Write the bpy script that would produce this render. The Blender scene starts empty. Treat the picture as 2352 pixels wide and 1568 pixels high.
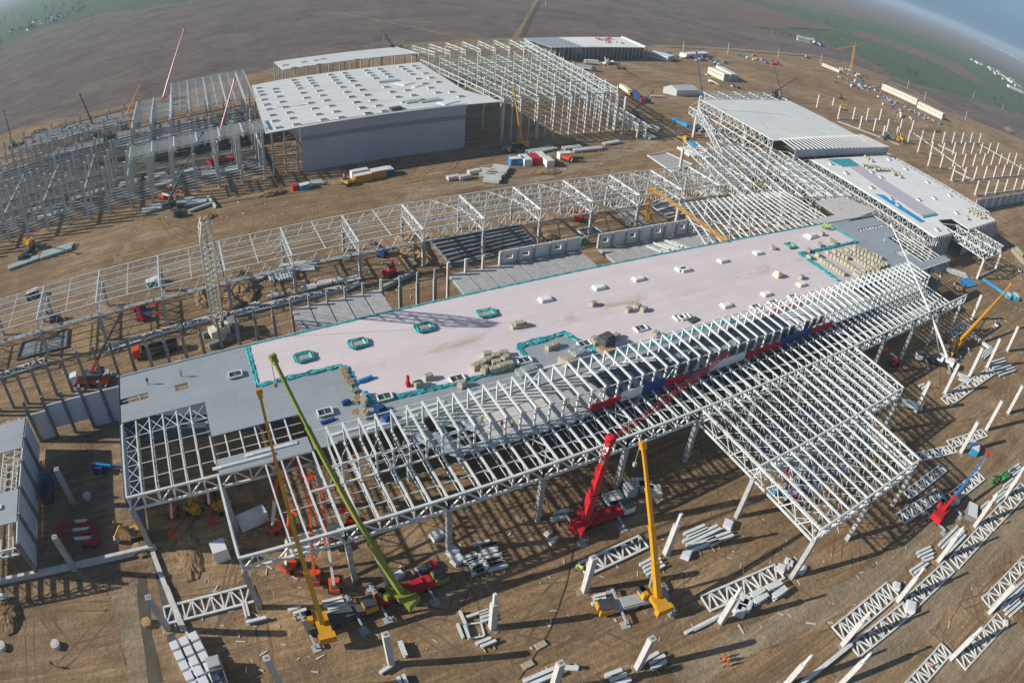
import bpy, math, random, os
from mathutils import Vector, Matrix
random.seed(7)
R = math.radians
sc = bpy.context.scene
COL = sc.collection
# ---------------------------------------------------------------- camera (wide drone lens, measured)
CAM_H = 99.4
LENS_F, LENS_K = 1571.95, 0.08966          # px per radian on a 2352 px wide frame, cubic term
PITCH, ROLL, YAW = 0.62535, 0.07895, -0.52501
ROT = Matrix.Rotation(YAW, 3, 'Z') @ Matrix.Rotation(math.pi/2 - PITCH, 3, 'X') @ Matrix.Rotation(ROLL, 3, 'Z')
def ray(X, Y):
    x, y = X - 1176, 784 - Y
    r = math.hypot(x, y) + 1e-9
    u = r / LENS_F
    th = u + LENS_K * u**3
    s = math.sin(th) / r
    return ROT @ Vector((x*s, y*s, -math.cos(th)))
def FZ(X, Y, z=0.0):
    """site point at height z seen at survey-photo position X,Y"""
    d = ray(X, Y); t = (z - CAM_H) / d.z
    return Vector((d.x*t, d.y*t, z))
def P(i, j, x, y, z=0.0):
    return FZ(784*i + x/3, 522.67*j + y/3, z)
def Z(x0, y0, x1, x, y, z=0.0, w=2352):
    s = (x1 - x0) / w
    return FZ((x0 + x*s)*.72593, (y0 + y*s)*.72593, z)
cam = bpy.data.cameras.new('camera'); cam_o = bpy.data.objects.new('camera', cam); COL.objects.link(cam_o)
cam_o.matrix_world = Matrix.Translation((0, 0, CAM_H)) @ ROT.to_4x4()
cam.clip_start = 0.5; cam.clip_end = 60000
if os.environ.get('PERSP'):
    cam.type = 'PERSP'; cam.sensor_width = 36; cam.lens = 17.2
else:
    cam.type = 'PANO'
    cam.panorama_type = 'FISHEYE_LENS_POLYNOMIAL'
    cam.sensor_width = 36; cam.sensor_height = 24
    cam.fisheye_fov = math.pi
    c1 = 2352/36/LENS_F
    cam.fisheye_polynomial_k0 = 0
    cam.fisheye_polynomial_k1 = -c1
    cam.fisheye_polynomial_k2 = 0
    cam.fisheye_polynomial_k3 = -LENS_K*c1**3
    cam.fisheye_polynomial_k4 = 0
sc.camera = cam_o
# ---------------------------------------------------------------- materials
def mat(name, base, rough=.7, metal=0.0, var=.12, scale=.35, bump=0.0, bscale=2.0, spec=.3, stretch=None, alpha=None, detail=4):
    m = bpy.data.materials.new(name); m.use_nodes = True
    nt = m.node_tree; b = nt.nodes['Principled BSDF']
    b.inputs['Roughness'].default_value = rough; b.inputs['Metallic'].default_value = metal
    b.inputs['Specular IOR Level'].default_value = spec
    tc = nt.nodes.new('ShaderNodeTexCoord')
    mp = nt.nodes.new('ShaderNodeMapping'); nt.links.new(tc.outputs['Object'], mp.inputs[0])
    if stretch: mp.inputs['Scale'].default_value = stretch
    n = nt.nodes.new('ShaderNodeTexNoise'); n.inputs['Scale'].default_value = scale; n.inputs['Detail'].default_value = detail
    n.inputs['Roughness'].default_value = .6
    nt.links.new(mp.outputs[0], n.inputs['Vector'])
    cr = nt.nodes.new('ShaderNodeValToRGB')
    cr.color_ramp.elements[0].position = .3; cr.color_ramp.elements[1].position = .7
    cr.color_ramp.elements[0].color = (*[c*(1-var) for c in base], 1)
    cr.color_ramp.elements[1].color = (*[min(1, c*(1+var)) for c in base], 1)
    nt.links.new(n.outputs['Fac'], cr.inputs[0]); nt.links.new(cr.outputs[0], b.inputs['Base Color'])
    if bump:
        n2 = nt.nodes.new('ShaderNodeTexNoise'); n2.inputs['Scale'].default_value = bscale; n2.inputs['Detail'].default_value = 5
        nt.links.new(mp.outputs[0], n2.inputs['Vector'])
        bp = nt.nodes.new('ShaderNodeBump'); bp.inputs['Strength'].default_value = bump; bp.inputs['Distance'].default_value = .3
        nt.links.new(n2.outputs['Fac'], bp.inputs['Height']); nt.links.new(bp.outputs[0], b.inputs['Normal'])
    if alpha is not None: b.inputs['Alpha'].default_value = alpha
    return m
def ground_mat(name, cols, tracks=0.0, rough=.95, edge=None):
    """layered earth: large patches, mid mottling, fine grit, wheel ruts"""
    m = bpy.data.materials.new(name); m.use_nodes = True
    nt = m.node_tree; N = nt.nodes; L = nt.links; b = N['Principled BSDF']
    b.inputs['Roughness'].default_value = rough; b.inputs['Specular IOR Level'].default_value = .12
    g = N.new('ShaderNodeNewGeometry')
    def noise(scale, det=5, rgh=.6, st=None, dist=0, rot=0):
        mp = N.new('ShaderNodeMapping'); L.new(g.outputs['Position'], mp.inputs[0])
        mp.inputs['Scale'].default_value = st or (1, 1, 1); mp.inputs['Rotation'].default_value = (0, 0, rot)
        n = N.new('ShaderNodeTexNoise'); n.inputs['Scale'].default_value = scale; n.inputs['Detail'].default_value = det
        n.inputs['Roughness'].default_value = rgh; n.inputs['Distortion'].default_value = dist
        L.new(mp.outputs[0], n.inputs['Vector']); return n.outputs['Fac']
    def ramp(src, p0, p1, c0, c1):
        r = N.new('ShaderNodeValToRGB'); r.color_ramp.elements[0].position = p0; r.color_ramp.elements[1].position = p1
        r.color_ramp.elements[0].color = (*c0, 1); r.color_ramp.elements[1].color = (*c1, 1); L.new(src, r.inputs[0]); return r.outputs[0]
    def mix(f, a, c, t='MIX'):
        x = N.new('ShaderNodeMix'); x.data_type = 'RGBA'; x.blend_type = t
        if isinstance(f, float): x.inputs[0].default_value = f
        else: L.new(f, x.inputs[0])
        L.new(a, x.inputs[6]); L.new(c, x.inputs[7]); return x.outputs[2]
    big = ramp(noise(.018, 5, .65, dist=.8), .36, .64, cols[0], cols[1])
    mid = ramp(noise(.11, 6, .7, dist=.6), .35, .7, (.78, .78, .78), (1.22, 1.2, 1.17))
    fine = ramp(noise(1.1, 6, .75), .3, .72, (.74, .74, .74), (1.25, 1.24, 1.22))
    c = mix(1.0, big, mid, 'MULTIPLY'); c = mix(1.0, c, fine, 'MULTIPLY')
    if tracks:
        for rot, sx, sy, ds in ((.06, .012, .22, 2.5), (-.62, .02, .30, 3.0), (.45, .02, .5, 2.0)):
            ln = ramp(noise(1.0, 6, .62, (sx, sy, 1), ds, rot), .42, .66, (1-tracks*.5,)*3, (1+tracks*.8,)*3)
            c = mix(1.0, c, ln, 'MULTIPLY')
    if len(cols) > 2:
        pf = ramp(noise(.045, 7, .7, dist=1.0), .60, .72, (0, 0, 0), (1, 1, 1))
        rgb = N.new('ShaderNodeRGB'); rgb.outputs[0].default_value = (*cols[2], 1)
        c = mix(pf, c, rgb.outputs[0])
    L.new(c, b.inputs['Base Color'])
    bp = N.new('ShaderNodeBump'); bp.inputs['Strength'].default_value = .8; bp.inputs['Distance'].default_value = .5
    L.new(noise(.9, 7, .75), bp.inputs['Height']); L.new(bp.outputs[0], b.inputs['Normal'])
    return m
M = {}
M['steel'] = mat('steel_paint', (.62, .655, .65), .45, var=.15, scale=.5)
M['steel_green'] = mat('primer_steel', (.50, .58, .56), .5, var=.1, scale=.2)
M['steel_dark'] = mat('galvanised', (.36, .40, .42), .5, var=.1)
M['concrete'] = mat('concrete', (.38, .385, .38), .85, var=.18, scale=.9, bump=.2)
M['concrete_l'] = mat('pale_concrete', (.53, .52, .50), .85, var=.14, scale=.5, bump=.2)
M['concrete_d'] = mat('raw_concrete', (.20, .215, .22), .9, var=.25, scale=.5, bump=.3)
M['membrane'] = mat('roof_membrane', (.70, .625, .635), .6, var=.05, scale=.12)
M['white_roof'] = mat('white_roof', (.80, .81, .79), .55, var=.04, scale=.06)
M['grey_roof'] = mat('pale_grey_roof', (.68, .71, .69), .55, var=.05, scale=.06)
M['wall_panel'] = mat('sandwich_panel', (.40, .42, .47), .5, var=.04, scale=.1)
M['wall_white'] = mat('white_panel', (.66, .68, .70), .5, var=.05, scale=.1)
M['stripe'] = mat('panel_stripe', (.24, .25, .28), .5, var=.05)
M['teal'] = mat('teal_sheet', (.045, .34, .36), .35, var=.5, scale=.9, bump=1.0, bscale=1.5)
M['bale'] = mat('insulation_bale', (.40, .37, .28), .7, var=.12, scale=.8, bump=.4)
M['wood'] = mat('timber', (.42, .27, .13), .8, var=.2)
M['red'] = mat('red_paint', (.50, .02, .03), .35, var=.1)
M['crimson'] = mat('crimson_foil', (.42, .015, .03), .4, var=.2, bump=.5)
M['orange'] = mat('orange_paint', (.62, .09, .02), .35, var=.1)
M['yellow'] = mat('yellow_paint', (.60, .30, .02), .4, var=.1)
M['lime'] = mat('lime_paint', (.24, .28, .04), .4, var=.1)
M['blue'] = mat('blue_paint', (.02, .07, .24), .4, var=.1)
M['skyblue'] = mat('blue_foil', (.03, .28, .55), .4, var=.3, bump=.4)
M['white'] = mat('white_paint', (.74, .75, .75), .4, var=.06)
M['cream'] = mat('cream_panel', (.66, .64, .54), .5, var=.06)
M['black'] = mat('black_rubber', (.025, .025, .028), .6, var=.2)
M['dark'] = mat('dark_grey_paint', (.08, .085, .09), .5, var=.15)
M['navy_film'] = mat('navy_membrane', (.035, .05, .08), .45, var=.6, scale=.25, bump=.4)
M['concrete_p'] = mat('precast_concrete', (.50, .51, .50), .85, var=.12, scale=.4)
M['dark_floor'] = mat('dark_site_floor', (.13, .115, .10), .9, var=.5, scale=.15)  # mottled dark brown-grey for the ground under the concrete frame
M['shade_blue'] = mat('shade_tinted_slab', (.085, .11, .155), .6, var=.3, scale=.12)  # bluish shade below the steel roofs put into the colour
M['glass'] = mat('tinted_glass', (.05, .06, .07), .15, var=.05, spec=.8)
M['film'] = mat('crumpled_film', (.42, .48, .50), .25, var=.4, scale=1.2, bump=1.0, alpha=.75)
M['hivis'] = mat('hi_vis_yellow', (.60, .85, .03), .6, var=.05)
M['hivis_o'] = mat('hi_vis_orange', (.85, .16, .02), .6, var=.05)
M['skin'] = mat('skin', (.48, .30, .22), .6, var=.05)
M['lilac'] = mat('lilac_sheet', (.50, .47, .53), .6, var=.04)
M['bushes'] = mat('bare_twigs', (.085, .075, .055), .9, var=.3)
M['leaf'] = mat('leafy_green', (.05, .075, .035), .9, var=.3)
# corrugated deck
def deck_mat(name, base):
    m = mat(name, base, .42, .35, .05, .15)
    nt = m.node_tree; N = nt.nodes; L = nt.links; b = N['Principled BSDF']
    g = N.new('ShaderNodeTexCoord'); w = N.new('ShaderNodeTexWave'); w.wave_type = 'BANDS'; w.bands_direction = 'Y'
    w.inputs['Scale'].default_value = .42; w.inputs['Distortion'].default_value = .0
    L.new(g.outputs['Object'], w.inputs['Vector'])
    bp = N.new('ShaderNodeBump'); bp.inputs['Strength'].default_value = .5; bp.inputs['Distance'].default_value = .12
    L.new(w.outputs['Fac'], bp.inputs['Height']); L.new(bp.outputs[0], b.inputs['Normal'])
    return m
M['deck'] = deck_mat('corrugated_deck', (.46, .505, .525))
# ---------------------------------------------------------------- mesh builder
class MB:
    def __init__(s): s.v = []; s.f = []
    def add(s, vs, fs):
        o = len(s.v); s.v += [tuple(v) for v in vs]; s.f += [tuple(i+o for i in f) for f in fs]; return s
    def beam(s, a, b, w, h=None):
        a = Vector(a); b = Vector(b); h = h or w
        d = b - a
        if d.length < 1e-6: return s
        d.normalize()
        up = Vector((0, 0, 1)) if abs(d.z) < .95 else Vector((0, 1, 0))
        sx = d.cross(up).normalized() * (w/2); sy = sx.cross(d).normalized() * (h/2)
        vs = [p + i*sx + j*sy for p in (a, b) for i, j in ((-1, -1), (1, -1), (1, 1), (-1, 1))]
        return s.add(vs, [(0, 1, 2, 3), (7, 6, 5, 4), (0, 4, 5, 1), (1, 5, 6, 2), (2, 6, 7, 3), (3, 7, 4, 0)])
    def taper(s, a, b, w0, w1, h0=None, h1=None):
        a = Vector(a); b = Vector(b); h0 = h0 or w0; h1 = h1 or w1
        d = (b-a).normalized(); up = Vector((0, 0, 1)) if abs(d.z) < .95 else Vector((0, 1, 0))
        sx = d.cross(up).normalized(); sy = sx.cross(d).normalized()
        vs = [p + i*sx*w/2 + j*sy*h/2 for p, w, h in ((a, w0, h0), (b, w1, h1)) for i, j in ((-1, -1), (1, -1), (1, 1), (-1, 1))]
        return s.add(vs, [(0, 1, 2, 3), (7, 6, 5, 4), (0, 4, 5, 1), (1, 5, 6, 2), (2, 6, 7, 3), (3, 7, 4, 0)])
    def box(s, c, size, rz=0):
        cx, cy, cz = c; a, b_, c_ = size[0]/2, size[1]/2, size[2]/2
        co, si = math.cos(rz), math.sin(rz)
        vs = [(cx + x*co - y*si, cy + x*si + y*co, cz + z) for z in (-c_, c_) for x, y in ((-a, -b_), (a, -b_), (a, b_), (-a, b_))]
        return s.add(vs, [(3, 2, 1, 0), (4, 5, 6, 7), (0, 1, 5, 4), (1, 2, 6, 5), (2, 3, 7, 6), (3, 0, 4, 7)])
    def prism(s, poly, z0, z1):
        """plan outline (counter-clockwise) with thickness; z1 may be a list"""
        n = len(poly); a = sum(poly[i][0]*poly[(i+1) % n][1] - poly[(i+1) % n][0]*poly[i][1] for i in range(n))
        if a < 0: poly = poly[::-1]
        vs = [(p[0], p[1], z0) for p in poly] + [(p[0], p[1], z1) for p in poly]
        return s.add(vs, [tuple(range(n-1, -1, -1)), tuple(range(n, 2*n))] + [(i, (i+1) % n, n+(i+1) % n, n+i) for i in range(n)])
    def cyl(s, a, b, r, n=12, r1=None):
        a = Vector(a); b = Vector(b); d = (b-a).normalized(); r1 = r if r1 is None else r1
        up = Vector((0, 0, 1)) if abs(d.z) < .95 else Vector((0, 1, 0))
        x = d.cross(up).normalized(); y = x.cross(d).normalized()
        vs = [p + (x*math.cos(2*math.pi*k/n) + y*math.sin(2*math.pi*k/n))*q for p, q in ((a, r), (b, r1)) for k in range(n)]
        return s.add(vs, [tuple(range(n-1, -1, -1)), tuple(range(n, 2*n))] + [(k, (k+1) % n, n+(k+1) % n, n+k) for k in range(n)])
    def dome(s, c, rx, ry, h, seed=0, n=18, m=5, rough=.25):
        rr = random.Random(seed); vs = []; fs = []
        for j in range(m):
            t = j/(m-1)
            for k in range(n):
                a = 2*math.pi*k/n; q = math.cos(t*math.pi/2)
                k2 = 1 + rr.uniform(-rough, rough)*(1 if j < m-1 else 0)
                vs.append((c[0]+math.cos(a)*rx*q*k2, c[1]+math.sin(a)*ry*q*k2, c[2] + h*math.sin(t*math.pi/2)*(1+rr.uniform(-.1, .1))*(j > 0) - .15*(j == 0)))
        for j in range(m-1):
            for k in range(n): fs.append((j*n+k, j*n+(k+1) % n, (j+1)*n+(k+1) % n, (j+1)*n+k))
        fs.append(tuple((m-1)*n+k for k in range(n)))
        return s.add(vs, fs)
    def build(s, name, m, parent=None, loc=None):
        me = bpy.data.meshes.new(name)
        o0 = Vector((0, 0, 0))
        if parent is not None:
            q = parent
            while q is not None: o0 = o0 + q.location; q = q.parent
        elif loc is not None: o0 = Vector(loc)
        me.from_pydata([(x-o0.x, y-o0.y, z-o0.z) for x, y, z in s.v], [], s.f); me.update()
        me.materials.append(M[m] if isinstance(m, str) else m)
        o = bpy.data.objects.new(name, me); COL.objects.link(o)
        if parent is not None: o.parent = parent
        elif loc is not None: o.location = loc
        return o
ORD = ['first', 'second', 'third', 'fourth', 'fifth', 'sixth', 'seventh', 'eighth', 'ninth', 'tenth', 'eleventh', 'twelfth',
       'thirteenth', 'fourteenth', 'fifteenth', 'sixteenth', 'seventeenth', 'eighteenth', 'nineteenth', 'twentieth'] + \
      ['twenty-'+a for a in ('first', 'second', 'third', 'fourth', 'fifth', 'sixth', 'seventh', 'eighth', 'ninth')] + ['thirtieth'] + ['thirty-'+a for a in ('first','second','third','fourth','fifth','sixth','seventh','eighth','ninth')] + ['fortieth'] + ['forty-'+a for a in ('first','second','third','fourth','fifth','sixth','seventh','eighth','ninth')]
def tag(o, label, cat, group=None, kind=None):
    o['label'] = label
    if cat: o['category'] = cat
    if group: o['group'] = group
    o['kind'] = kind or 'thing'
    return o
def thing(name, label, cat, loc, group=None):
    e = bpy.data.objects.new(name, None); COL.objects.link(e); e.location = loc
    e.empty_display_size = .5
    return tag(e, label, cat, group)
def dup(root, loc, rz=0, label=None, group=None, scale=None):
    r = root.copy(); COL.objects.link(r); r.location = loc; r.rotation_euler = (0, 0, rz)
    if scale: r.scale = scale
    if label: r['label'] = label
    if group: r['group'] = group
    for ch in root.children:
        c = ch.copy(); COL.objects.link(c); c.parent = r
        for g in ch.children:
            d = g.copy(); COL.objects.link(d); d.parent = c
    return r
def worn(m, seam=(2.0, 60.0), stain=(.42, .33, .22), amt=.55, y0=None):
    """lapped sheet seams and walked-in dirt on a roof material"""
    nt = m.node_tree; N = nt.nodes; L = nt.links; b = N['Principled BSDF']; src = b.inputs['Base Color'].links[0].from_socket
    g = N.new('ShaderNodeNewGeometry')
    br = N.new('ShaderNodeTexBrick'); L.new(g.outputs['Position'], br.inputs['Vector']); br.inputs['Scale'].default_value = 1; br.inputs['Mortar Size'].default_value = .045
    br.inputs['Brick Width'].default_value = seam[1]; br.inputs['Row Height'].default_value = seam[0]; br.inputs['Color1'].default_value = (1, 1, 1, 1); br.inputs['Color2'].default_value = (.955, .95, .955, 1); br.inputs['Mortar'].default_value = (.80, .78, .79, 1)
    x = N.new('ShaderNodeMix'); x.data_type = 'RGBA'; x.blend_type = 'MULTIPLY'; x.inputs[0].default_value = 1; L.new(src, x.inputs[6]); L.new(br.outputs['Color'], x.inputs[7]); c = x.outputs[2]
    def stainlayer(sc, rot, st, p0, p1, am, col):
        nonlocal c
        mp = N.new('ShaderNodeMapping'); mp.inputs['Scale'].default_value = st; mp.inputs['Rotation'].default_value = (0, 0, rot); L.new(g.outputs['Position'], mp.inputs[0])
        n = N.new('ShaderNodeTexNoise'); n.inputs['Scale'].default_value = sc; n.inputs['Detail'].default_value = 8; n.inputs['Roughness'].default_value = .7; n.inputs['Distortion'].default_value = .8; L.new(mp.outputs[0], n.inputs['Vector'])
        r = N.new('ShaderNodeMapRange'); r.inputs['From Min'].default_value = p0; r.inputs['From Max'].default_value = p1; r.inputs['To Max'].default_value = am; L.new(n.outputs['Fac'], r.inputs['Value'])
        f = r.outputs[0]
        if y0:
            s = N.new('ShaderNodeSeparateXYZ'); L.new(g.outputs['Position'], s.inputs[0]); q = N.new('ShaderNodeMath'); q.operation = 'SUBTRACT'; L.new(s.outputs[1], q.inputs[0]); q.inputs[1].default_value = y0[0]
            q2 = N.new('ShaderNodeMath'); q2.operation = 'ABSOLUTE'; L.new(q.outputs[0], q2.inputs[0]); r2 = N.new('ShaderNodeMapRange'); L.new(q2.outputs[0], r2.inputs['Value']); r2.inputs['From Min'].default_value = 0; r2.inputs['From Max'].default_value = y0[1]; r2.inputs['To Min'].default_value = 1; r2.inputs['To Max'].default_value = 0
            q3 = N.new('ShaderNodeMath'); q3.operation = 'MULTIPLY'; L.new(f, q3.inputs[0]); L.new(r2.outputs[0], q3.inputs[1]); f = q3.outputs[0]
        x = N.new('ShaderNodeMix'); x.data_type = 'RGBA'; L.new(f, x.inputs[0]); L.new(c, x.inputs[6]); x.inputs[7].default_value = (*col, 1); c = x.outputs[2]
    stainlayer(.12, 0, (.6, 1.6, 1), .50, .66, amt, stain)
    y0 = None
    stainlayer(.5, .5, (1, 1, 1), .60, .80, .30, (.50, .47, .44))
    stainlayer(.05, .2, (1, 2, 1), .5, .75, .22, (.60, .58, .58))
    L.new(c, b.inputs['Base Color'])
worn(M['membrane'], (2.0, 48.0), amt=1.0, y0=(104.0, 3.2)); worn(M['white_roof'], (3.0, 30.0), (.5, .48, .42), .35); worn(M['grey_roof'], (3.0, 24.0), (.42, .42, .40), .35)
worn(M['deck'], (6.0, 40.0), (.36, .37, .36), .35); worn(M['wall_panel'], (200.0, 6.0), (.3, .31, .33), .2)
def truss(mb, a, b, depth, panels, ch=.3, web=.16, style='W', bot_in=0.0, vert=True, cb=None):
    """planar truss hanging below the line a-b"""
    a = Vector(a); b = Vector(b); dn = Vector((0, 0, -depth))
    mb.beam(a, b, ch)
    mb.beam(a.lerp(b, bot_in)+dn, a.lerp(b, 1-bot_in)+dn, cb or ch)
    for k in range(panels+1):
        p = a.lerp(b, k/panels); q = min(max(k/panels, bot_in), 1-bot_in)
        if vert or k in (0, panels): mb.beam(p, a.lerp(b, q)+dn, web)
        if k < panels:
            p2 = a.lerp(b, (k+1)/panels); q2 = min(max((k+1)/panels, bot_in), 1-bot_in)
            if style == 'X':
                mb.beam(p, a.lerp(b, q2)+dn, web); mb.beam(a.lerp(b, q)+dn, p2, web)
            elif style == 'Z':
                mb.beam(p, a.lerp(b, q2)+dn, web)
            else:
                if k % 2: mb.beam(p, a.lerp(b, q2)+dn, web)
                else: mb.beam(a.lerp(b, q)+dn, p2, web)
    return mb
# ---------------------------------------------------------------- ground
M['field'] = ground_mat('ploughed_field', ((.125, .102, .095), (.20, .162, .142)), tracks=.16)
M['soil'] = ground_mat('site_soil', ((.235, .160, .090), (.35, .245, .145), (.41, .315, .21)), tracks=.22)
M['road'] = ground_mat('compacted_dirt', ((.29, .225, .15), (.34, .27, .185)), tracks=.16)
M['green'] = ground_mat('winter_crop', ((.075, .115, .06), (.10, .145, .075)), tracks=.08)
M['moor'] = ground_mat('fallow', ((.16, .115, .09), (.19, .14, .105)), tracks=.05)
def struct(name, mb, m, label=None):
    o = mb.build(name, m); o['kind'] = 'structure'
    if label: o['label'] = label
    return o
def rough_poly(pts, step=12, amp=2.5, seed=0):
    rr = random.Random(seed); out = []
    for i in range(len(pts)):
        a = Vector((pts[i][0], pts[i][1])); b = Vector((pts[(i+1) % len(pts)][0], pts[(i+1) % len(pts)][1]))
        n = max(1, int((b-a).length/step))
        for k in range(n):
            p = a.lerp(b, k/n); out.append((p.x+rr.uniform(-amp, amp), p.y+rr.uniform(-amp, amp)))
    return out
def sheet(pts, z):
    m = MB(); m.add([(p[0], p[1], z) for p in pts], [tuple(range(len(pts)))])
    return m
def flat(name, pts, z, m, label=None, rough=None):
    if rough: pts = rough_poly(pts, *rough)
    a = sum(pts[i][0]*pts[(i+1) % len(pts)][1] - pts[(i+1) % len(pts)][0]*pts[i][1] for i in range(len(pts)))
    if a < 0: pts = pts[::-1]
    return struct(name, sheet(pts, z), m, label)
def ribbon(name, pts, w, z, m, label=None, seed=0, jag=.25):
    rr = random.Random(seed); L_ = []; R_ = []
    n = len(pts); fine = []
    for i in range(n-1):
        a, b = Vector(pts[i][:2]), Vector(pts[i+1][:2]); k = max(1, int((b-a).length/4)) if (b-a).length < 400 else 12
        fine += [a.lerp(b, t/k) for t in range(k)]
    fine.append(Vector(pts[-1][:2]))
    for i, p in enumerate(fine):
        d = (fine[min(i+1, len(fine)-1)] - fine[max(i-1, 0)]).normalized(); nn = Vector((-d.y, d.x))
        L_.append(p+nn*w/2*(1+rr.uniform(-jag, jag))); R_.append(p-nn*w/2*(1+rr.uniform(-jag, jag)))
    m_ = MB(); k = len(fine)
    m_.add([(p.x, p.y, z) for p in L_] + [(p.x, p.y, z) for p in R_], [(i, k+i, k+i+1, i+1) for i in range(k-1)])
    return struct(name, m_, m, label)
struct('ground', sheet([(-14000, -9000), (18000, -9000), (18000, 18000), (-14000, 18000)], -.30), 'field', 'dark ploughed fields stretching to the horizon')
# construction site soil
site = [(-700, -120), (620, -120), (700, 60), P(2, 0, 2352, 1010), P(2, 0, 2352, 965), P(2, 0, 1900, 800), P(2, 0, 1500, 600), P(2, 0, 1150, 440), P(2, 0, 900, 400),
        P(2, 0, 500, 365), P(2, 0, 0, 335), P(1, 0, 2120, 320), P(1, 0, 1250, 255), P(1, 0, 500, 300), P(0, 0, 1880, 475), P(0, 0, 1200, 650), P(0, 0, 600, 780), P(0, 0, 0, 925), (-420, 440), (-700, 400)]
flat('site_soil', [(p[0], p[1]) for p in site], 0, 'soil', 'brown bare soil of the building site', (10, 3, 3))
# green and fallow fields, far to near
flat('green_field', [P(0,0,0,330)[:2], P(0,0,300,190)[:2], P(0,0,800,80)[:2], P(0,0,1300,10)[:2], (900, 4200), (-900, 4200), (-1500, 1500), (-500, 900), P(0,0,0,470)[:2]], -.24, 'green', 'hazy green field beyond the ploughed land', (60, 8, 5))
flat('field_strip', [P(0,0,0,385)[:2], P(0,0,600,170)[:2], P(0,0,1100,50)[:2], P(0,0,1400,5)[:2], P(0,0,1500,10)[:2], P(0,0,1100,85)[:2], P(0,0,600,215)[:2], P(0,0,0,420)[:2]], -.18, 'field', 'dark strip of ploughed land crossing the green field', (60, 4, 6))
flat('crop_field', [P(2,0,500,190)[:2], P(2,0,900,240)[:2], P(2,0,1060,330)[:2], P(2,0,1300,420)[:2], P(2,0,1480,540)[:2], P(2,0,1700,600)[:2], P(2,0,2352,790)[:2],
     P(2,0,2352,540)[:2], P(2,0,2100,420)[:2], P(2,0,1700,260)[:2], P(2,0,1300,150)[:2], P(2,0,900,75)[:2], P(2,0,650,30)[:2], P(2,0,500,0)[:2], P(2,0,380,0)[:2], P(2,0,700,90)[:2], P(2,0,1080,210)[:2]], -.24, 'green', 'green winter crop beside the site road', (40, 5, 7))
flat('fallow_strip', [P(2,0,1080,215)[:2], P(2,0,1350,300)[:2], P(2,0,1700,420)[:2], P(2,0,2000,560)[:2], P(2,0,2120,600)[:2], P(2,0,1900,440)[:2], P(2,0,1600,330)[:2], P(2,0,1250,220)[:2]], -.18, 'moor', 'narrow brown fallow strip between green crops', (40, 4, 8))
flat('brown_field', [P(2,0,0,20)[:2], P(2,0,500,190)[:2], P(2,0,1050,210)[:2], P(2,0,600,60)[:2], P(2,0,380,0)[:2], P(2,0,0,0)[:2]], -.24, 'moor', 'pale brown field behind the ploughed land', (60, 4, 9))
flat('far_field', [P(2,0,700,0)[:2], P(2,0,1300,130)[:2], P(2,0,1900,330)[:2], P(2,0,2352,520)[:2], P(2,0,2352,420)[:2], P(2,0,1700,210)[:2], P(2,0,1100,30)[:2], P(2,0,950,0)[:2]], -.12, 'moor', 'distant reddish field near the far village', (80, 5, 10))
# site roads
ribbon('dirt_road', [P(2,0,2352,985), P(2,0,1900,790), P(2,0,1500,590), P(2,0,1150,435), P(2,0,900,385), P(2,0,500,352), P(2,0,0,322), P(1,0,2150,315)], 9, .05, 'road', 'pale perimeter dirt road around the site', 1)
ribbon('field_track', [P(1,0,1180,290), P(1,0,1260,170), P(1,0,1350,0), (560, 1100)], 5, -.1, 'soil', 'straight track running into the ploughed field', 2)
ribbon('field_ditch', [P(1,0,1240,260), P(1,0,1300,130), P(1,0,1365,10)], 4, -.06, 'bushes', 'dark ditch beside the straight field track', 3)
ribbon('field_path', [P(1,0,0,90), P(1,0,300,150), P(1,0,600,210), P(1,0,900,290)], 3, -.1, 'soil', 'thin worn path across the ploughed field', 4)
ribbon('far_track', [P(1,0,980,10), P(1,0,1200,90), P(1,0,1700,140), P(1,0,2352,270)], 5, -.1, 'moor', 'faint track curving across the ploughed field', 5)
ribbon('haul_road', [P(2,2,0,1568), P(2,2,350,1300), P(2,2,900,1080), P(2,2,1300,880), P(2,2,1650,560), P(2,2,2000,280), P(2,2,2352,60)], 5.5, .03, 'road', 'pale haul road curving past the steel columns', 6)
ribbon('haul_track', [P(2,2,1100,1568), P(2,2,1500,1250), P(2,2,1800,950), P(2,2,2100,640), P(2,2,2352,430)], 7, .045, 'road', 'pale haul track between the rows of laid trusses', 7)
ribbon('haul_path', [P(2,2,1750,1568), P(2,2,2100,1420), P(2,2,2352,1200)], 8, .03, 'road', 'pale track in the lower right corner', 8)
ribbon('access_road', [P(0,2,840,900), P(0,2,900,1100), P(0,2,960,1300), P(0,2,990,1600)], 6, .03, 'road', 'straight compacted lane in the lower left corner', 9, .1)
ribbon('wheel_track', [P(0,1,0,520), P(0,1,700,400), P(0,1,1400,240), P(0,1,2352,40), P(1,0,600,1300), P(1,0,1300,1250), P(1,0,1800,1100), P(1,0,2352,900)], 6, .03, 'road', 'worn vehicle track between the halls', 10, .5)

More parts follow.
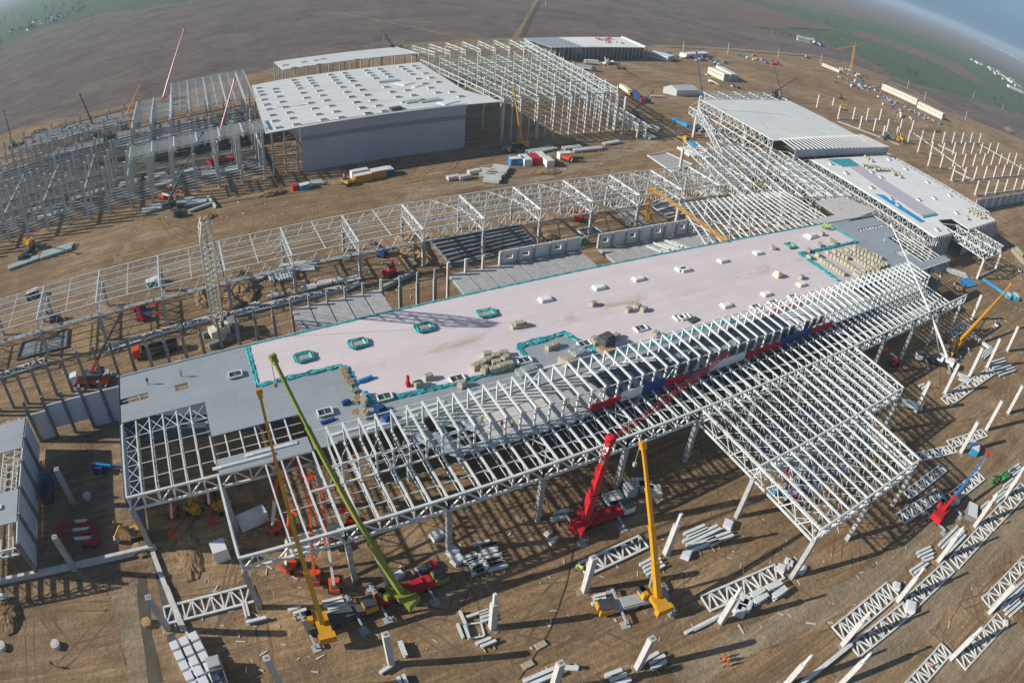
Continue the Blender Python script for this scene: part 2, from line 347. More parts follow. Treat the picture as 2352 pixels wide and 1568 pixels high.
# tyre ruts
rr = random.Random(12); m = MB()
def rut(p, ang, curve, L_, w=.35, gap=2.1):
    x, y, a = p.x, p.y, ang; ls = ([], [], [], [])
    for k in range(int(L_/2.5)):
        nx_, ny_ = -math.sin(a), math.cos(a); wd = w*rr.uniform(.5, 1.4)
        for i, o in enumerate((-gap/2-wd/2, -gap/2+wd/2, gap/2-wd/2, gap/2+wd/2)): ls[i].append((x+nx_*o, y+ny_*o, .018+.0001*(len(m.v) % 37)))
        x += math.cos(a)*2.5; y += math.sin(a)*2.5; a += curve+rr.gauss(0, .02)
    n = len(ls[0])
    for A_, B_ in ((ls[0], ls[1]), (ls[2], ls[3])): m.add(A_+B_, [(i, i+1, n+i+1, n+i) for i in range(n-1)])
zones = ((0,2,0,900,1000,1568,8),(0,2,1100,500,2000,1300,9),(1,2,0,800,2300,1568,18),(2,2,200,700,1500,1500,12),(0,1,0,200,2300,500,26),(1,0,400,1150,2300,1400,26),(0,0,600,1400,1600,1560,8),(1,0,1600,400,2352,900,16),(2,0,400,420,1300,700,14),(2,1,1700,900,2352,1500,12),(2,2,1500,900,2352,1568,14),(0,1,600,600,1500,1100,10),(2,1,2000,200,2352,800,8))
for z_ in zones:
    for k in range(z_[6]):
        p = P(z_[0], z_[1], rr.uniform(z_[2], z_[4]), rr.uniform(z_[3], z_[5])); far = p.y > 160
        rut(p, rr.gauss(0.0 if far else .3, .45 if far else .8), rr.gauss(0, .035), rr.uniform(20, 70), .4 if not far else .6)
M['rut'] = mat('rut_soil', (.185, .125, .072), .95, var=.4, scale=.3)
o = m.build('tyre_tracks', 'rut'); o['kind'] = 'structure'; o['label'] = 'dark tyre ruts pressed into the brown soil'
# ---------------------------------------------------------------- main hall in the foreground
RZ = 14.7
hall = thing('factory_hall', 'long unfinished white roofed factory hall with bare steel front bays in the foreground', 'factory hall', (92, 94, 0))
JX = [-24.8 + 3*k for k in range(75)]
# joists: left block y 86-106, further right front bay 67-86 (full depth hidden below the deck)
for k, x in enumerate(JX):
    m = MB()
    if x < -6.9: truss(m, (x, 86, RZ-.1), (x, 106.5, RZ-.1), 2.2, 8, .27, .09, vert=False, cb=.13)
    elif x < 11.2:
        truss(m, (x, 89, RZ-.1), (x, 96.5, RZ-.1), 2.2, 3, .27, .09, vert=False, cb=.13)
        if x < -5 or x > 1.5: truss(m, (x, 67, RZ-.1), (x, 86, RZ-.1), 2.2, 7, .28, .10, vert=False, cb=.14)
    elif x < 199: truss(m, (x, 67, RZ-.1), (x, 88, RZ-.1), 2.2, 8, .33, .10, vert=False, cb=.14)
    m.build('roof_joist', 'steel', hall)
m = MB()                                        # bracing between the joists
for y in (90, 94, 98, 102): m.beam((-24.8, y, RZ-.2), (-6.5, y, RZ-.2), .12)
for y in (91.5, 94): m.beam((-6.5, y, RZ-.2), (11, y, RZ-.2), .12)
for y in (70.5, 74, 79.5): m.beam((14 if y != 74 else 2, y, RZ-.25), (197.5, y, RZ-.25), .10)
m.beam((8, 72, RZ-2.2), (197.5, 72, RZ-2.2), .10)
for k in range(5): m.beam((-24.8, 86+4*k, RZ-.2), (-21.8, 90+4*k, RZ-.2), .11); m.beam((-21.8, 86+4*k, RZ-.2), (-24.8, 90+4*k, RZ-.2), .11)
for k in range(6): m.beam((-24.8+3*k, 102, RZ-.2), (-21.8+3*k, 106, RZ-.2), .11); m.beam((-21.8+3*k, 102, RZ-.2), (-24.8+3*k, 106, RZ-.2), .11)
for x in (47.2, 65.2, 101.2, 137.2, 173.2):
    for y in (67, 71.5): 
        m.beam((x, y, RZ-.3), (x+3, y+4.5, RZ-.3), .13); m.beam((x+3, y, RZ-.3), (x, y+4.5, RZ-.3), .13)
for x in range(12, 196, 6):
    m.beam((x, 79, RZ-2.2), (x+6, 86, RZ-.3), .12)
m.build('bracing', 'steel', hall)
# edge trusses, one per 18 m bay
for k in range(12):
    x0 = -6.8 + 18*k if k else -6.8
    x0 = -6.8 + 18.0*k; x1 = x0+18 if k < 11 else 212
    truss(MB(), (x0, 67, RZ), (x1, 67, RZ), 3.1, 6, .46, .26, vert=True).build('edge_truss', 'steel', hall)
for x0, x1, y in ((-25, -6.8, 86), (-6.8, 11.2, 86), (197, 213, 85), (213, 231, 85)):
    truss(MB(), (x0, y, RZ), (x1, y, RZ), 3.1, 6, .42, .24).build('edge_truss', 'steel', hall)
for x0, x1 in ((-6.8, 0), ):
    pass
truss(MB(), (-6.8, 67, RZ), (-6.8, 86, RZ), 2.6, 7, .4, .2).build('edge_truss', 'steel', hall)
truss(MB(), (-25, 86, RZ), (-25, 106, RZ), 2.6, 7, .35, .18).build('edge_truss', 'steel', hall)
# columns
def col_mb(x, y, h, w=.95, head=True):
    m = MB(); m.taper((x, y, 0), (x, y, h), w, w*.97)
    if head: m.box((x, y, h+.12), (w*.7, w*.7, .24))
    return m
HC = [(x, 67) for x in [-6.8 + 18*k for k in range(12)] + [209.5]] + [(-25, 86), (-6.8, 85.5), (11.2, 85.5)] + \
     [(11.2+18*k, y) for y in (85.8, 103.5) for k in range(1, 12)] + [(-25, 103.5), (-7, 103.5), (227, 85), (227, 103)]
for x, y in HC: col_mb(x, y, 11.2 if y < 68 else 12.0).build('column', 'concrete', hall)
# roof deck with its openings (strips in plan)
m = MB(); D0, D1 = RZ+.05, RZ+.25
def dk(x0, x1, y0, y1): m.box(((x0+x1)/2, (y0+y1)/2, (D0+D1)/2), (x1-x0-.004, y1-y0-.004, D1-D0))
dk(-25, -6.4, 106.4, 112); dk(-25, -6.4, 114, 121.6); dk(-18.5, -12.3, 112, 114); dk(-9.4, -6.4, 112, 114)
dk(-6.4, 11.6, 96, 121.6); dk(-6.4, 11.2, 85.9, 89.6); dk(11.6, 16, 85.9, 121.6)
dk(16, 60, 86.2, 121.6); dk(60, 160, 86.4, 121.6); dk(160, 197, 86.4, 121.6)
dk(197, 203, 86, 121.4); dk(203, 223, 114.2, 120); dk(203, 222, 106.0, 113.0); dk(203, 213, 97.5, 106.0); dk(203, 205, 94, 97.5); dk(203, 212, 85.4, 94); dk(197, 206, 81.4, 86)
dk(212, 231, 85.2, 88.5)
m.build('roof_deck', 'deck', hall)
for x in range(213, 231, 3): MB().beam((x, 88, RZ), (x, 113 - (x-213)*.6, RZ), .25).build('deck_beam', 'steel', hall)
m = MB()
for y in (92, 97, 102, 107): m.beam((213, y, RZ-.1), (229.5-(y-88)*.25, y, RZ-.1), .14)
for k in range(8): m.beam((205+2.2*k, 113.1, RZ), (205+2.2*k, 114.1, RZ), .3)
for k in range(6): m.beam((205+1.5*k, 94.1, RZ), (205+1.5*k, 97.4, RZ), .25)
for p in ((-24.7, 112.3, -18.6, 112.3), (-24.7, 113.4, -18.6, 113.6), (-12.2, 113, -9.5, 113)): m.beam((p[0], p[1], RZ-.1), (p[2], p[3], RZ-.1), .14)
m.build('deck_beam', 'steel', hall)
# parapet along the back edge
m = MB(); m.beam((-25, 121.8, RZ+.2), (226, 121.4, RZ+.2), .35, .5); m.beam((16, 86.3, RZ+.35), (197, 86.3, RZ+.35), .18, .35)
m.build('edge_trim', 'steel_dark', hall)
# white membrane
def L14(l): return [(p[0], p[1]) for p in l]
mem = [(5.6, 121.2), (5.3, 107.5), (22.9, 106.8), (24.2, 104.5), (23.0, 94.6), (43.1, 93.3), (58.6, 93.9), (59, 99), (70.6, 99.4), (73.7, 91.0), (73.7, 87.9), (160.3, 87.9), (160.6, 91.8), (160.6, 107.6), (192.6, 107.6), (192.2, 120.9)]
MB().prism(mem, RZ+.254, RZ+.42).build('roof_membrane', 'membrane', hall)
MZ = RZ+.42
# sawn strips of stacked insulation over the far deck
MB().prism([(161.2, 88.5), (186, 88.5), (188.5, 106.6), (161.2, 106.6)], RZ+.254, RZ+.33).build('foil_layer', 'concrete_l', hall)
MB().prism([(192.7, 107), (195.2, 107), (195.0, 121), (192.4, 121)], RZ+.254, RZ+.36).build('insulation_edge', 'bale', hall)
# teal foil along the cut edges
def crumple(name, pts, w, z, seed, m='teal', par=hall, h=.35):
    rr = random.Random(seed); mb = MB(); fine = []
    for i in range(len(pts)-1):
        a, b = Vector(pts[i]), Vector(pts[i+1]); n = max(1, int((b-a).length/.8)); fine += [a.lerp(b, k/n) for k in range(n)]
    fine.append(Vector(pts[-1])); K = len(fine); vs = []
    for i, p in enumerate(fine):
        d = (fine[min(i+1, K-1)] - fine[max(i-1, 0)]).normalized(); nn = Vector((-d.y, d.x)); ww = w*rr.uniform(.65, 1.25)
        for t, zz in ((-.5, 0), (-.35, 1), (-.1, .6), (.12, 1), (.36, .7), (.5, 0)):
            q = p + nn*ww*t; vs.append((q.x, q.y, z + h*zz*rr.uniform(.25, 1)))
    fs = [(i*6+j, i*6+j+1, (i+1)*6+j+1, (i+1)*6+j) for i in range(K-1) for j in range(5)]
    fs += [tuple(range(6)), tuple((K-1)*6+j for j in (5, 4, 3, 2, 1, 0))]
    mb.add(vs, fs); return mb.build(name, m, par)
crumple('foil_edge', [(5.4, 121), (5.2, 107.3), (22.5, 107), (24.2, 105.6), (24.0, 103), (22.9, 94.2)], 1.5, RZ+.3, 1)
crumple('foil_edge', [(22.9, 94.2), (43, 93.0), (58.6, 93.7), (58.8, 99)], 1.5, RZ+.3, 2)
crumple('foil_edge', [(58.8, 99.2), (66, 99.4), (70.6, 99.6), (73, 93.5), (73.6, 90)], 2.0, RZ+.3, 3)
crumple('foil_edge', [(75, 88.6), (88, 88.6), (104, 88.9), (112, 88.5)], 1.3, RZ+.44, 4)
crumple('foil_edge', [(160.6, 108), (160.7, 100), (160.6, 91.2)], 2.2, RZ+.44, 5)
crumple('foil_edge', [(160.2, 107.9), (176, 107.7), (193, 107.4), (192.6, 113), (192.3, 121)], 1.6, RZ+.42, 6)
crumple('foil_edge', [(5.5, 121.3), (60, 121.4), (120, 121.4), (192, 121.3)], .8, RZ+.44, 7, h=.12)
MB().prism([(58, 81), (205, 81), (205, 121), (58, 121)], .05, .2).build('hall_shade_floor', 'shade_blue', hall)  # floor coloured blue-dark to stand in for the shaded interior
MB().prism([(-24, 116.5), (11, 110), (11, 125), (-24, 125)], .05, .2).build('hall_shade_floor', 'shade_blue', hall)  # added dark blue sheet, shade behind the left bays as colour
# worn dirty streaks: packed grit on the membrane
M['grit'] = mat('dirty_grit', (.45, .39, .30), .9, var=.2, scale=1.5)
# skylights
def skylight(x, y, kind, rz=0, s=1.0):
    w, d = 3.0*s, 2.0*s
    m = MB()
    z0 = MZ+.004
    for sx, sy, a, b in ((0, -1, w, .25), (0, 1, w, .25)): m.box((x, y+sy*(d/2-.1), z0+.2), (w, .2, .4))
    for sx in (-1, 1): m.box((x+sx*(w/2-.1), y, z0+.25), (.2, d-.41, .5))
    fr = m.build('skylight', 'white', hall)
    if kind == 'open':
        g = MB(); g.box((x, y, z0+.12), (w-.42, d-.42, .1)); g.build('dark_opening', 'glass', fr)
        b = MB(); b.box((x, y, z0+.2), (.07, d-.42, .1)); b.build('glazing_bar', 'steel', fr)
    elif kind == 'shut':
        g = MB(); g.box((x, y, z0+.56), (w*.92, d*.9, .12)); g.taper((x-w*.42, y, z0+.66), (x+w*.42, y, z0+.66), d*.7, d*.7, .1, .1); g.build('skylight_lid', 'white_roof', fr)
    else:
        for k, q in enumerate([((x-w*.6, y-d*.6), (x+w*.6, y-d*.6)), ((x+w*.6, y-d*.6), (x+w*.6, y+d*.6)), ((x+w*.6, y+d*.6), (x-w*.6, y+d*.6)), ((x-w*.6, y+d*.6), (x-w*.6, y-d*.6))]):
            crumple('foil_wrap', [q[0], q[1]], 1.0, MZ+.4, int(x*7)+k, par=fr, h=.3)
        g = MB(); g.box((x, y, z0+.2), (w-.42, d-.42, .3)); g.build('bale_plug', 'bale', fr)
for q, kd in (((1,1,1405,500), 'shut'), ((1,1,1775,418), 'shut'), ((1,1,2045,358), 'shut'), ((1,1,2340,290), 'shut'), ((2,1,275,232), 'shut'), ((2,1,518,178), 'shut'),
              ((2,1,738,130), 'wrap'), ((1,1,115,805), 'wrap'), ((1,1,570,695), 'wrap'), ((1,1,1000,598), 'wrap'), ((0,1,2095,900), 'wrap'),
              ((1,1,298,1170), 'open'), ((1,1,798,1045), 'open'), ((1,1,1260,920), 'open'), ((1,1,1675,805), 'open'), ((1,1,2062,698), 'open'), ((1,1,2330,620), 'open'),
              ((2,1,300,540), 'shut'), ((2,1,575,462), 'shut'), ((2,1,815,395), 'shut'), ((2,1,505,550), 'open'), ((2,1,760,480), 'open'), ((2,1,625,520), 'open'),
              ((0,1,1622,1015), 'open'), ((0,1,2240,1275), 'open'), ((2,1,15,295), 'shut'), ((2,1,10,620), 'open')):
    p = P(*q, MZ); skylight(p.x, p.y, kd)
# ---- clerestory frames
C0, C1, CT = 85.8, 76.6, 19.3
FX = [14.4 + 3.0*k for k in range(61)]
for k, x in enumerate(FX):
    m = MB(); m.beam((x, C0, RZ), (x, C0, CT), .34); m.beam((x, C1, RZ), (x, C1, CT), .34)
    m.beam((x, C0+.2, CT), (x, C1-.2, CT), .32, .4); m.build('portal_frame', 'steel', hall)
m = MB()
for y in (C0, C1):
    m.beam((FX[0]-2, y, CT-.05 if y == C0 else CT-.35), (FX[-1]+.5, y, CT-.05 if y == C0 else CT-.35), .16)
m.beam((FX[0]-6, C1, RZ+.05), (FX[-1], C1, RZ+.05), .3); m.beam((FX[0]-1, C1, RZ+2.4), (FX[0]+28, C1, RZ+2.4), .14); m.beam((FX[0]-1, 81, RZ+.1), (FX[0]+26, 81, RZ+.1), .2)
for i in (13, 30, 44): m.beam((FX[i], C0, RZ), (FX[i+1], C0, CT), .13)
for i in (16, 22, 46): m.beam((FX[i], C1, RZ), (FX[i+1], C1, CT), .13)
for i in range(50, 60): m.beam((FX[i], C1, RZ+.2), (FX[i+1], C1, CT), .12)
m.build('eaves_rail', 'steel', hall)
# clerestory floor: bare deck, film and dark membrane
MB().prism([(40, 76.9), (56, 76.9), (56, 86), (40, 86)], RZ+.1, RZ+.2).build('clerestory_deck', 'concrete_l', hall)
MB().prism([(56.1, 76.9), (68, 76.9), (66, 86), (56.1, 86)], RZ+.1, RZ+.2).build('clerestory_deck', 'concrete', hall)
MB().prism([(68.1, 76.9), (127, 76.9), (125, 86), (66.1, 86)], RZ+.1, RZ+.24).build('dark_membrane', 'navy_film', hall)
MB().prism([(127.1, 76.9), (162, 76.9), (162, 86), (125.1, 86)], RZ+.1, RZ+.2).build('clerestory_deck', 'grey_roof', hall)
crumple('plastic_film', [(29.5, 86), (31, 82), (33.5, 79), (36, 75)], 4.2, RZ+.05, 11, 'film')
crumple('plastic_film', [(34, 84.5), (40, 84), (41, 80)], 4.2, RZ+.15, 12, 'film')
crumple('plastic_film', [(36, 75.9), (48, 75.6), (62, 75.6)], 2.2, RZ+.0, 13, 'film')
crumple('plastic_film', [(66, 85.2), (78, 85.4), (84, 84.2)], 1.4, RZ+.3, 14, 'white')
crumple('plastic_film', [(86, 82.2), (96, 83.4), (100, 80.2), (108, 82.0)], 1.8, RZ+.3, 15, 'film')
# coloured fascia panels below the clerestory
def fascia(x0, x1, z0, z1, mt, y=76.15):
    m = MB(); n = max(2, int((x1-x0)/1.5))
    for k in range(n):
        a, b = x0+(x1-x0)*k/n, x0+(x1-x0)*(k+1)/n; m.box(((a+b)/2, y-.012*(k % 2), (z0+z1)/2+.2), (b-a-.003, .22, z1-z0+.4))
    return m.build('fascia_panel', mt, hall)
M['navy'] = mat('navy_panel', (.02, .05, .22), .45, var=.15)
M['redp'] = mat('red_panel', (.50, .015, .03), .4, var=.15)
fascia(62.3, 68.6, 14.2, 15.5, 'redp'); fascia(69.4, 74.6, 14.4, 16.3, 'white'); fascia(74.7, 80.3, 14.3, 16.5, 'navy'); fascia(80.4, 85.8, 14.3, 15.7, 'redp')
fascia(85.9, 92.8, 14.2, 15.6, 'dark'); fascia(92.9, 104.2, 14.3, 16.2, 'white'); fascia(104.3, 116.8, 14.3, 15.6, 'redp'); fascia(116.9, 129, 14.3, 16.4, 'navy'); fascia(129.1, 138.3, 14.3, 15.9, 'redp')
cr = crumple('red_foil', [(62.4, 76.3), (66, 76.3), (70.5, 76.6)], 1.2, 15.3, 21, 'crimson')
crumple('red_foil', [(126, 87.2), (131, 87.4), (139, 87.0)], 1.1, RZ+.4, 22, 'crimson')
# dark glazing boxes between the front posts
for x in range(23, 40):
    a = 14.4+3*x-.0
    if x not in (25, 31, 36): MB().box((a+1.5, C1+.35, 17.2), (2.5, .08, 2.3)).build('window', 'glass', hall)
# blue net on the left gable
MB().prism([(-25.5, 86), (-25.35, 86), (-25.35, 121.6), (-25.5, 121.6)], 0.2, RZ).build('gable_net', mat('blue_netting', (.05, .08, .22), .8, var=.3, alpha=.75), hall)
# ---- steel canopy sticking out of the front
can = thing('steel_canopy', 'open grid of white steel trusses jutting out from the front of the long hall', 'canopy', (104, 48, 0))

MB().prism([(100, 45), (126, 45), (149, 59), (149, 66.5), (100, 66.5)], .02, .12).build('floor_slab', 'shade_blue', can)  # added slab; bluish shade under the trusses painted as its colour
cxs = [83.2 + 3*k for k in range(19)]
for i, x in enumerate(cxs):
    y0 = 31 if x < 119.5 else 49
    truss(MB(), (x, 66.7, RZ+.0), (x, y0, RZ+.0), 2.6, 12 if y0 < 40 else 6, .32, .09, vert=False, cb=.15).build('roof_truss', 'steel', can)
m = MB()
for i in range(len(cxs)-1):
    x = cxs[i]; y0 = 31 if x+3 < 119.7 else 49; n = 12 if y0 < 40 else 6
    for k in range(n):
        ya = 66.5-(66.5-y0)*k/n; yb = 66.5-(66.5-y0)*(k+1)/n
        m.beam((x, ya, RZ-.1), (x+1.5, (ya+yb)/2, RZ-2.6), .085); m.beam((x+3, ya, RZ-.1), (x+1.5, (ya+yb)/2, RZ-2.6), .085)
        if (i+k) % 3 == 0: m.beam((x, ya, RZ-.1), (x+3, yb, RZ-.1), .08)
        m.box((x+1.5, (ya+yb)/2, RZ-2.6), (.5, .5, .1))
m.build('lattice_web', 'steel', can)
for (a, b) in (((83.2, 31), (101.2, 31)), ((101.2, 31), (119.3, 31)), ((119.3, 49), (137.2, 49)), ((83.2, 49), (101.2, 49)), ((101.2, 49), (119.3, 49))):
    truss(MB(), (*a, RZ), (*b, RZ), 3.1, 8, .42, .2).build('edge_truss', 'steel', can)
for (a, b, n) in (((83.2, 31), (83.2, 66.5), 14), ((119.3, 31), (119.3, 49), 8), ((137.2, 49), (137.2, 66.5), 8)):
    truss(MB(), (*a, RZ), (*b, RZ), 3.6, n, .36, .18, vert=False).build('edge_truss', 'steel', can)
for x, y in ((83.2, 31), (101.2, 31), (119.3, 31), (83.2, 49), (101.2, 49), (119.3, 49), (137.2, 49)): col_mb(x, y, 11.4).build('column', 'concrete', can)
# ---------------------------------------------------------------- helper: bilinear plan grid between four surveyed corners
class Quad:
    def __init__(s, fl, fr, br, bl, u=(0, 1), v=(0, 1)):
        s.c = [Vector((p[0], p[1])) for p in (fl, fr, br, bl)]; s.u = u; s.v = v
    def __call__(s, u, v, z=0.0):
        a = (u-s.u[0])/(s.u[1]-s.u[0]); b = (v-s.v[0])/(s.v[1]-s.v[0])
        q = (s.c[0]*(1-a)+s.c[1]*a)*(1-b) + (s.c[3]*(1-a)+s.c[2]*a)*b
        return Vector((q.x, q.y, z))
def post(x, y, z1, w=.8, z0=0.0):
    m = MB(); m.beam((x, y, z0), (x, y, z1), w); return m
# ---------------------------------------------------------------- big white roofed hall
bh = thing('storage_hall', 'tall pale roofed hall full of skylights with blank grey front wall and dark stripe', 'hall', (80, 300, 0))
BQ = Quad((31, 253.3), (115.2, 253.9), (128.6, 344.6), (36, 344))
rp = [P(0,0,1830,920,20), P(1,0,848,722,20), P(1,0,1115,700,20), P(1,0,845,620,20), P(1,0,540,430,20), P(0,0,1945,548,20), P(0,0,1735,590,20)]
MB().prism([(p.x, p.y) for p in rp], 19.7, 20.0).build('roof', 'grey_roof', bh)
for a, b, z0, z1, mt in (((44.6, 252), (115, 252), 0, 13.2, 'wall_panel'), ((44.6, 252), (115, 252), 13.2, 15.3, 'stripe'), ((44.6, 252), (115, 252), 15.3, 20.2, 'wall_panel')):
    m = MB(); m.box(((a[0]+b[0])/2, a[1]+.15, (z0+z1)/2), (b[0]-a[0], .3, z1-z0-.004)); m.build('front_wall', mt, bh)
MB().box((115, 262, 10), (.3, 19, 19.4)).build('side_wall', 'stripe', bh)
for x in range(50, 115, 16): MB().box((x, 300, 9.8), (1, 60, 19.6)).build('inner_wall', 'dark', bh)
mb = MB(); mb.box((58.6, 252.9-.95, 14.2), (.01, .02, .01))
for x in (33, 38, 43): post(x, 254, 19.6, .7).build('column', 'concrete', bh)
m = MB()
for z0, z1 in ((1, 8), (8, 15), (15, 19.4)):
    m.beam((38, 254, z0), (44.4, 254, z1), .2); m.beam((44.4, 254, z0), (38, 254, z1), .2); m.beam((38, 254, z1), (44.4, 254, z1), .2)
m.build('wall_bracing', 'steel', bh)
SKY = [(1065,460),(1080,500),(1105,535),(1125,590),(1155,645),(1180,700),(1220,765),(1250,830),(1290,905),(1250,470),(1265,505),(1300,555),(1330,615),(1365,675),(1410,735),(1445,800),(1490,870),
 (1460,370),(1485,400),(1505,430),(1530,463),(1565,515),(1605,570),(1650,628),(1695,690),(1740,755),(1795,815),(1630,345),(1650,375),(1675,405),(1705,435),(1745,490),(1785,543),(1830,600),(1885,660),(1940,725),(1995,790),
 (1875,310),(1905,340),(1930,370),(1965,403),(2010,450),(2060,505),(2110,560),(2170,620),(2235,685),(2300,745),(2035,290),(2060,320),(2095,350),(2130,382),(2180,430),(2235,480),(2290,537)]
SKY2 = [(135,330),(158,348),(183,367),(205,387),(245,417),(283,452),(325,487),(368,524),(415,563),(235,320),(260,338),(285,357),(310,377),(435,475),(482,512),(388,303),(415,320),(445,338),(472,358),(513,390),(562,427),(607,457),(657,492),
 (483,297),(510,315),(567,352),(610,383),(660,415),(825,520),(760,487),(5,386),(35,407),(70,440),(105,472),(140,510),(183,547),(225,587),(268,627),(30,523),(65,563),(105,602),(145,642)]
pts = [Z(520,150,1180,x,y,20.2) for x, y in SKY] + [Z(1100,80,2120,x,y,20.2) for x, y in SKY2]
for p in pts[:98]:
    sk_ = MB().box((p.x, p.y, 20.2), (2.9, 1.9, .36)).build('skylight', 'grey_roof', bh); MB().box((p.x, p.y, 20.4), (2.6, 1.6, .05)).build('pane', 'dark', sk_)
# raised back block of the same hall
wb = thing('back_hall', 'narrow pale roofed block standing on open columns behind the big hall', 'hall', (92, 372, 0))
WQ = Quad((55.2, 361), (133.5, 362.7), (126, 386.7), (54.1, 387.2))
MB().prism([tuple(WQ(u, v)[:2]) for u, v in ((0, 0), (1, 0), (1, 1), (0, 1))], 19.6, 20).build('roof', 'grey_roof', wb)
for k in range(12):
    for v in (.03, .97): q = WQ(k/11, v); post(q.x, q.y, 19.6, .6).build('column', 'steel_green', wb)
for k in range(2, 4): q = WQ(0.003, k/4); post(q.x, q.y, 19.6, .5).build('column', 'steel_green', wb)
for x, y in ((1360,200),(1570,165),(1710,145),(1790,130),(1590,215),(1460,228),(2165,135),(2330,125),(1740,190)):
    p = Z(520,150,1180,x,y,20.2); m = MB(); m.box((p.x, p.y, 20.15), (3.2, 2.2, .5)); m.build('skylight', 'steel_dark', wb)
# ---------------------------------------------------------------- bare steel frame right of it
sf = thing('steel_skeleton', 'huge bare steel frame of tall columns and parallel trusses right of the big hall', 'steel frame', (165, 300, 0))
SQ = Quad((134, 254.6), (195.5, 254.6), (210, 345), (129, 345))
for k in range(8):
    u = k/7; a = SQ(u, 0, 20); b = SQ(u, 1, 20)
    truss(MB(), a, b, 2.4, 16, .38, .16, vert=False).build('roof_truss', 'steel_green', sf)
    for v in ((0, .2, .4, .6, .8, 1) if k % 1 == 0 else (0, 1)):
        q = SQ(u, v); post(q.x, q.y, 21.5 if v and k % 2 else 19.8, .95 if v == 0 else .7).build('column', 'concrete_l', sf)
for k in range(7):
    q = SQ((k+.5)/7, 0); post(q.x, q.y, 19 if k not in (1, 2) else 11, .5).build('side_post', 'concrete_l', sf)
for k in range(17):
    m = MB(); v = k/16
    m.beam(SQ(0, v, 20.25), SQ(1, v, 20.25), .2)
    if k % 4 == 0: truss(m, SQ(0, v, 20), SQ(1, v, 20), 2.2, 28, .25, .13, vert=False)
    m.beam(SQ(0, v, 17.8), SQ(1, v, 17.8), .16)
    m.build('purlin', 'steel_green', sf)
# back row of portal frames
bf = thing('portal_row', 'row of white steel portal frames behind the huge bare steel frame', 'steel frame', (175, 374, 0))
PQ = Quad((134, 361.5), (212, 362), (217, 389), (128, 387))
for k in range(9):
    u = k/8
    m = MB(); truss(m, PQ(u, 0, 20), PQ(u, 1, 20), 2.0, 6, .38, .18); a = PQ(u, 0); b = PQ(u, 1)
    m.beam(a, (a.x, a.y, 20), .6); m.beam(b, (b.x, b.y, 20), .5); m.build('portal_frame', 'steel', bf)
m = MB()
for v in (0, .33, .66, 1): truss(m, PQ(0, v, 20), PQ(1, v, 20), 1.8, 32, .22, .12, vert=False)
m.build('purlins', 'steel_green', bf)
# tall row on the right edge
tr = thing('column_row', 'row of tall joined steel columns closing the right side of the huge frame', 'steel frame', (202, 310, 0))
T0, T1 = Vector((195.5, 256, 0)), Vector((209, 373, 0))
for k in range(20):
    p = T0.lerp(T1, k/19); post(p.x, p.y, 23.5 if k % 2 == 0 else 22.3, .5).build('column', 'steel', tr)
m = MB(); truss(m, (T0.x, T0.y, 22), (T1.x, T1.y, 22), 3, 19, .35, .2, vert=False); a = T0 + Vector((-7, -1, 0)); b = T1 + Vector((-4, 0, 0))
truss(m, (a.x, a.y, 21), (b.x, b.y, 22), 3, 19, .3, .18, vert=False)
for k in range(20): m.beam(T0.lerp(T1, k/19)+Vector((0, 0, 22)), a.lerp(b, k/19)+Vector((0, 0, 21.5)), .2)
m.build('ring_beam', 'steel', tr)
# low lattice bridge at the right foot
lb = thing('lattice_bridge', 'low white lattice bridge on short columns at the foot of the huge frame', 'steel frame', (208, 260, 0))
LQ = Quad(P(1,0,1960,925,0), P(1,0,2090,970,0), P(1,0,1830,690,0), P(1,0,1770,740,0))
LQ = Quad(Vector((199.7, 242)), Vector((205, 242)), Vector((212, 300)), Vector((205, 300)))
for u in (0, 1): truss(MB(), LQ(u, 0, 7.5), LQ(u, 1, 7.5), 3.2, 14, .35, .2, 'X').build('edge_truss', 'steel', lb)
for k in range(15):
    for z_ in (7.5, 4.3): MB().beam(LQ(0, k/14, z_), LQ(1, k/14, z_), .21).build('cross_beam', 'steel', lb)
for k in range(0, 15, 3):
    for u in (0, 1): q = LQ(u, k/14); post(q.x, q.y, 4.3, .6).build('column', 'concrete_l', lb)
# lone column in front
p = P(1,0,1930,925); o = post(p.x, p.y, 19.5, 1.0).build('concrete_column', 'concrete_l', None, (p.x, p.y, 0)); tag(o, 'tall lone pale column right of the huge bare steel frame', 'column')
# ---------------------------------------------------------------- far hall
fh = thing('far_hall', 'distant hall with grey and white roof and glazed columned front at the field edge', 'hall', (290, 425, 0))
FQ = Quad((248, 406), (337, 410), (343, 449), (246, 443))
for u0, u1, mt in ((0, .32, 'deck'), (.32, .97, 'white_roof'), (.97, 1, 'wall_white')):
    MB().prism([tuple(FQ(*q)[:2]) for q in ((u0, 0), (u1, 0), (u1, 1), (u0, 1))], 9.6, 10 if u0 < .97 else 10.8).build('roof', mt, fh)
for k in range(25):
    q = FQ(k/24, 0); post(q.x, q.y-.3, 11 if k < 12 else 10, .35).build('column', 'steel_green', fh)
MB().prism([tuple(FQ(*q)[:2]) for q in ((.05, .05), (.98, .05), (.98, .95), (.05, .95))], 0, 9.5).build('glass_wall', 'glass', fh)
for k in range(30):
    rr = random.Random(k); p = FQ(.62+.2*rr.random(), .3+.6*rr.random(), 10.4)
    tag(MB().box(p, (1.6, 1.2, .9), rr.random()).build('roof_bale', 'bale' if k % 3 else 'redp', None, (p.x, p.y, 10)), 'small bundle on the roof of the distant hall', 'bundle', 'bundles on the roof of the distant hall')
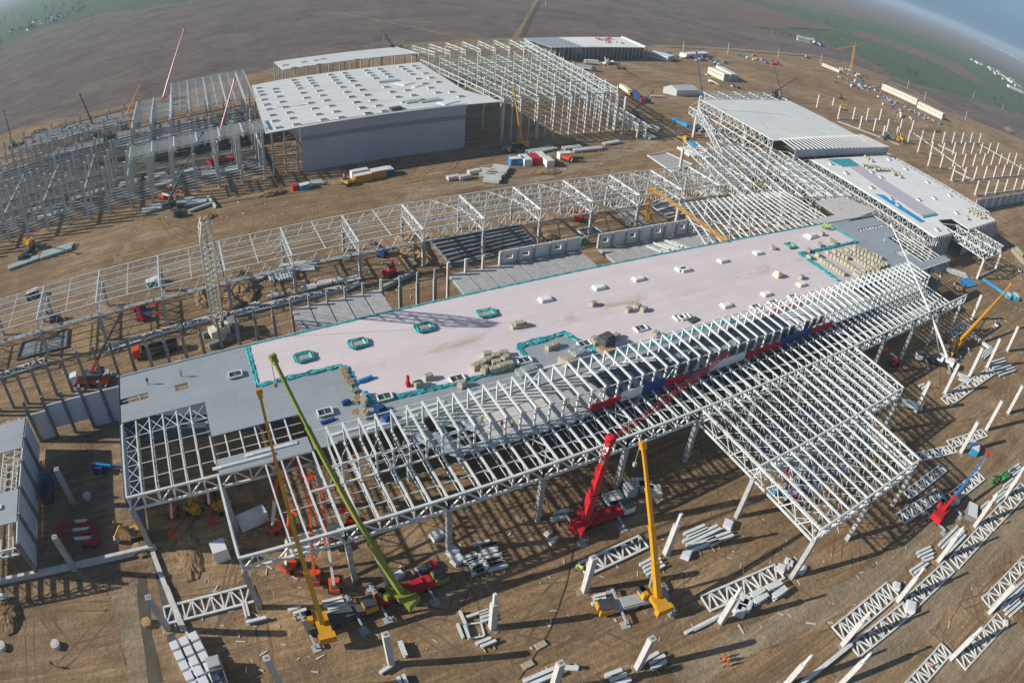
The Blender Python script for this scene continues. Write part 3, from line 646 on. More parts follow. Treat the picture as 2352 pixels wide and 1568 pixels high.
# ---------------------------------------------------------------- pipe bridge frames across the middle
gb = thing('lattice_gallery', 'very long white lattice gallery on concrete columns crossing the middle of the site', 'steel gallery', (40, 171, 0))
G0, G1, GT, GB = 162.2, 180.8, 12.0, 8.2
gx = [-91.4 + 19.2*k for k in range(15)] + [195.5]
for k, x in enumerate(gx):
    xx = x
    heavy = x > 60
    truss(MB(), (xx, G0, GT), (xx, G1, GT), GT-GB, 6, .5 if heavy else .34, .24).build('frame_truss', 'steel', gb)
    col_mb(xx, G0, GB-.1, .95, False).build('column', 'concrete', gb); col_mb(xx, G1, GB-.1, .8, False).build('column', 'concrete', gb)
    if k < len(gx)-1:
        x1 = gx[k+1]
        for v, d in ((0, 1), (1, 1)):
            y = G0 + (G1-G0)*v
            truss(MB(), (xx, y, GT), (x1, y, GT), GT-GB, 8, .3, .17, vert=heavy).build('side_truss', 'steel', gb)
        m = MB()
        for v in (.2, .4, .6, .8): m.beam((xx, G0+(G1-G0)*v, GT), (x1, G0+(G1-G0)*v, GT), .26)
        if heavy:
            for v in (.33, .66): truss(m, (xx, G0+(G1-G0)*v, GT-.1), (x1, G0+(G1-G0)*v, GT-.1), GT-GB, 8, .2, .14, vert=True)
            m.beam((xx, G0, GT-.1), (xx+9.6, G1, GT-.1), .16); m.beam((xx+9.6, G1, GT-.1), (x1, G0, GT-.1), .16)
        else:
            m.beam((xx+9.6, G0, GT), (xx+9.6, G1, GT), .18)
            for v in (.2, .4, .6, .8):
                for t in (0, 1): m.beam((xx + (19.2 if t else 0), G0+(G1-G0)*v, GT-.1), (xx + (15 if t else 4.2), G0+(G1-G0)*v, GB+.2), .12)
        m.build('purlins', 'steel', gb)
MB().beam((-91, G0+1, GB-.2), (60, G0+1, GB-.2), .9, .7).build('service_beam', 'concrete', gb)
# ---------------------------------------------------------------- left concrete structure
lc = thing('concrete_building', 'grey precast concrete frame with half covered decks left of the big hall', 'concrete frame', (-40, 320, 0))
rows = [(253.6, 19.8), (267.5, 19.8), (279, 19.0), (293, 19), (307, 18.5), (324, 18), (338, 17), (352, 16), (370, 15.5), (386, 14)]
nx = [-141 + 9.45*k for k in range(19)]
st = MB()
for i_, (y, h) in enumerate(rows):
    for k, x in enumerate(nx):
        if y > 345 and (x > 0 or x < -115): continue
        if i_ < 5: post(x, y, h-(0 if (k+i_) % 5 else 3.5), 1.05).build('column', 'concrete_p', lc)
        else: st.beam((x, y, 0), (x, y, h-(0 if (k*3+i_) % 4 else 3)), .95)
o = st.build('rear_columns', 'concrete_p', lc); o['kind'] = 'stuff'
for x in nx[::2]:
    MB().beam((x, 253.6, 12.0), (x, 300, 12.0), .5, .9).build('cross_beam', 'concrete_p', lc)
for y, z, x0, x1 in ((253.6, 12.5, -141, -50), (296, 15, -141, 31), (316, 12, -120, 31), (345, 12.5, -115, 0), (288, 12, -141, 31), (307, 10, -141, 31), (324, 9.5, -120, 31), (338, 9.5, -120, 31), (352, 9.5, -110, 31), (267.5, 12.5, -141, -40), (300, 15, -141, 20), (370, 9.5, -110, 0), (386, 9.5, -105, 0)):
    MB().beam((x0, y, z), (x1, y, z), .45, .6).build('beam', 'concrete_d', lc)
def patchy(name, q, z, nu, nv, seed, mt='concrete_d', miss=.06):
    """precast slabs lying side by side with joints and a few gaps"""
    rr = random.Random(seed); m = MB()
    for i in range(nu):
        for j in range(nv):
            if rr.random() < miss: continue
            g = .04
            c = [q((i+g)/nu, (j+g)/nv), q((i+1-g)/nu, (j+g)/nv), q((i+1-g)/nu, (j+1-g)/nv), q((i+g)/nu, (j+1-g)/nv)]
            m.prism([(p.x, p.y) for p in c], z-.4, z+rr.uniform(-.05, .12))
    return m.build(name, mt, lc)
patchy('floor_slab', Quad((-38, 310), (31, 300), (31, 326), (-38, 338)), 10, 22, 3, 1)
patchy('floor_slab', Quad((-80.6, 329), (-44.5, 322), (-45.5, 335), (-72, 337)), 10, 14, 3, 2)
patchy('floor_slab', Quad((-103, 361), (-30, 348), (-36, 380), (-95, 385)), 10, 22, 5, 3, miss=.1)
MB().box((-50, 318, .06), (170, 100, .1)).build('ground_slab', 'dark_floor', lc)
for k in range(7): MB().beam((-125+k*2, 259.5+k*3.4, .3), (30, 259.5+k*3.4, .3), .6, .4).build('ground_beam', 'concrete', lc)
# white front roof strip
fr = thing('roof_lattice', 'narrow white lattice roof strip on top of the front concrete columns at left', 'steel frame', (2, 259, 20))
for k in range(7):
    x = -25.3+9.4*k; truss(MB(), (x, 253.6, 21), (x, 267.5, 21), 1.8, 4, .4, .2).build('cross_truss', 'steel', fr)
m = MB()
for k in range(7): truss(m, (-25.3, 253.6+2.3*k, 21), (31, 253.6+2.3*k, 21), 1.2, 36, .2, .12, vert=False)
m.build('purlins', 'steel', fr)
# back white roof grid
br_ = thing('roof_grid', 'wide white purlin grid over the back of the grey concrete frame', 'steel frame', (10, 345, 20))
GQ = Quad((-7.7, 310.5), (33.2, 308.6), (34.7, 377.3), (-7.6, 379))
for k in range(10):
    u = k/9; truss(MB(), GQ(u, 0, 20), GQ(u, 1, 20), 1.6 if k % 2 == 0 else .6, 10, .42 if k % 2 == 0 else .2, .16, vert=False).build('main_beam', 'steel', br_)
for k in range(26): MB().beam(GQ(0, k/25, 20.2), GQ(1, k/25, 20.2), .22).build('purlin', 'steel', br_)
for k in range(5):
    for v in (0, .5, 1): q = GQ(k/4, v); post(q.x, q.y, 18.4, .7).build('column', 'concrete_l', br_)
br2 = thing('roof_grid', 'small lower white purlin grid left of the wide one over the concrete frame', 'steel frame', (-18, 340, 17))
HQ = Quad((-28, 322), (-8.5, 322), (-8.3, 362), (-27.8, 362))
for k in range(3): truss(MB(), HQ(k/2, -.2, 17), HQ(k/2, 1.1, 17), 1.6, 10, .45, .2).build('main_beam', 'steel', br2)
for k in range(20): MB().beam(HQ(0, k/19, 16.6), HQ(1, k/19, 16.6), .2).build('purlin', 'steel', br2)
for k in range(3):
    for v in (0, 1): q = HQ(k/2, v); post(q.x, q.y, 15.4, .7).build('column', 'concrete_l', br2)
# short columns standing ahead of the front row
for n, (bx, by, h) in enumerate(((35, 1568, 14), (300, 1440, 0), (160, 1400, 0))):
    pass
# ---------------------------------------------------------------- right complex: hall A (plain white roof), hall B (white roof with bales)
ha = thing('assembly_hall', 'hall with plain pale grey roof and sloping slatted end in the upper right', 'hall', (285, 220, 0))
za = 17
A = Quad((239, 191), (319.5, 195), (324, 252.5), (246.8, 251.2))
MB().prism([tuple(A(*q)[:2]) for q in ((0, 0), (1, 0), (1, 1), (0, 1))], za-.3, za).build('roof', 'grey_roof', ha)
for x0, y0, x1, y1 in ((600, 335, 1270, 385),):
    a = Z(2080,240,2840,x0,y0,za+.05); b = Z(2080,240,2840,x1,y1,za+.05); m = MB(); m.beam(a, a.lerp(b, .5)+Vector((0, .6, 0)), .3, .08); m.beam(a.lerp(b, .5)+Vector((0, .6, 0)), b, .3, .08); m.build('roof_cable', 'steel_dark', ha)
for a, b in (((820,440),(980,522)), ((1020,458),(1085,528)), ((1400,458),(1440,475)), ((1605,565),(1632,578))):
    p = Z(2080,240,2840,*a,za+.06); q = Z(2080,240,2840,*b,za+.06); MB().beam(p, q, .45, .1).build('roof_strip', 'steel_dark', ha)
# grey monitor wall with white slats
w0, w1 = Vector((250, 182)), Vector((338, 185.5))
q0, q1 = Z(2080,240,2840,1340,795,13.6), Z(2080,240,2840,2250,755,13.6)
MB().prism([(q0.x, q0.y), (q1.x, q1.y), (q1.x+.1, q1.y+.3), (q0.x+.1, q0.y+.3)], 13.3, 17.0).build('monitor_wall', 'wall_panel', ha)
for k in range(26):
    u = k/25; a = q0.lerp(q1, u); b = A(.06+u*.97, 0)
    m = MB(); m.beam((a.x, a.y, 17.2), (b.x, b.y, za+1.1), .9, .3); m.build('slat', 'white', ha)
m = MB(); m.beam((q0.x, q0.y, 16.6), A(.06, 0, za+.8), .3, .2)
MB().prism([(q0.x+3, q0.y+.5), (q1.x, q1.y+.5), tuple(A(1, -.01)[:2]), tuple(A(.08, -.01)[:2])], 14.6, 14.8).build('valley_sheet', 'dark', ha)
# hall A edge girders
m = MB()
for i, (v0, v1) in enumerate(((0, 1),)):
    truss(MB(), A(0, -.0, za), A(0, 1, za), 4, 18, .42, .24).build('edge_truss', 'steel', ha)
    truss(MB(), A(-.09, -.0, za-4), A(-.09, 1, za-4), 3.6, 18, .42, .24, vert=False).build('edge_truss', 'steel', ha)
truss(MB(), A(0, 1, za), A(1, 1, za), 3.6, 20, .4, .22).build('edge_truss', 'steel', ha)
for off in (.015, .055, .10):
    truss(MB(), A(1+off, -.05, za-.3-off*20), A(1+off, 1.12, za-.3-off*20), 3.4, 22, .36, .2).build('edge_truss', 'steel', ha)
for k in range(19): MB().beam(A(0, k/18, za-.2), A(-.09, k/18, za-4), .2).build('girder_tie', 'steel', ha); MB().beam(A(1, k/18, za-.2), A(1.10, k/18, za-2.3), .2).build('girder_tie', 'steel', ha)
for u in (0, .25, .5, .75, 1):
    for v in (0, .33, .66, 1): q = A(u, v); post(q.x, q.y, za-4, 1.0).build('column', 'concrete_l', ha)
q = Z(2080,240,2840,350,600); post(q.x, q.y, 12, 1.1).build('column', 'concrete_l', ha)
# frame behind hall A
rf = thing('rear_lattice', 'pale lattice roof frame sticking out behind the plain roofed hall', 'steel frame', (292, 265, 0))
RQ = Quad(A(.28, 1.03), A(1.0, 1.03), A(1.0, 1.42), A(.28, 1.42))
for k in range(7): truss(MB(), RQ(0, k/6, 14), RQ(1, k/6, 14), 3.2, 14, .36, .2).build('roof_truss', 'steel', rf)
for k in range(5): truss(MB(), RQ(k/4, 0, 14), RQ(k/4, 1, 14), 3.2, 8, .36, .2, vert=False).build('cross_truss', 'steel', rf)
for u in (0, .5, 1):
    for v in (0, 1): q = RQ(u, v); post(q.x, q.y, 11, .9).build('column', 'concrete_l', rf)
# ---- hall B
hb = thing('assembly_hall', 'hall with bright white roof, lilac strip and bale piles at the right edge', 'hall', (290, 140, 0))
zb = 13.2
EE = lambda x, y, z=13.2: Z(2480, 420, 3240, x, y, z, 1344)
out = [EE(*q) for q in ((155, 150), (570, 125), (1190, 490), (1035, 540), (945, 482), (865, 487), (935, 563), (850, 585))]
MB().prism([(p.x, p.y) for p in out], zb-.3, zb).build('roof', 'white_roof', hb)
def patch(pts, z0, z1, mt, nm='roof_sheet'):
    q = [EE(*p, zb) for p in pts]; return MB().prism([(p.x, p.y) for p in q], z0, z1).build(nm, mt, hb)
patch([(365,195),(430,185),(640,315),(855,450),(770,468),(560,330)], zb+.02, zb+.12, 'lilac')
patch([(243,150),(370,146),(425,185),(330,192)], zb+.02, zb+.18, 'teal', 'foil_sheet')
patch([(510,343),(560,352),(640,402),(790,497),(765,503),(640,425)], zb+.02, zb+.2, 'skyblue', 'foil_sheet')
patch([(775,468),(850,452),(862,462),(780,478)], zb+.13, zb+.35, 'teal', 'foil_sheet')
for x, y in ((590,152),(683,205),(805,278),(930,353),(843,368),(757,378),(967,450),(493,222),(545,252),(350,228),(265,177),(493,310),(603,373),(860,545),(463,196),(640,408)):
    p = EE(x, y, zb); m = MB(); m.box((p.x, p.y, zb+.3), (2.6, 2.0, .6)); sk_ = m.build('skylight', 'wall_white', hb); MB().box((p.x, p.y, zb+.62), (2.0, 1.4, .05)).build('pane', 'glass', sk_)
# walls below roof B (front end) and right side
def wallstrip(a, b, z0, z1, mt, nm, n, par):
    for k in range(n):
        p = a.lerp(b, k/n); q = a.lerp(b, (k+1)/n); m = MB(); m.beam((p.x, p.y, (z0+z1)/2), (q.x, q.y, (z0+z1)/2), .3, z1-z0-.01)
        yield m.build(nm, mt, par)
a, b = out[2], out[3]
for o_ in wallstrip(Vector((a.x, a.y, 0)), Vector((b.x, b.y, 0)), 0, zb-.35, 'wall_panel', 'end_wall', 9, hb): pass
for k in range(10):
    p = a.lerp(b, k/9); post(p.x, p.y-.4, zb-.3, .4).build('column', 'steel', hb)
a2, b2 = out[6], out[7]
for k in range(8):
    p = a2.lerp(b2, k/7); post(p.x, p.y-.3, zb-.3, .4).build('column', 'steel', hb)
MB().beam((a2.x, a2.y+1, 6), (b2.x, b2.y+1, 6), .3, 12).build('end_wall', 'stripe', hb)
# long lattice strips along both sides of roof B
B = Quad(out[7], out[2], out[1], out[0])
for off, z in ((-.02, zb), (-.12, zb-.3), (-.24, zb-.5), (-.36, zb-.5)):
    truss(MB(), B(off, -.0 if off > -.3 else .12, z), B(off, 1.0, z), 3.6, 26, .34, .2).build('edge_truss', 'steel', hb)
for k in range(27):
    m = MB(); v = k/26
    truss(m, B(-.36 if v > .12 else -.24, v, zb-.4), B(-.02, v, zb-.1), 3.2, 6, .2, .13, vert=False); m.build('cross_truss', 'steel', hb)
for off, z in ((1.015, zb-.4), (1.08, zb-1.0), (1.15, zb-1.4)):
    truss(MB(), B(off, .12, z), B(off, 1.25, z), 3.4, 30, .36, .22).build('edge_truss', 'steel', hb)
for k in range(31):
    for d_ in (0, 3.4): MB().beam(B(1.015, .12+1.13*k/30, zb-.4-d_), B(1.15, .12+1.13*k/30, zb-1.4-d_), .18).build('girder_tie', 'steel', hb)
for v in (0, .2, .4, .6, .8, 1):
    for u in (-.36, -.12, 0, .5, 1.05):
        if v == 0 and u < -.3: continue
        q = B(u, v); post(q.x, q.y, zb-3.4, .9).build('column', 'concrete_l', hb)
# protruding lattice at the near end of B
nb = thing('lattice_gallery', 'square lattice gallery on two tall columns at the near end of the bright roof', 'steel gallery', (281, 95, 0))
NQ = Quad((271.6, 84.1), (296.1, 84.3), EE(1050, 545, 12.4), EE(945, 480, 12.4))
NQ = Quad((271.6, 84.1), (296.1, 84.3), (292, 103), (270, 110))
for u in (0, .5, 1): truss(MB(), NQ(u, 0, 12.6), NQ(u, 1, 12.6), 3.2, 8, .38, .22, 'X').build('side_truss', 'steel', nb)
for v in (0, .33, .66, 1): truss(MB(), NQ(0, v, 12.6), NQ(1, v, 12.6), 3.2, 6, .38, .22).build('cross_truss', 'steel', nb)
for u in (0, 1):
    q = NQ(u, 0); post(q.x, q.y, 9.3, 1.0).build('column', 'concrete_l', nb)
MB().beam((271.6, 84.1, .5), (296.1, 84.3, .5), .6, 1).build('plinth_beam', 'concrete', nb)
# side frame in the corner between the gallery and halls
mf = thing('middle_lattice', 'dense white lattice roof frame between the gallery and the right halls', 'steel frame', (222, 178, 0))
MQ = Quad((177, 148), (236, 140), (246, 186), (196, 205))
for k in range(11): truss(MB(), MQ(k/10, 0, 13), MQ(k/10, 1, 13), 3.4, 12, .34, .18).build('roof_truss', 'steel', mf)
for k in range(9): truss(MB(), MQ(0, k/8, 13), MQ(1, k/8, 13), 3.4, 14, .30, .16, vert=False).build('cross_truss', 'steel', mf)
for u in (0, .33, .66, 1):
    for v in (0, .5, 1): q = MQ(u, v); post(q.x, q.y, 9.5, 1.0).build('column', 'concrete_l', mf)
mg = thing('middle_lattice', 'open girder frame running up to the far left corner of the plain grey roof', 'steel frame', (232, 220, 0))
MG = Quad((205, 190), (239, 190), (246.5, 250), (235, 243))
truss(MB(), (201.9, 148, 12), (237.9, 243.1, 12), 3.5, 24, .45, .26).build('edge_truss', 'steel', mg)
truss(MB(), (205, 190, 13), (238, 243, 15.8), 3.5, 14, .40, .2).build('edge_truss', 'steel', mg)
for k in range(7): truss(MB(), MG(0, k/6, 12.5), MG(1, k/6, 12.5), 3.0, 6, .3, .16).build('cross_truss', 'steel', mg)
for p in ((238, 243.2), (219, 195), (204, 160)): post(p[0], p[1], 9, 1.1).build('column', 'concrete_l', mg)
# annex behind the main hall: concrete slab roofs, columns, low wall panels
an = thing('concrete_annex', 'low grey concrete slab deck behind the white membrane roof, middle section', 'annex', (82, 132, 0))
def slabdeck(par, x0, x1, y0, y1, z, n):
    for k in range(n):
        a_ = x0+(x1-x0)*k/n; b_ = x0+(x1-x0)*(k+1)/n
        MB().box(((a_+b_)/2, (y0+y1)/2, z-.25), (b_-a_-.35, y1-y0, .5)).build('deck_slab', 'concrete', par)
    MB().box(((x0+x1)/2, (y0+y1)/2, z-.7), (x1-x0, y1-y0, .35)).build('deck_base', 'concrete_d', par)
slabdeck(an, 62, 103, 122.5, 143.6, 7.3, 8)
for k in range(9): post(62+5.1*k, 143.4, 7.0 if k > 3 else 11.2, .7).build('column', 'concrete_l', an)
def panelwall(par, x0, x1, y, z0, z1, n, wins, mt='white', th=.35):
    L_ = (x1-x0)/n
    for k in range(n):
        a_ = x0+L_*k+.25; b_ = x0+L_*(k+1)-.25; zc = z0+(z1-z0)*.35; m = MB()
        if k in wins:
            c_ = (a_+b_)/2; ww = 1.0; wh = .7; zm = (z0+z1)/2
            m.box(((a_+c_-ww)/2, y, zm), (c_-ww-a_, th, z1-z0)); m.box(((b_+c_+ww)/2, y, zm), (b_-c_-ww, th, z1-z0))
            m.box((c_, y, (z0+zm-wh)/2), (2*ww, th, zm-wh-z0)); m.box((c_, y, (z1+zm+wh)/2), (2*ww, th, z1-zm-wh))
        else: m.box(((a_+b_)/2, y, (z0+z1)/2), (b_-a_, th, z1-z0))
        m.build('wall_panel', mt, par)
        MB().box((a_-.25, y-.25, (z0+z1)/2), (.5, .7, z1-z0+.3)).build('pilaster', 'concrete', par)
panelwall(an, 77.5, 103.4, 143.5, 7.3, 11.4, 5, (0, 1, 3))
an2 = thing('concrete_annex', 'grey concrete slab deck behind the membrane roof, beside the tall lattice mast', 'annex', (31, 132, 0))
slabdeck(an2, 19.2, 43, 122.5, 143.6, 7.3, 5)
for k in range(6): post(19.2+4.8*k, 143.4, 10.4, .6).build('column', 'concrete', an2)
an3 = thing('concrete_annex', 'grey slab deck behind the membrane roof with bare white steel roof beams', 'annex', (140, 134, 0))
slabdeck(an3, 110, 152, 122.5, 143.6, 6.2, 8)
panelwall(an3, 110, 156, 144, 6.2, 10.8, 9, (0, 2, 4, 6))
for x in (112, 124, 136, 148): post(x, 124, 9.5, .7).build('column', 'concrete_l', an3)
af = thing('annex_lattice', 'flat white steel beam grid behind the far end of the membrane roof', 'steel frame', (175, 133, 0))
AF = Quad((134, 122.8), (200, 122.8), (200, 150), (146, 150))
for k in range(22):
    MB().beam(AF(k/21, 0, 13.8), AF(k/21, 1, 13.8), .27, .36).build('roof_beam', 'steel', af)
for k in range(8):
    truss(MB(), AF(0, k/7, 13.5), AF(1, k/7, 13.5), 1.5, 40, .2, .12, vert=False).build('purlin', 'steel', af)
m = MB()
for k in range(0, 21, 3): m.beam(AF(k/21, .0, 14), AF((k+3)/21, .5, 14), .18); m.beam(AF((k+3)/21, 0, 14), AF(k/21, .5, 14), .18)
m.build('bracing', 'steel', af)
MB().prism([tuple(p[:2]) for p in (Z(2480,420,3240,120,495,13.9,1344), Z(2480,420,3240,300,520,13.9,1344), Z(2480,420,3240,520,435,13.9,1344), Z(2480,420,3240,330,360,13.9,1344), Z(2480,420,3240,175,385,13.9,1344), Z(2480,420,3240,290,462,13.9,1344))], 13.9, 14.1).build('deck_sheet', 'concrete_l', af)
for u in (0, .25, .5, .75, 1): q = AF(u, 1); post(q.x, q.y, 13, .9).build('column', 'concrete', af)
# row of annex columns
names = 0
for k in range(22):
    x = -24.6 + 4.85*k
    if 18 < x < 43 or x > 61: continue
    o = MB(); o.taper((x, 142.6, 0), (x, 142.6, 7.6), .85, .8); o.beam((x, 142.6, 7.6), (x, 142.6, 10.6), .5)
    t_ = o.build('concrete_column', 'concrete', None, (x, 142.6, 0)); names += 1
    tag(t_, 'stepped slender concrete column, %s from the left behind the hall' % ORD[names-1], 'column', 'stepped columns in a row behind the long hall')
names = 0
for k in range(11):
    x = -72 + 4.75*k; h = 10.3 if k < 7 else 11.6
    o = MB(); o.taper((x, 142.2, 0), (x, 142.2, h), .75, .65)
    t_ = o.build('concrete_column', 'concrete_d', None, (x, 142.2, 0)); names += 1
    tag(t_, 'dark slender concrete column, %s from the left edge' % ORD[names-1], 'column', 'dark slender columns at the left edge')
# long ground trusses lying between
def flat_truss(a, b, w, n, label, group=None, style='W', ch=.45, web=.28, z=.35, ang=0.0, mt='steel'):
    a = Vector((a[0], a[1], 0)); b = Vector((b[0], b[1], 0)); c = (a+b)/2; d = (b-a).normalized(); nn = Vector((-d.y, d.x, 0))
    t_ = thing('steel_truss', label, 'truss', (c.x, c.y, 0), group); z = Vector((0, 0, z))
    m1, m2, m3 = MB(), MB(), MB()
    m1.beam(a+nn*w/2+z, b+nn*w/2+z, ch); m2.beam(a-nn*w/2+z, b-nn*w/2+z, ch)
    for k in range(n+1):
        p, q = a.lerp(b, k/n), a.lerp(b, min(1, (k+1)/n))
        if style != 'V': m3.beam(p+nn*w/2+z, p-nn*w/2+z, web)
        if k < n:
            if k % 2 or style == 'Z': m3.beam(p+nn*w/2+z, q-nn*w/2+z, web)
            else: m3.beam(p-nn*w/2+z, q+nn*w/2+z, web)
            if style == 'X': m3.beam(p-nn*w/2+z*1.02, q+nn*w/2+z*1.02, web*.8)
    m1.build('chord', mt, t_); m2.build('chord', mt, t_); m3.build('web_members', mt, t_)
    return t_
g_ = 'lattice trusses lying on the ground'
flat_truss(P(0,1,750,838), P(0,1,1250,685), 2.2, 10, 'grey lattice truss lying left of the tall lattice mast', g_)
flat_truss(P(0,1,1270,680), P(0,1,1560,600), 2.2, 6, 'short grey lattice truss lying just behind the tall lattice mast', g_)
flat_truss(P(0,1,1600,605), P(0,1,2352,425), 2.2, 14, 'grey lattice truss lying right of the tall lattice mast', g_)
flat_truss(P(0,1,0,1030), P(0,1,305,925), 2.6, 6, 'grey lattice truss lying at the left picture edge', g_)
# left wall panels, small building bottom left
lw = thing('wall', 'pale panel wall with grey posts between the left block and the long hall', 'wall', (-40, 131.5, 0))
for k in range(5):
    a_, b_ = (-52.5+5.2*k, -52.5+5.2*(k+1)-.1); z1 = 9.4 if k else 8.0; hh = 2.6 if k in (1, 2) else 0
    m = MB(); m.box(((a_+b_)/2, 126.5, (z1+hh)/2), (b_-a_, .3, z1-hh)); m.build('wall_panel', 'wall_white', lw)
for k in range(6): MB().box((-52.4+5.2*k, 126.0, 6.2), (.7, .7, 12.4)).build('post', 'concrete_d', lw)
lbd = thing('side_block', 'half roofed block with ribbed side wall at the lower left edge', 'building', (-62, 104, 0))
MB().box((-66, 96, 9.9), (28, 9, .2)).build('roof_deck', 'deck', lbd); MB().box((-66, 118, 9.9), (28, 10, .2)).build('roof_deck', 'deck', lbd)
MB().box((-58, 96.3, 10.2), (3, 1.2, .3)).build('deck_bundle', 'steel', lbd)
for k in range(5): MB().box((-52.3, 85.6+7.6*k+3.7, 5.4), (.3, 7.0, 9.2)).build('wall_panel', 'wall_white', lbd); MB().box((-52.0, 85.6+7.6*k, 5.2), (.9, .6, 10.4)).build('post', 'concrete_d', lbd)
for k in range(8): truss(MB(), (-54.5-3.2*k, 84.6, 9.7), (-54.5-3.2*k, 124, 9.7), 2, 14, .25, .14, vert=False).build('roof_joist', 'steel', lbd)
truss(MB(), (-80, 84.8, 9.9), (-52.4, 84.8, 9.9), 1.8, 10, .3, .18).build('edge_truss', 'steel', lbd)
m = MB()
for k in range(6): m.beam((-53, 101+2.2*k, 9.7), (-58, 103.2+2.2*k, 9.7), .14); m.beam((-58, 101+2.2*k, 9.7), (-53, 103.2+2.2*k, 9.7), .14)
m.build('bracing', 'steel', lbd)
o = MB().box((-52, 85.6, .7), (56, .8, 1.4)).build('low_wall', 'concrete_l', None, (-52, 85.6, 0)); tag(o, 'long low concrete plinth wall running from the lower left block', 'wall')
o = MB().beam((-25, 85.6, .3), (-21.8, 66, .3), 1.0, .6).beam((-23, 76, .35), (-20, 58, .35), .5, .7).build('trench_curb', 'concrete_l', None, (-24, 75, 0)); tag(o, 'narrow concrete kerb beside the trench at the hall corner', 'kerb')
# flat trusses and free columns on the right
# ---------------------------------------------------------------- cranes
def mobile_crane(label, base, cabpt, tip, body, carrier, name='mobile_crane', bw=1.35, fold=None, cab_at=None, text=None, nsec=4, upper=None, lower=None):
    b = Vector((base[0], base[1], 0)); c = Vector((cabpt[0], cabpt[1], 0)); d = (c-b); d.normalize(); n = Vector((-d.y, d.x, 0))
    t = thing(name, label, 'crane', (b.x, b.y, 0))
    up = Vector((0, 0, 1))
    def ob(mb, nm, mt, par=t): return mb.build(nm, mt, par)
    m = MB(); m.beam(b-d*3.2+up*1.2, b+d*7.4+up*1.2, 2.5, .8); m.beam(b-d*3.0+up*1.75, b+d*5.6+up*1.75, 2.1, .35); ob(m, 'carrier', carrier)
    m = MB(); m.beam(b+d*7.5+up*1.5, b+d*9.9+up*1.5, 2.6, 1.5); cab = ob(m, 'driver_cab', cab_at or carrier)
    m = MB(); m.beam(b+d*7.7+up*2.45, b+d*9.75+up*2.45, 2.3, .38); ob(m, 'cab_window', 'glass', cab)
    for k in range(5):
        for s in (-1, 1):
            q = b+d*(-2.4+2.35*k+(1.0 if k > 2 else 0))+n*s*1.05+up*.62
            MB().cyl(q-n*.22, q+n*.22, .62, 12).build('wheel', 'black', t)
    for e in (-2.9, 5.9):
        for s in (-1, 1):
            m = MB(); p = b+d*e; m.beam(p+n*s*1.1+up*1.0, p+n*s*3.7+up*1.0, .35, .35); m.beam(p+n*s*3.7+up*1.0, p+n*s*3.7+up*.1, .22)
            m.box((p+n*s*3.7+up*.08), (1.5, 1.5, .16), math.atan2(d.y, d.x)); m.build('outrigger', 'steel_dark', t)
    tp = Vector(tip); h = Vector((tp.x-b.x, tp.y-b.y, 0))
    if h.length < .5: h = Vector((d.x, d.y, 0))
    h.normalize(); hn = Vector((-h.y, h.x, 0))
    m = MB(); m.cyl(b+up*1.9, b+up*2.3, 1.1, 14); m.beam(b-h*3.4+up*2.9, b+h*1.2+up*2.9, 2.3, 1.1); ob(m, 'upper_body', body)
    m = MB(); m.beam(b-h*4.6+up*2.7, b-h*3.45+up*2.7, 2.9, 1.7); ob(m, 'counterweight', body)
    m = MB(); m.beam(b-h*.6+hn*1.75+up*3.0, b+h*1.5+hn*1.75+up*3.0, .95, 1.6); cb = ob(m, 'crane_cab', body)
    m = MB(); m.beam(b+h*.3+hn*1.75+up*3.35, b+h*1.54+hn*1.75+up*3.35, 1.0, .9); ob(m, 'cab_window', 'glass', cb)
    foot = b - h*1.6 + up*3.6
    for k in range(nsec):
        q0, q1 = foot.lerp(tp, k/nsec), foot.lerp(tp, (k+1)/nsec+.004); w = bw*.60*(1-.17*k)
        m = MB(); m.beam(q0, q1, w, w*1.1); m.beam(q1-(q1-q0).normalized()*.5, q1, w*1.12, w*1.22); m.build('boom_section', (lower if k == 0 and lower else upper if upper and k > 0 else body), t)
    m = MB(); q = foot.lerp(tp, .24); m.cyl(b+h*1.0+up*2.6, q-Vector((0, 0, .4)), .28, 10); m.build('lift_ram', 'steel_dark', t)
    m = MB(); dd = (tp-foot).normalized(); m.beam(tp-dd*.2, tp+dd*1.1, bw*.5, bw*.65); m.cyl(tp+dd*.8-hn*.5, tp+dd*.8+hn*.5, .45, 10); m.build('boom_head', body, t)
    if not fold:
        m = MB(); e = tp+dd*.9+h*.5; m.cyl(e, e-up*5.0, .06, 5); m.box(e-up*5.3, (.5, .5, .8)); m.build('hook_block', 'steel_dark', t)
    else:
        f = Vector(fold); m = MB(); L_ = (f-tp).length; nn = int(L_/1.9); ax = (f-tp).normalized(); sx = ax.cross(up).normalized(); sy = sx.cross(ax)
        def cor(k, i, j, w0=.8): 
            u = k/nn; w = w0*(1 if .1 < u < .9 else .55); return tp.lerp(f, u)+sx*i*w/2+sy*j*w/2
        for k in range(nn):
            for i, j in ((-1, -1), (1, -1), (1, 1), (-1, 1)): m.beam(cor(k, i, j), cor(k+1, i, j), .10)
            for (i, j), (i2, j2) in (((-1, -1), (1, -1)), ((1, -1), (1, 1)), ((1, 1), (-1, 1)), ((-1, 1), (-1, -1))):
                m.beam(cor(k, i, j), cor(k+1, i2, j2), .055)
        m.build('lattice_jib', 'dark_red', t)
        m = MB(); m.beam(tp, tp-h*1.4+up*1.0, .2); m.beam(tp-h*1.4+up*1.0, tp.lerp(f, .12)+up*.8, .07); m.beam(tp-h*1.4+up*1.0, b-h*3+up*3, .07); m.build('jib_strut', body, t)
    return t, foot, tp, h, hn
M['dark_red'] = mat('dark_red_paint', (.20, .01, .02), .5, var=.2)
g2 = lambda *a: P(*a)
M['blue2'] = mat('mid_blue_paint', (.03, .16, .42), .4, var=.1)
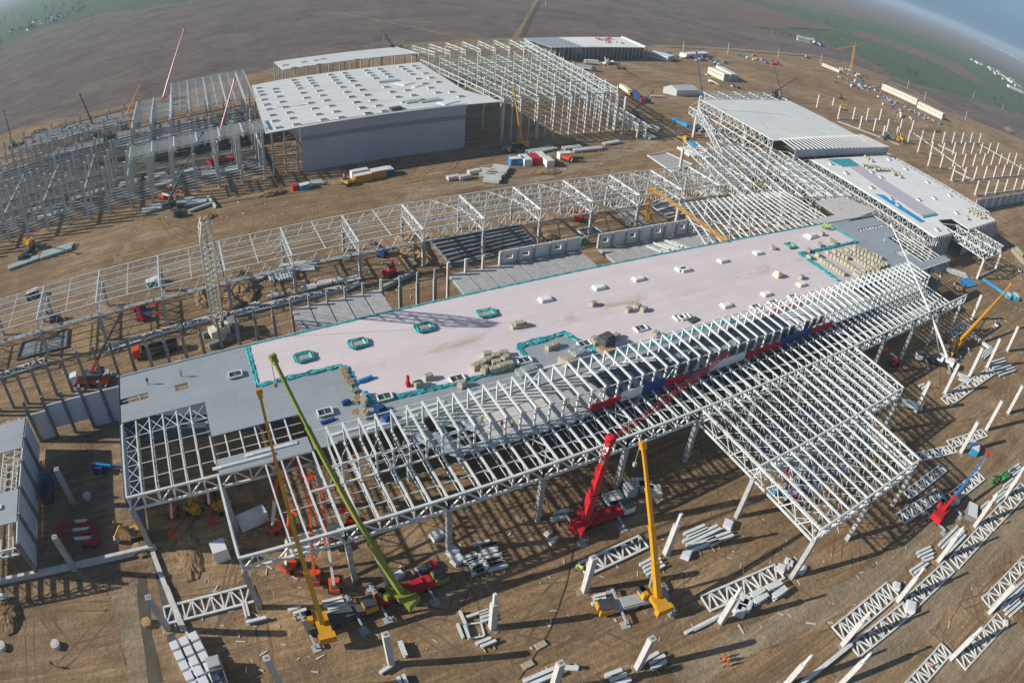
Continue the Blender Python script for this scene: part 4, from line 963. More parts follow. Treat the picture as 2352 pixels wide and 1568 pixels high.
mobile_crane('yellow telescopic crane with long brown boom over the front left of the hall', g2(0,2,2230,1175), g2(1,2,110,1090), P(0,1,1795,1165,36), 'yellow', 'dark', cab_at='yellow', bw=1.5)
mobile_crane('lime green telescopic crane with red carrier and lime boom over the roof', g2(1,2,365,985), g2(1,2,520,925), P(0,1,1895,925,42), 'lime', 'crimson', cab_at='lime', bw=1.5)
tc = mobile_crane('red crane with upright lettered mast and long lattice jib over the front steel', g2(1,2,1690,480), g2(1,2,1860,420), P(1,1,1850,1470,21), 'red', 'crimson', cab_at='white', bw=2.4, fold=P(2,1,318,852,23.5), nsec=3)
mobile_crane('bright yellow crane with upright yellow boom standing ahead of the canopy', g2(1,2,2120,1000), g2(1,2,1920,1050), P(1,1,2080,1520,26), 'yellow', 'steel_dark', bw=1.7, cab_at='yellow')
mobile_crane('white crane with tall thin white boom at the far end of the canopy', g2(2,1,1765,940), g2(2,1,1700,925), P(2,1,1445,0,34), 'white', 'dark', bw=1.2, cab_at='white')
mobile_crane('orange yellow crane with lowered boom pointing right beside the long hall', g2(2,1,1895,830), g2(2,1,1850,870), P(2,1,2255,400,17), 'yellow', 'yellow', bw=1.7)
mobile_crane('red crane with blue boom among the trusses lying at the right', g2(2,2,1765,430), g2(2,2,1850,350), P(2,2,2095,0,11), 'red', 'dark', bw=1.3, upper='blue2')
mobile_crane('orange based crane with dark blue boom behind the panel wall', g2(0,1,690,1075), g2(0,1,520,1075), P(0,1,825,610,20), 'dark', 'orange', bw=1.3, cab_at='white', lower='orange')
mobile_crane('yellow crane standing at the right corner of the big grey wall', g2(1,0,1215,1015), g2(1,0,1190,1030), P(1,0,1190,620,26), 'yellow', 'dark', bw=1.3)
mobile_crane('dark crane leaning right beside the blue lorry trailer', g2(1,0,2020,815), g2(1,0,1980,830), P(1,0,2140,640,16), 'dark', 'dark', bw=1.4)
mobile_crane('dark crane with thin boom crossing the white lattice roof strip', g2(0,0,1195,1440), g2(0,0,1215,1480), P(0,0,1388,925,26), 'dark', 'dark', bw=1.0)
mobile_crane('red crane with red boom rising through the concrete frame', g2(0,0,1495,1130), g2(0,0,1540,1120), P(0,0,1612,560,34), 'red', 'red', bw=1.1)
mobile_crane('far red and white crane behind the concrete frame', g2(0,0,1140,700), g2(0,0,1180,690), P(0,0,1265,210,42), 'red', 'red', bw=1.2)
mobile_crane('orange crane at the back of the left concrete frame', g2(0,0,850,915), g2(0,0,880,905), P(0,0,960,590,28), 'yellow', 'orange', bw=1.1)
mobile_crane('black boomed crane left of the orange boom in the concrete frame', g2(0,0,665,965), g2(0,0,700,955), P(0,0,555,660,30), 'dark', 'dark', bw=1.3)
mobile_crane('black boomed crane at the far left edge of the field', g2(0,0,90,1020), g2(0,0,120,1010), P(0,0,28,765,30), 'dark', 'dark', bw=1.2)
mobile_crane('blue boomed crane at the left corner of the plain grey roof', g2(2,0,150,900), g2(2,0,110,900), P(2,0,97,370,36), 'blue', 'blue', bw=1.1)
mobile_crane('dark boomed crane behind the plain grey roof', g2(2,0,672,700), g2(2,0,700,700), P(2,0,620,425,26), 'dark', 'dark', bw=1.3)
mobile_crane('dark boomed crane leaning right behind the plain grey roof', g2(2,0,640,665), g2(2,0,620,680), P(2,0,775,545,16), 'dark', 'dark', bw=1.2)
mobile_crane('dark boomed crane among the rows of white columns', g2(2,0,1405,955), g2(2,0,1380,960), P(2,0,1500,720,26), 'dark', 'dark', bw=1.2)
mobile_crane('small yellow boomed crane among the rows of white columns', g2(2,0,1485,970), g2(2,0,1500,960), P(2,0,1482,800,17), 'yellow', 'yellow', bw=.9)
mobile_crane('yellow crane with upright boom inside the lattice gallery', g2(2,0,525,1440), g2(2,0,560,1430), P(2,0,545,1255,13), 'yellow', 'yellow', bw=1.1)
mobile_crane('far yellow crane at the left edge of the muddy track', g2(0,1,215,155), g2(0,1,200,175), P(0,1,225,60,9), 'yellow', 'dark', bw=1.0)
mobile_crane('white crane working in front of the distant hall', g2(1,0,1825,445), g2(1,0,1860,440), P(1,0,1815,400,12), 'white', 'white', bw=1.0)
mobile_crane('black upright crane far behind the big hall roof', g2(1,0,345,345), g2(1,0,370,340), P(1,0,292,222,30), 'dark', 'dark', bw=1.2)
# lettering on the red mast
t, foot, tp, h, hn = tc
ax = (tp-foot).normalized()
cdir = (Vector((0, 0, CAM_H)) - foot.lerp(tp, .85)).normalized()
face = (-h if (-h).dot(cdir) > .5 else (hn if hn.dot(cdir) > 0 else -hn))
nrm = (face - ax*face.dot(ax)).normalized(); xdir = ax.cross(nrm)
for k, ch in enumerate('MKM'):
    cu = bpy.data.curves.new('letter', 'FONT'); cu.body = ch; cu.size = 1.35; cu.align_x = 'CENTER'; cu.align_y = 'CENTER'; cu.extrude = .02; cu.offset = .04
    cu.materials.append(M['white']); lo = bpy.data.objects.new('letter', cu); COL.objects.link(lo); bpy.context.view_layer.update(); lm_ = bpy.data.meshes.new_from_object(lo.evaluated_get(bpy.context.evaluated_depsgraph_get())); bpy.data.objects.remove(lo); lo = bpy.data.objects.new('letter', lm_); COL.objects.link(lo); lo.parent = t
    pos = foot.lerp(tp, .93) - ax*(1.35*k) + nrm*(2.0*.62*.5*1.1+.1)
    mt = Matrix((xdir*-1, ax, nrm)).transposed()
    if mt.determinant() < 0: mt = Matrix((xdir, ax, nrm)).transposed()
    lo.matrix_local = Matrix.Translation(pos - t.location) @ mt.to_4x4()
# lattice boom crawler crane
lt = thing('crawler_crane', 'crawler crane with tall pale lattice boom behind the left part of the hall', 'crane', (1.6, 150, 0))
for q in (P(0,1,1500,720), P(0,1,1545,795)):
    m = MB(); m.beam(q+Vector((-4.2, -1, .8)), q+Vector((4.2, 1, .8)), 1.3, 1.5); m.build('crawler_track', 'concrete_d', lt)
m = MB(); c_ = (P(0,1,1500,720)+P(0,1,1545,795))/2; m.box((c_.x, c_.y, 2.4), (5.5, 3.4, 2.0), .2); m.box((c_.x, c_.y, 1.3), (2.2, 5.5, .8), .2); m.build('crane_body', 'cream', lt)
m = MB(); m.box((c_.x+4.2, c_.y+1, 2.6), (2.2, 4.2, 2.6), .2); m.build('counterweight', 'concrete_d', lt)
f0, f1 = Vector((c_.x, c_.y+.5, 3)), Vector((.9, 126.2, 44)); nn = 22; m = MB(); ax = (f1-f0).normalized(); sx = Vector((1, 0, 0)); sy = sx.cross(ax)
def cr_(k, i, j):
    u = k/nn; w = 2.9*(min(1, .35+u*5) if u < .5 else min(1, .45+(1-u)*5)); return f0.lerp(f1, u)+sx*i*w/2+sy*j*w/2
for k in range(nn):
    for i, j in ((-1, -1), (1, -1), (1, 1), (-1, 1)): m.beam(cr_(k, i, j), cr_(k+1, i, j), .28)
    for (i, j), (i2, j2) in (((-1, -1), (1, -1)), ((1, -1), (1, 1)), ((1, 1), (-1, 1)), ((-1, 1), (-1, -1))):
        m.beam(cr_(k, i, j), cr_(k+1, i2, j2), .16); m.beam(cr_(k, i2, j2), cr_(k+1, i, j), .16)
m.build('lattice_boom', 'cream', lt)
m = MB()
for i in (-1, 1): m.cyl(f1+Vector((i*.8, 0, 0)), (c_.x+4+i, c_.y+3, 8), .07, 5)
m.cyl(f1, f1+Vector((0, -.8, -24)), .06, 5); m.box(f1+Vector((0, -.8, -24.6)), (.7, .7, 1.2)); m.build('hoist_ropes', 'dark', lt)
# ---------------------------------------------------------------- boom lifts
def boom_lift(label, base, tip, mt='red', arm=None, cat='boom lift', group=None):
    b = Vector((base[0], base[1], 0)); tp = Vector(tip); h = Vector((tp.x-b.x, tp.y-b.y, 0))
    if h.length < .3: h = Vector((1, 0, 0))
    h.normalize(); n = Vector((-h.y, h.x, 0)); up = Vector((0, 0, 1))
    t = thing('boom_lift', label, cat, (b.x, b.y, 0), group)
    m = MB(); m.beam(b-h*1.5+up*.75, b+h*1.3+up*.75, 1.6, .5); m.build('chassis', mt, t)
    for e in (-1.25, 1.15):
        for s in (-1, 1):
            q = b+h*e+n*s*1.05+up*.48; MB().cyl(q-n*.2, q+n*.2, .48, 10).build('wheel', 'black', t)
    m = MB(); m.taper(b-h*2.2+up*1.55, b+h*.8+up*1.45, 1.7, 2.0, 1.0, .8); m.build('turret', mt, t)
    m = MB(); m.beam(b-h*1.9+up*2.15, b-h*.6+up*2.1, 1.0, .25); m.build('engine_cover', 'dark', t)
    f = b - h*1.0 + up*2.1
    mid = f.lerp(tp, .55)
    m = MB(); m.beam(f, mid, .5, .55); m.build('lower_boom', arm or 'cream', t)
    m = MB(); m.beam(mid, tp, .36, .4); m.build('upper_boom', mt if arm is None else mt, t)
    m = MB(); c = tp+h*.9
    m.box((c.x, c.y, c.z-.4), (1.9, .9, .08), math.atan2(n.y, n.x))
    for i in (-.9, .9):
        for j in (-.42, .42): q = c+n*i+h*j; m.beam(q-up*.4, q+up*.7, .06)
    for j in (-.42, .42): m.beam(c+n*.9+h*j+up*.7, c-n*.9+h*j+up*.7, .06); m.beam(c+n*.9+h*j+up*.2, c-n*.9+h*j+up*.2, .06)
    for i in (-.9, .9): m.beam(c+n*i+h*.42+up*.7, c+n*i-h*.42+up*.7, .06)
    m.build('basket', mt, t)
    return t
BL = [('red boom lift parked at the lower left, rearmost of the three', (0,2,600,495), (0,2,455,462,1.6), 'red', None), ('red boom lift parked at the lower left, middle of the three', (0,2,612,550), (0,2,418,522,1.6), 'red', None),
 ('red boom lift parked at the lower left, frontmost of the three', (0,2,625,612), (0,2,425,576,1.6), 'red', None),
 ('yellow boom lift under the open left corner of the hall', (0,2,1350,400), (0,2,1325,250,7), 'yellow', 'yellow'), ('orange boom lift under the left front edge with lowered pale arm', (0,2,1200,405), (0,2,1190,520,1.5), 'orange', None),
 ('pinkish red boom lift under the left front edge', (0,2,1450,305), (0,2,1455,430,2), 'red', 'white'), ('small yellow boom lift beside the left front column', (0,2,1540,375), (0,2,1500,330,2.5), 'yellow', 'yellow'),
 ('blue boom lift outside the left gable', (0,2,705,110), (0,2,850,80,1.6), 'blue', 'skyblue'),
 ('orange boom lift with raised arm, leftmost under the front truss', (0,2,1920,505), (0,2,1905,165,12), 'orange', None), ('orange boom lift just ahead of the front truss with arm raised inside', (0,2,2010,770), (0,2,1990,400,12.5), 'orange', None),
 ('orange boom lift right behind the yellow crane boom', (0,2,2180,850), (0,2,2125,170,13.5), 'orange', 'orange'), ('orange boom lift facing the viewer ahead of the front truss', (0,2,2310,905), (0,2,2215,250,13), 'orange', None),
 ('orange boom lift in the shade under the front truss', (0,2,2255,600), (0,2,2050,60,13), 'orange', 'orange'),
 ('red boom lift in the shade behind the lime boom', (1,2,85,480), (1,2,40,380,4), 'red', None),
 ('red boom lift with blue arm near the left columns, rear one', (0,1,965,570), (0,1,1085,525,3), 'red', 'blue'), ('red boom lift with blue arm near the left columns, front one', (0,1,990,635), (0,1,1110,588,3), 'red', 'blue'),
 ('blue boom lift under the lattice gallery beside the trench', (1,1,282,195), (1,1,230,100,7), 'blue', 'blue'), ('red boom lift seen through the canopy grid', (2,2,725,170), (2,2,760,240,2), 'red', 'white'),
 ('blue boom lift seen through the canopy grid', (2,2,720,295), (2,2,640,250,3), 'skyblue', 'skyblue'), ('red boom lift with white arm under the far end of the hall', (2,1,1450,945), (2,1,1405,835,8), 'red', 'white'),
 ('red boom lift at the foot of the concrete frame', (0,0,1185,1310), (0,0,1260,1325,2), 'orange', 'white'), ('orange boom lift beside the dark leaning crane', (0,0,1130,1370), (0,0,1215,1360,2), 'orange', 'white'),
 ('blue boom lift behind the left girder of the plain roofed hall', (2,0,130,875), (2,0,190,860,4), 'skyblue', 'blue'), ('red boom lift left of the middle frame', (2,0,232,985), (2,0,235,930,8), 'red', 'red'),
 ('yellow boom lift under the lattice gallery', (2,0,495,1300), (2,0,470,1290,2), 'yellow', 'yellow'), ('white boom lift on the upper camp ground', (2,0,190,572), (2,0,240,580,2), 'white', 'white'),
 ('green machine beside the truss row at the right edge', (2,2,2195,170), (2,2,2150,165,1.5), 'lime', 'lime')]
M['lime2'] = mat('green_paint', (.05, .33, .07), .4, var=.1)
for l, b, t_, mt, arm in BL:
    if 'green machine' in l: mt = arm = 'lime2'
    boom_lift(l, P(*b), P(*t_), mt, arm)
# ---------------------------------------------------------------- lorries, vans, cars
def lorry(label, front, rear, cabm, boxm, kind='box', cat='lorry'):
    a, b = Vector((front[0], front[1], 0)), Vector((rear[0], rear[1], 0)); d = (a-b).normalized(); L_ = (a-b).length; n = Vector((-d.y, d.x, 0)); up = Vector((0, 0, 1))
    t = thing('lorry', label, cat, (b.x, b.y, 0))
    c0 = a - d*2.2
    m = MB(); m.beam(c0+up*1.75, a+up*1.75, 2.4, 2.3); m.beam(c0+up*3.0, a-d*.5+up*2.95, 2.2, .35); cb = m.build('cab', cabm, t)
    MB().beam(a-d*.05+up*2.2, a+d*.03+up*2.2, 2.1, .9).build('windscreen', 'glass', cb)
    m = MB(); m.beam(b+up*.9, c0+up*.9, .9, .4); m.build('chassis', 'dark', t)
    if kind == 'box': MB().beam(b+up*2.35, c0-d*.6+up*2.35, 2.5, 2.5).build('load_box', boxm, t)
    elif kind == 'tip':
        m = MB(); m.beam(b+up*1.3, c0-d*.6+up*1.3, 2.4, .15)
        for s in (-1, 1): m.beam(b+n*s*1.2+up*2.0, c0-d*.6+n*s*1.2+up*2.0, .12, 1.4)
        m.beam(b+n*1.2+up*2.0, b-n*1.2+up*2.0, .12, 1.4); m.beam(c0-d*.6+n*1.2+up*2.2, c0-d*.6-n*1.2+up*2.2, .12, 1.7); m.build('tipper_body', boxm, t)
    else:
        MB().beam(b+up*1.25, c0-d*.6+up*1.25, 2.4, .2).build('flatbed', boxm, t)
    for e in (.9, 2.2, L_*.45, L_-1.4):
        for s in (-1, 1): q = b+d*e+n*s*1.0+up*.5; MB().cyl(q-n*.2, q+n*.2, .5, 10).build('wheel', 'black', t)
    return t
lorry('tipper lorry with orange cab and dark open body behind the hall', P(0,1,925,905), P(0,1,1230,830), 'orange', 'dark', 'tip')
lorry('flatbed lorry with white cab carrying columns behind the panel wall', P(0,1,500,1085), P(0,1,760,1020), 'white', 'concrete', 'flat')
lorry('lorry with orange yellow cab and beige trailer beside the huge steel frame', P(1,0,1998,668), P(1,0,1925,615), 'yellow', 'cream')
lorry('lorry with red cab and blue trailer beside the huge steel frame', P(1,0,2078,715), P(1,0,2008,660), 'red', 'blue')
lorry('grey lorry trailer with dark cab near the distant hall', P(1,0,1752,495), P(1,0,1620,475), 'dark', 'steel_dark')
lorry('dark blue lorry parked in the shade by the ribbed side wall', P(0,2,345,190), P(0,2,340,350), 'blue', 'dark', 'tip')
lorry('grey open tipper trailer standing at the bottom edge', P(0,2,1490,1435), P(0,2,1560,1640), 'steel_dark', 'concrete_d', 'tip')
lorry('flatbed trailer loaded with panels under the front of the hall', P(1,2,2010,270), P(1,2,1800,325), 'steel_dark', 'concrete_l', 'flat')
lorry('small white lorry driving on the far dirt road', P(2,0,885,408), P(2,0,845,400), 'white', 'steel_dark')
lorry('yellow low loader beside blue girders left of the middle frame', P(2,0,30,985), P(2,0,-35,955), 'yellow', 'yellow', 'flat')
lorry('white lorry near the distant hall front', P(1,0,1670,440), P(1,0,1770,450), 'white', 'cream')
def car_proto(mt):
    t = thing('parked_car', 'car', 'car', (0, 0, 0))
    m = MB(); m.taper((-2.1, 0, .65), (2.1, 0, .62), 1.75, 1.7, .7, .6); m.build('body', mt, t)
    m = MB(); m.taper((-1.5, 0, 1.2), (.9, 0, 1.15), 1.5, 1.4, .55, .45); m.build('cabin', 'glass', t)
    for x in (-1.3, 1.3):
        for s in (-1, 1): MB().cyl((x, s*.7, .33), (x, s*.92, .33), .33, 8).build('wheel', 'black', t)
    return t
CZ = lambda x, y: Z(2600, 100, 3240, x, y, 0, 1344)
cm = ['white', 'dark', 'steel_dark', 'blue', 'black', 'redp', 'steel_dark', 'wall_white']; protos = {}
cw = dict(white='white', dark='dark grey', steel_dark='silver grey', blue='blue', black='black', redp='red', wall_white='pale')
ci = 0
def car(p, rz, mt, label, group=None):
    global ci
    if mt not in protos: protos[mt] = t = car_proto(mt); t.location = (p.x, p.y, 0); t.rotation_euler = (0, 0, rz)
    else: t = dup(protos[mt], (p.x, p.y, 0), rz)
    t['label'] = label
    if group: t['group'] = group
    elif 'group' in t: del t['group']
lines = [(CZ(395, 425), CZ(805, 625), 36), (CZ(440, 445), CZ(700, 590), 22)]
for a, b, n in lines:
    rz = math.atan2(b.y-a.y, b.x-a.x)+math.pi/2
    for k in range(n):
        mt = cm[(k*5+n) % 8]; car(a.lerp(b, k/n), rz, mt, '%s car in the long parking row by the camp blocks' % cw[mt], '%s cars parked along the camp blocks' % cw[mt])
for px, mt, l in (((2,1,2160,670), 'white', 'white van like car among the columns right of the hall'), ((2,1,2320,300), 'white', 'white car near the right edge by the wall of blocks'), ((2,0,345,597), 'white', 'white car parked by the red cabin on camp ground'), ((2,0,380,608), 'blue', 'blue car parked by the red cabin on camp ground'),
                  ((1,2,585,795), 'redp', 'small red and white vehicle behind the lime crane'), ((2,0,170,518), 'white', 'white car beside the two cream cabin blocks'), ((2,0,1265,540), 'blue', 'dark blue van beside the camp containers'), ((2,0,1055,568), 'dark', 'dark vehicle on the open brown ground')):
    car(P(*px), R(20), mt, l)
# ---------------------------------------------------------------- containers, cabins
def container(label, p, size, rz, mt, name='site_cabin', cat='cabin', group=None, z=0, win=False):
    t = thing(name, label, cat, (p[0], p[1], z), group); t.rotation_euler = (0, 0, rz)
    L_, W_, H_ = size; m = MB(); m.box((0, 0, H_/2), (L_, W_, H_))
    for k in range(int(L_/1.2)):
        for s in (-1, 1): m.box((-L_/2+.6+1.2*k, s*(W_/2+.03), H_/2), (.25, .07, H_*.9))
    o = m.build('shell', mt); o.parent = t
    o = MB().box((0, 0, H_+.05), (L_*.98, W_*.96, .1)).build('roof', 'wall_white' if mt != 'redp' else mt); o.parent = t
    o = MB().box((L_/2+.03, 0, H_*.45), (.06, W_*.7, H_*.8)).build('door', 'steel_dark'); o.parent = t
    if win:
        for k in range(int(L_/2.5)):
            o = MB().box((-L_/2+1.25+2.5*k, -W_/2-.08, H_*.6), (1.0, .08, .9)).build('window', 'glass'); o.parent = t
    return t
for l, q, s, rz, mt in (('light blue container in the cluster between the halls', (1,0,1205,1130), (6, 3.2, 2.8), -.1, 'skyblue'), ('white container beside the light blue one', (1,0,1265,1125), (3.5, 7, 2.8), -.1, 'wall_white'), ('rusty brown roofed container in the middle of the cluster', (1,0,1320,1115), (5.5, 6, 2.6), -.1, 'redp'),
    ('grey container right of the rusty roofed one', (1,0,1375,1105), (3, 7, 2.7), -.2, 'steel_dark'), ('white container at the front right of the cluster', (1,0,1420,1135), (3.4, 6, 2.8), -.1, 'white'), ('white container standing over red machinery between the halls', (1,0,1538,1090), (6, 3, 2.7), -.1, 'white'),
    ('yellow container with dark lettering ahead of the big grey wall', (1,0,148,1245), (7, 2.8, 2.8), .08, 'yellow'), ('yellow and white container behind the lettered yellow one', (1,0,125,1215), (7, 2.8, 2.8), .08, 'wall_white'), ('open topped yellow skip container ahead of the big grey wall', (1,0,270,1210), (7.5, 4, 2.8), .08, 'yellow'),
    ('blue container right of the yellow skip container', (1,0,325,1200), (3, 4.5, 2.6), .08, 'blue'), ('light blue skip at the corner of the big grey wall', (0,0,2100,1300), (4, 3, 2), .1, 'skyblue'), ('red tank like bin beside the light blue skip', (0,0,2035,1308), (2.4, 2.4, 1.9), .1, 'redp'),
    ('white container under the open front bay', (0,2,1750,462), (6, 2.4, 2.5), .2, 'white'), ('white block standing ahead of the open front bay', (0,2,1530,690), (3, 3, 3), .1, 'white'), ('dark green skip at the far right', (2,1,2290,490), (4, 2.5, 2), .8, 'teal'), ('blue skip beside the truss at the right', (2,1,2000,1540), (4, 2.6, 2), .4, 'skyblue'),
    ('grey open skip between the trusses at the right', (2,2,1980,405), (5, 3, 1.6), .5, 'concrete_d'), ('green toilet cabin behind the slab annex', (1,1,1655,115), (1.3, 1.3, 2.4), 0, 'teal'), ('blue skip on the sheet pile at far right', (2,1,2240,480), (4, 2.4, 1.6), .4, 'skyblue'),
    ('dark box cabin left of the lattice gallery', (0,1,230,480), (5, 2.5, 2.5), .2, 'dark'), ('teal roofed machine box under the gallery', (0,1,1065,395), (5, 2.6, 2.2), .3, 'teal')):
    container(l, P(*q), s, rz, mt)
# lettering on the yellow container is unreadable dark strokes: left as dark door marks
# two storey cream camp blocks
def longblock(label, a, b, w, h, mt, name='site_cabin'):
    a = Vector((a[0], a[1], 0)); b = Vector((b[0], b[1], 0)); c = (a+b)/2; L_ = (b-a).length
    return container(label, c, (L_, w, h), math.atan2(b.y-a.y, b.x-a.x), mt, name, 'cabin block', None, 0, True)
longblock('cream two storey cabin block on the upper camp ground, left one', P(2,0,190,510), P(2,0,300,560), 6, 5.6, 'cream')
longblock('cream two storey cabin block on the upper camp ground, right one', P(2,0,245,500), P(2,0,350,560), 6, 5.6, 'cream')
longblock('long cream two storey camp block behind the parked cars, left one', CZ(405, 385), CZ(635, 490), 7, 6.2, 'cream')
longblock('long cream two storey camp block behind the parked cars, right one', CZ(640, 505), CZ(805, 585), 8, 6.4, 'cream')
longblock('long low white camp building by the far road', P(2,0,0,395), P(2,0,165,385), 7, 3.4, 'white')
longblock('long white cabin row near the far road bend', CZ(5, 228), CZ(120, 275), 4, 3, 'cream')
longblock('long white shed near the far village', P(2,0,2240,600), P(2,0,2352,650), 12, 6, 'white', 'shed')
longblock('white roofed shed far out on the horizon', P(2,0,2195,350), P(2,0,2260,375), 60, 14, 'white', 'shed')
longblock('second white roofed shed far out on the horizon', P(2,0,2265,385), P(2,0,2320,405), 50, 12, 'white', 'shed')
longblock('pale green roofed store behind the distant hall', P(1,0,2130,385), P(1,0,2270,420), 14, 4, 'grey_roof', 'shed')
# marquee tent
te = thing('storage_tent', 'white gabled marquee tent on the upper brown ground', 'tent', P(1,0,2300,640))
a, b, c, d = P(1,0,2215,640), P(1,0,2305,662), P(2,0,112,662), P(2,0,20,605)
b = P(1,0,2308,663); e = P(2,0,105,660); 
w_ = Vector((b.x-a.x, b.y-a.y, 0)); l_ = Vector((e.x-b.x, e.y-b.y, 0))
def tp_(u, v, z): q = Vector((a.x, a.y, 0))+w_*u+l_*v; return (q.x, q.y, z)
m = MB(); m.add([tp_(0,0,0), tp_(1,0,0), tp_(1,0,4), tp_(.5,0,6.4), tp_(0,0,4), tp_(0,1,0), tp_(1,1,0), tp_(1,1,4), tp_(.5,1,6.4), tp_(0,1,4)], [(0,1,2,3,4), (9,8,7,6,5), (1,6,7,2), (0,4,9,5)]); m.build('tent_wall', 'wall_white', te)
m = MB(); m.add([tp_(-.04,-.01,3.9), tp_(.5,-.01,6.5), tp_(1.04,-.01,3.9), tp_(-.04,1.01,3.9), tp_(.5,1.01,6.5), tp_(1.04,1.01,3.9)], [(0,1,4,3), (1,2,5,4)]); m.build('tent_roof', 'white', te)
# assorted camp boxes and rubble of stored goods
rr = random.Random(5); nms = dict(skyblue='light blue', redp='red', white='white', wall_white='pale', steel_dark='grey', blue='dark blue', cream='cream', stripe='dark grey', bale='tan', dark='black', wood='brown', concrete_d='dull grey')
def camp(pts, n, spread, tagtxt, sz=(1.8, 5), fn=CZ):
    for k in range(n):
        t = rr.random()*(len(pts)-1); i = min(int(t), len(pts)-2); p = fn(*pts[i]).lerp(fn(*pts[i+1]), t-i) + Vector((rr.gauss(0, spread), rr.gauss(0, spread), 0))
        mt = rr.choice(list(nms)); s = (rr.uniform(*sz), rr.uniform(1.3, 2.3), rr.uniform(.6, 2.0)); m = MB(); rz_ = rr.uniform(-.5, .5)
        m.box((p.x, p.y, s[2]/2), s, rz_); m.box((p.x, p.y, s[2]+.06), (s[0]*.9, s[1]*.85, .12), rz_)
        tag(m.build('storage_box', mt, None, (p.x, p.y, 0)), '%s box or goods stack %s' % (nms[mt], tagtxt), 'box', '%s stacks %s' % (nms[mt], tagtxt))
camp([(180, 260), (230, 300), (200, 360), (300, 380), (400, 400)], 60, 7, 'between the tower crane and the car row')
camp([(400, 440), (480, 490)], 12, 3, 'at the near end of the car row')
TZ = lambda x, y: P(2, 0, x, y)
camp([(0, 400), (100, 410), (240, 420), (200, 445)], 26, 7, 'on the camp ground by the far road', (2.5, 7), TZ)
camp([(440, 410), (500, 400), (640, 440), (560, 440)], 14, 5, 'on the open ground behind the dark booms', (2.5, 7), TZ)
camp([(1440, 735), (1500, 810), (1620, 840)], 14, 5, 'behind the rows of white columns', (1.5, 4), TZ)
camp([(1, 1), (2, 2)], 0, 1, '')
NZ = lambda x, y: P(1, 0, x, y)
camp([(2170, 375), (2260, 385), (2352, 395)], 16, 6, 'beside the distant hall', (2.5, 7), NZ)
# tower crane
tw = P(2,0,1155,490)
tcr = thing('tower_crane', 'small yellow tower crane standing on the far camp ground', 'crane', tw)
m = MB()
for k in range(14):
    z0, z1 = k*2.2, (k+1)*2.2
    for i, j in ((-1, -1), (1, -1), (1, 1), (-1, 1)): m.beam((tw.x+i*.8, tw.y+j*.8, z0), (tw.x+i*.8, tw.y+j*.8, z1), .25)
    m.beam((tw.x-.8, tw.y-.8, z0), (tw.x+.8, tw.y-.8, z1), .16); m.beam((tw.x-.8, tw.y+.8, z0), (tw.x-.8, tw.y-.8, z1), .16)
m.build('mast', 'yellow', tcr)
e = P(2,0,1068,335,31.5); m = MB(); truss(m, (tw.x, tw.y, 31.5), e, 1.4, 16, .3, .18); m.beam((tw.x, tw.y, 31.5), Vector((tw.x, tw.y, 31.5))+(Vector((tw.x, tw.y, 31.5))-e)*.3, .5); m.beam((tw.x, tw.y, 31), (tw.x, tw.y, 36), .4); m.beam((tw.x, tw.y, 36), e, .12); m.build('jib', 'yellow', tcr)
MB().box((tw.x, tw.y, .5), (4, 4, 1)).build('ballast', 'concrete', tcr)

tb = FZ(1482, 517); ts = thing('erecting_crane', 'light yellow lattice crane with sloping jib between the gallery and the slab annex', 'crane', tb)
m = MB()
for k in range(9):
    z0, z1 = k*1.6, (k+1)*1.6
    for i, j in ((-1, -1), (1, -1), (1, 1), (-1, 1)): m.beam((tb.x+i*.6, tb.y+j*.6, z0), (tb.x+i*.6, tb.y+j*.6, z1), .16)
    for i, j, i2, j2 in ((-1, -1, 1, -1), (1, -1, 1, 1), (-1, 1, -1, -1)): m.beam((tb.x+i*.6, tb.y+j*.6, z0), (tb.x+i2*.6, tb.y+j2*.6, z1), .1)
m.build('mast', 'yellow', ts)
e0, e1 = Vector((tb.x, tb.y, 14.4)), FZ(1668, 552, 16.0); m = MB(); truss(m, e0, e1, .9, 20, .13, .07); o_ = Vector((.6, .4, 0)); truss(m, e0+o_, e1+o_, .9, 20, .10, .06); m.build('jib', 'yellow', ts)
MB().box((tb.x, tb.y, .4), (3.6, 3.6, .8)).build('ballast', 'concrete', ts)
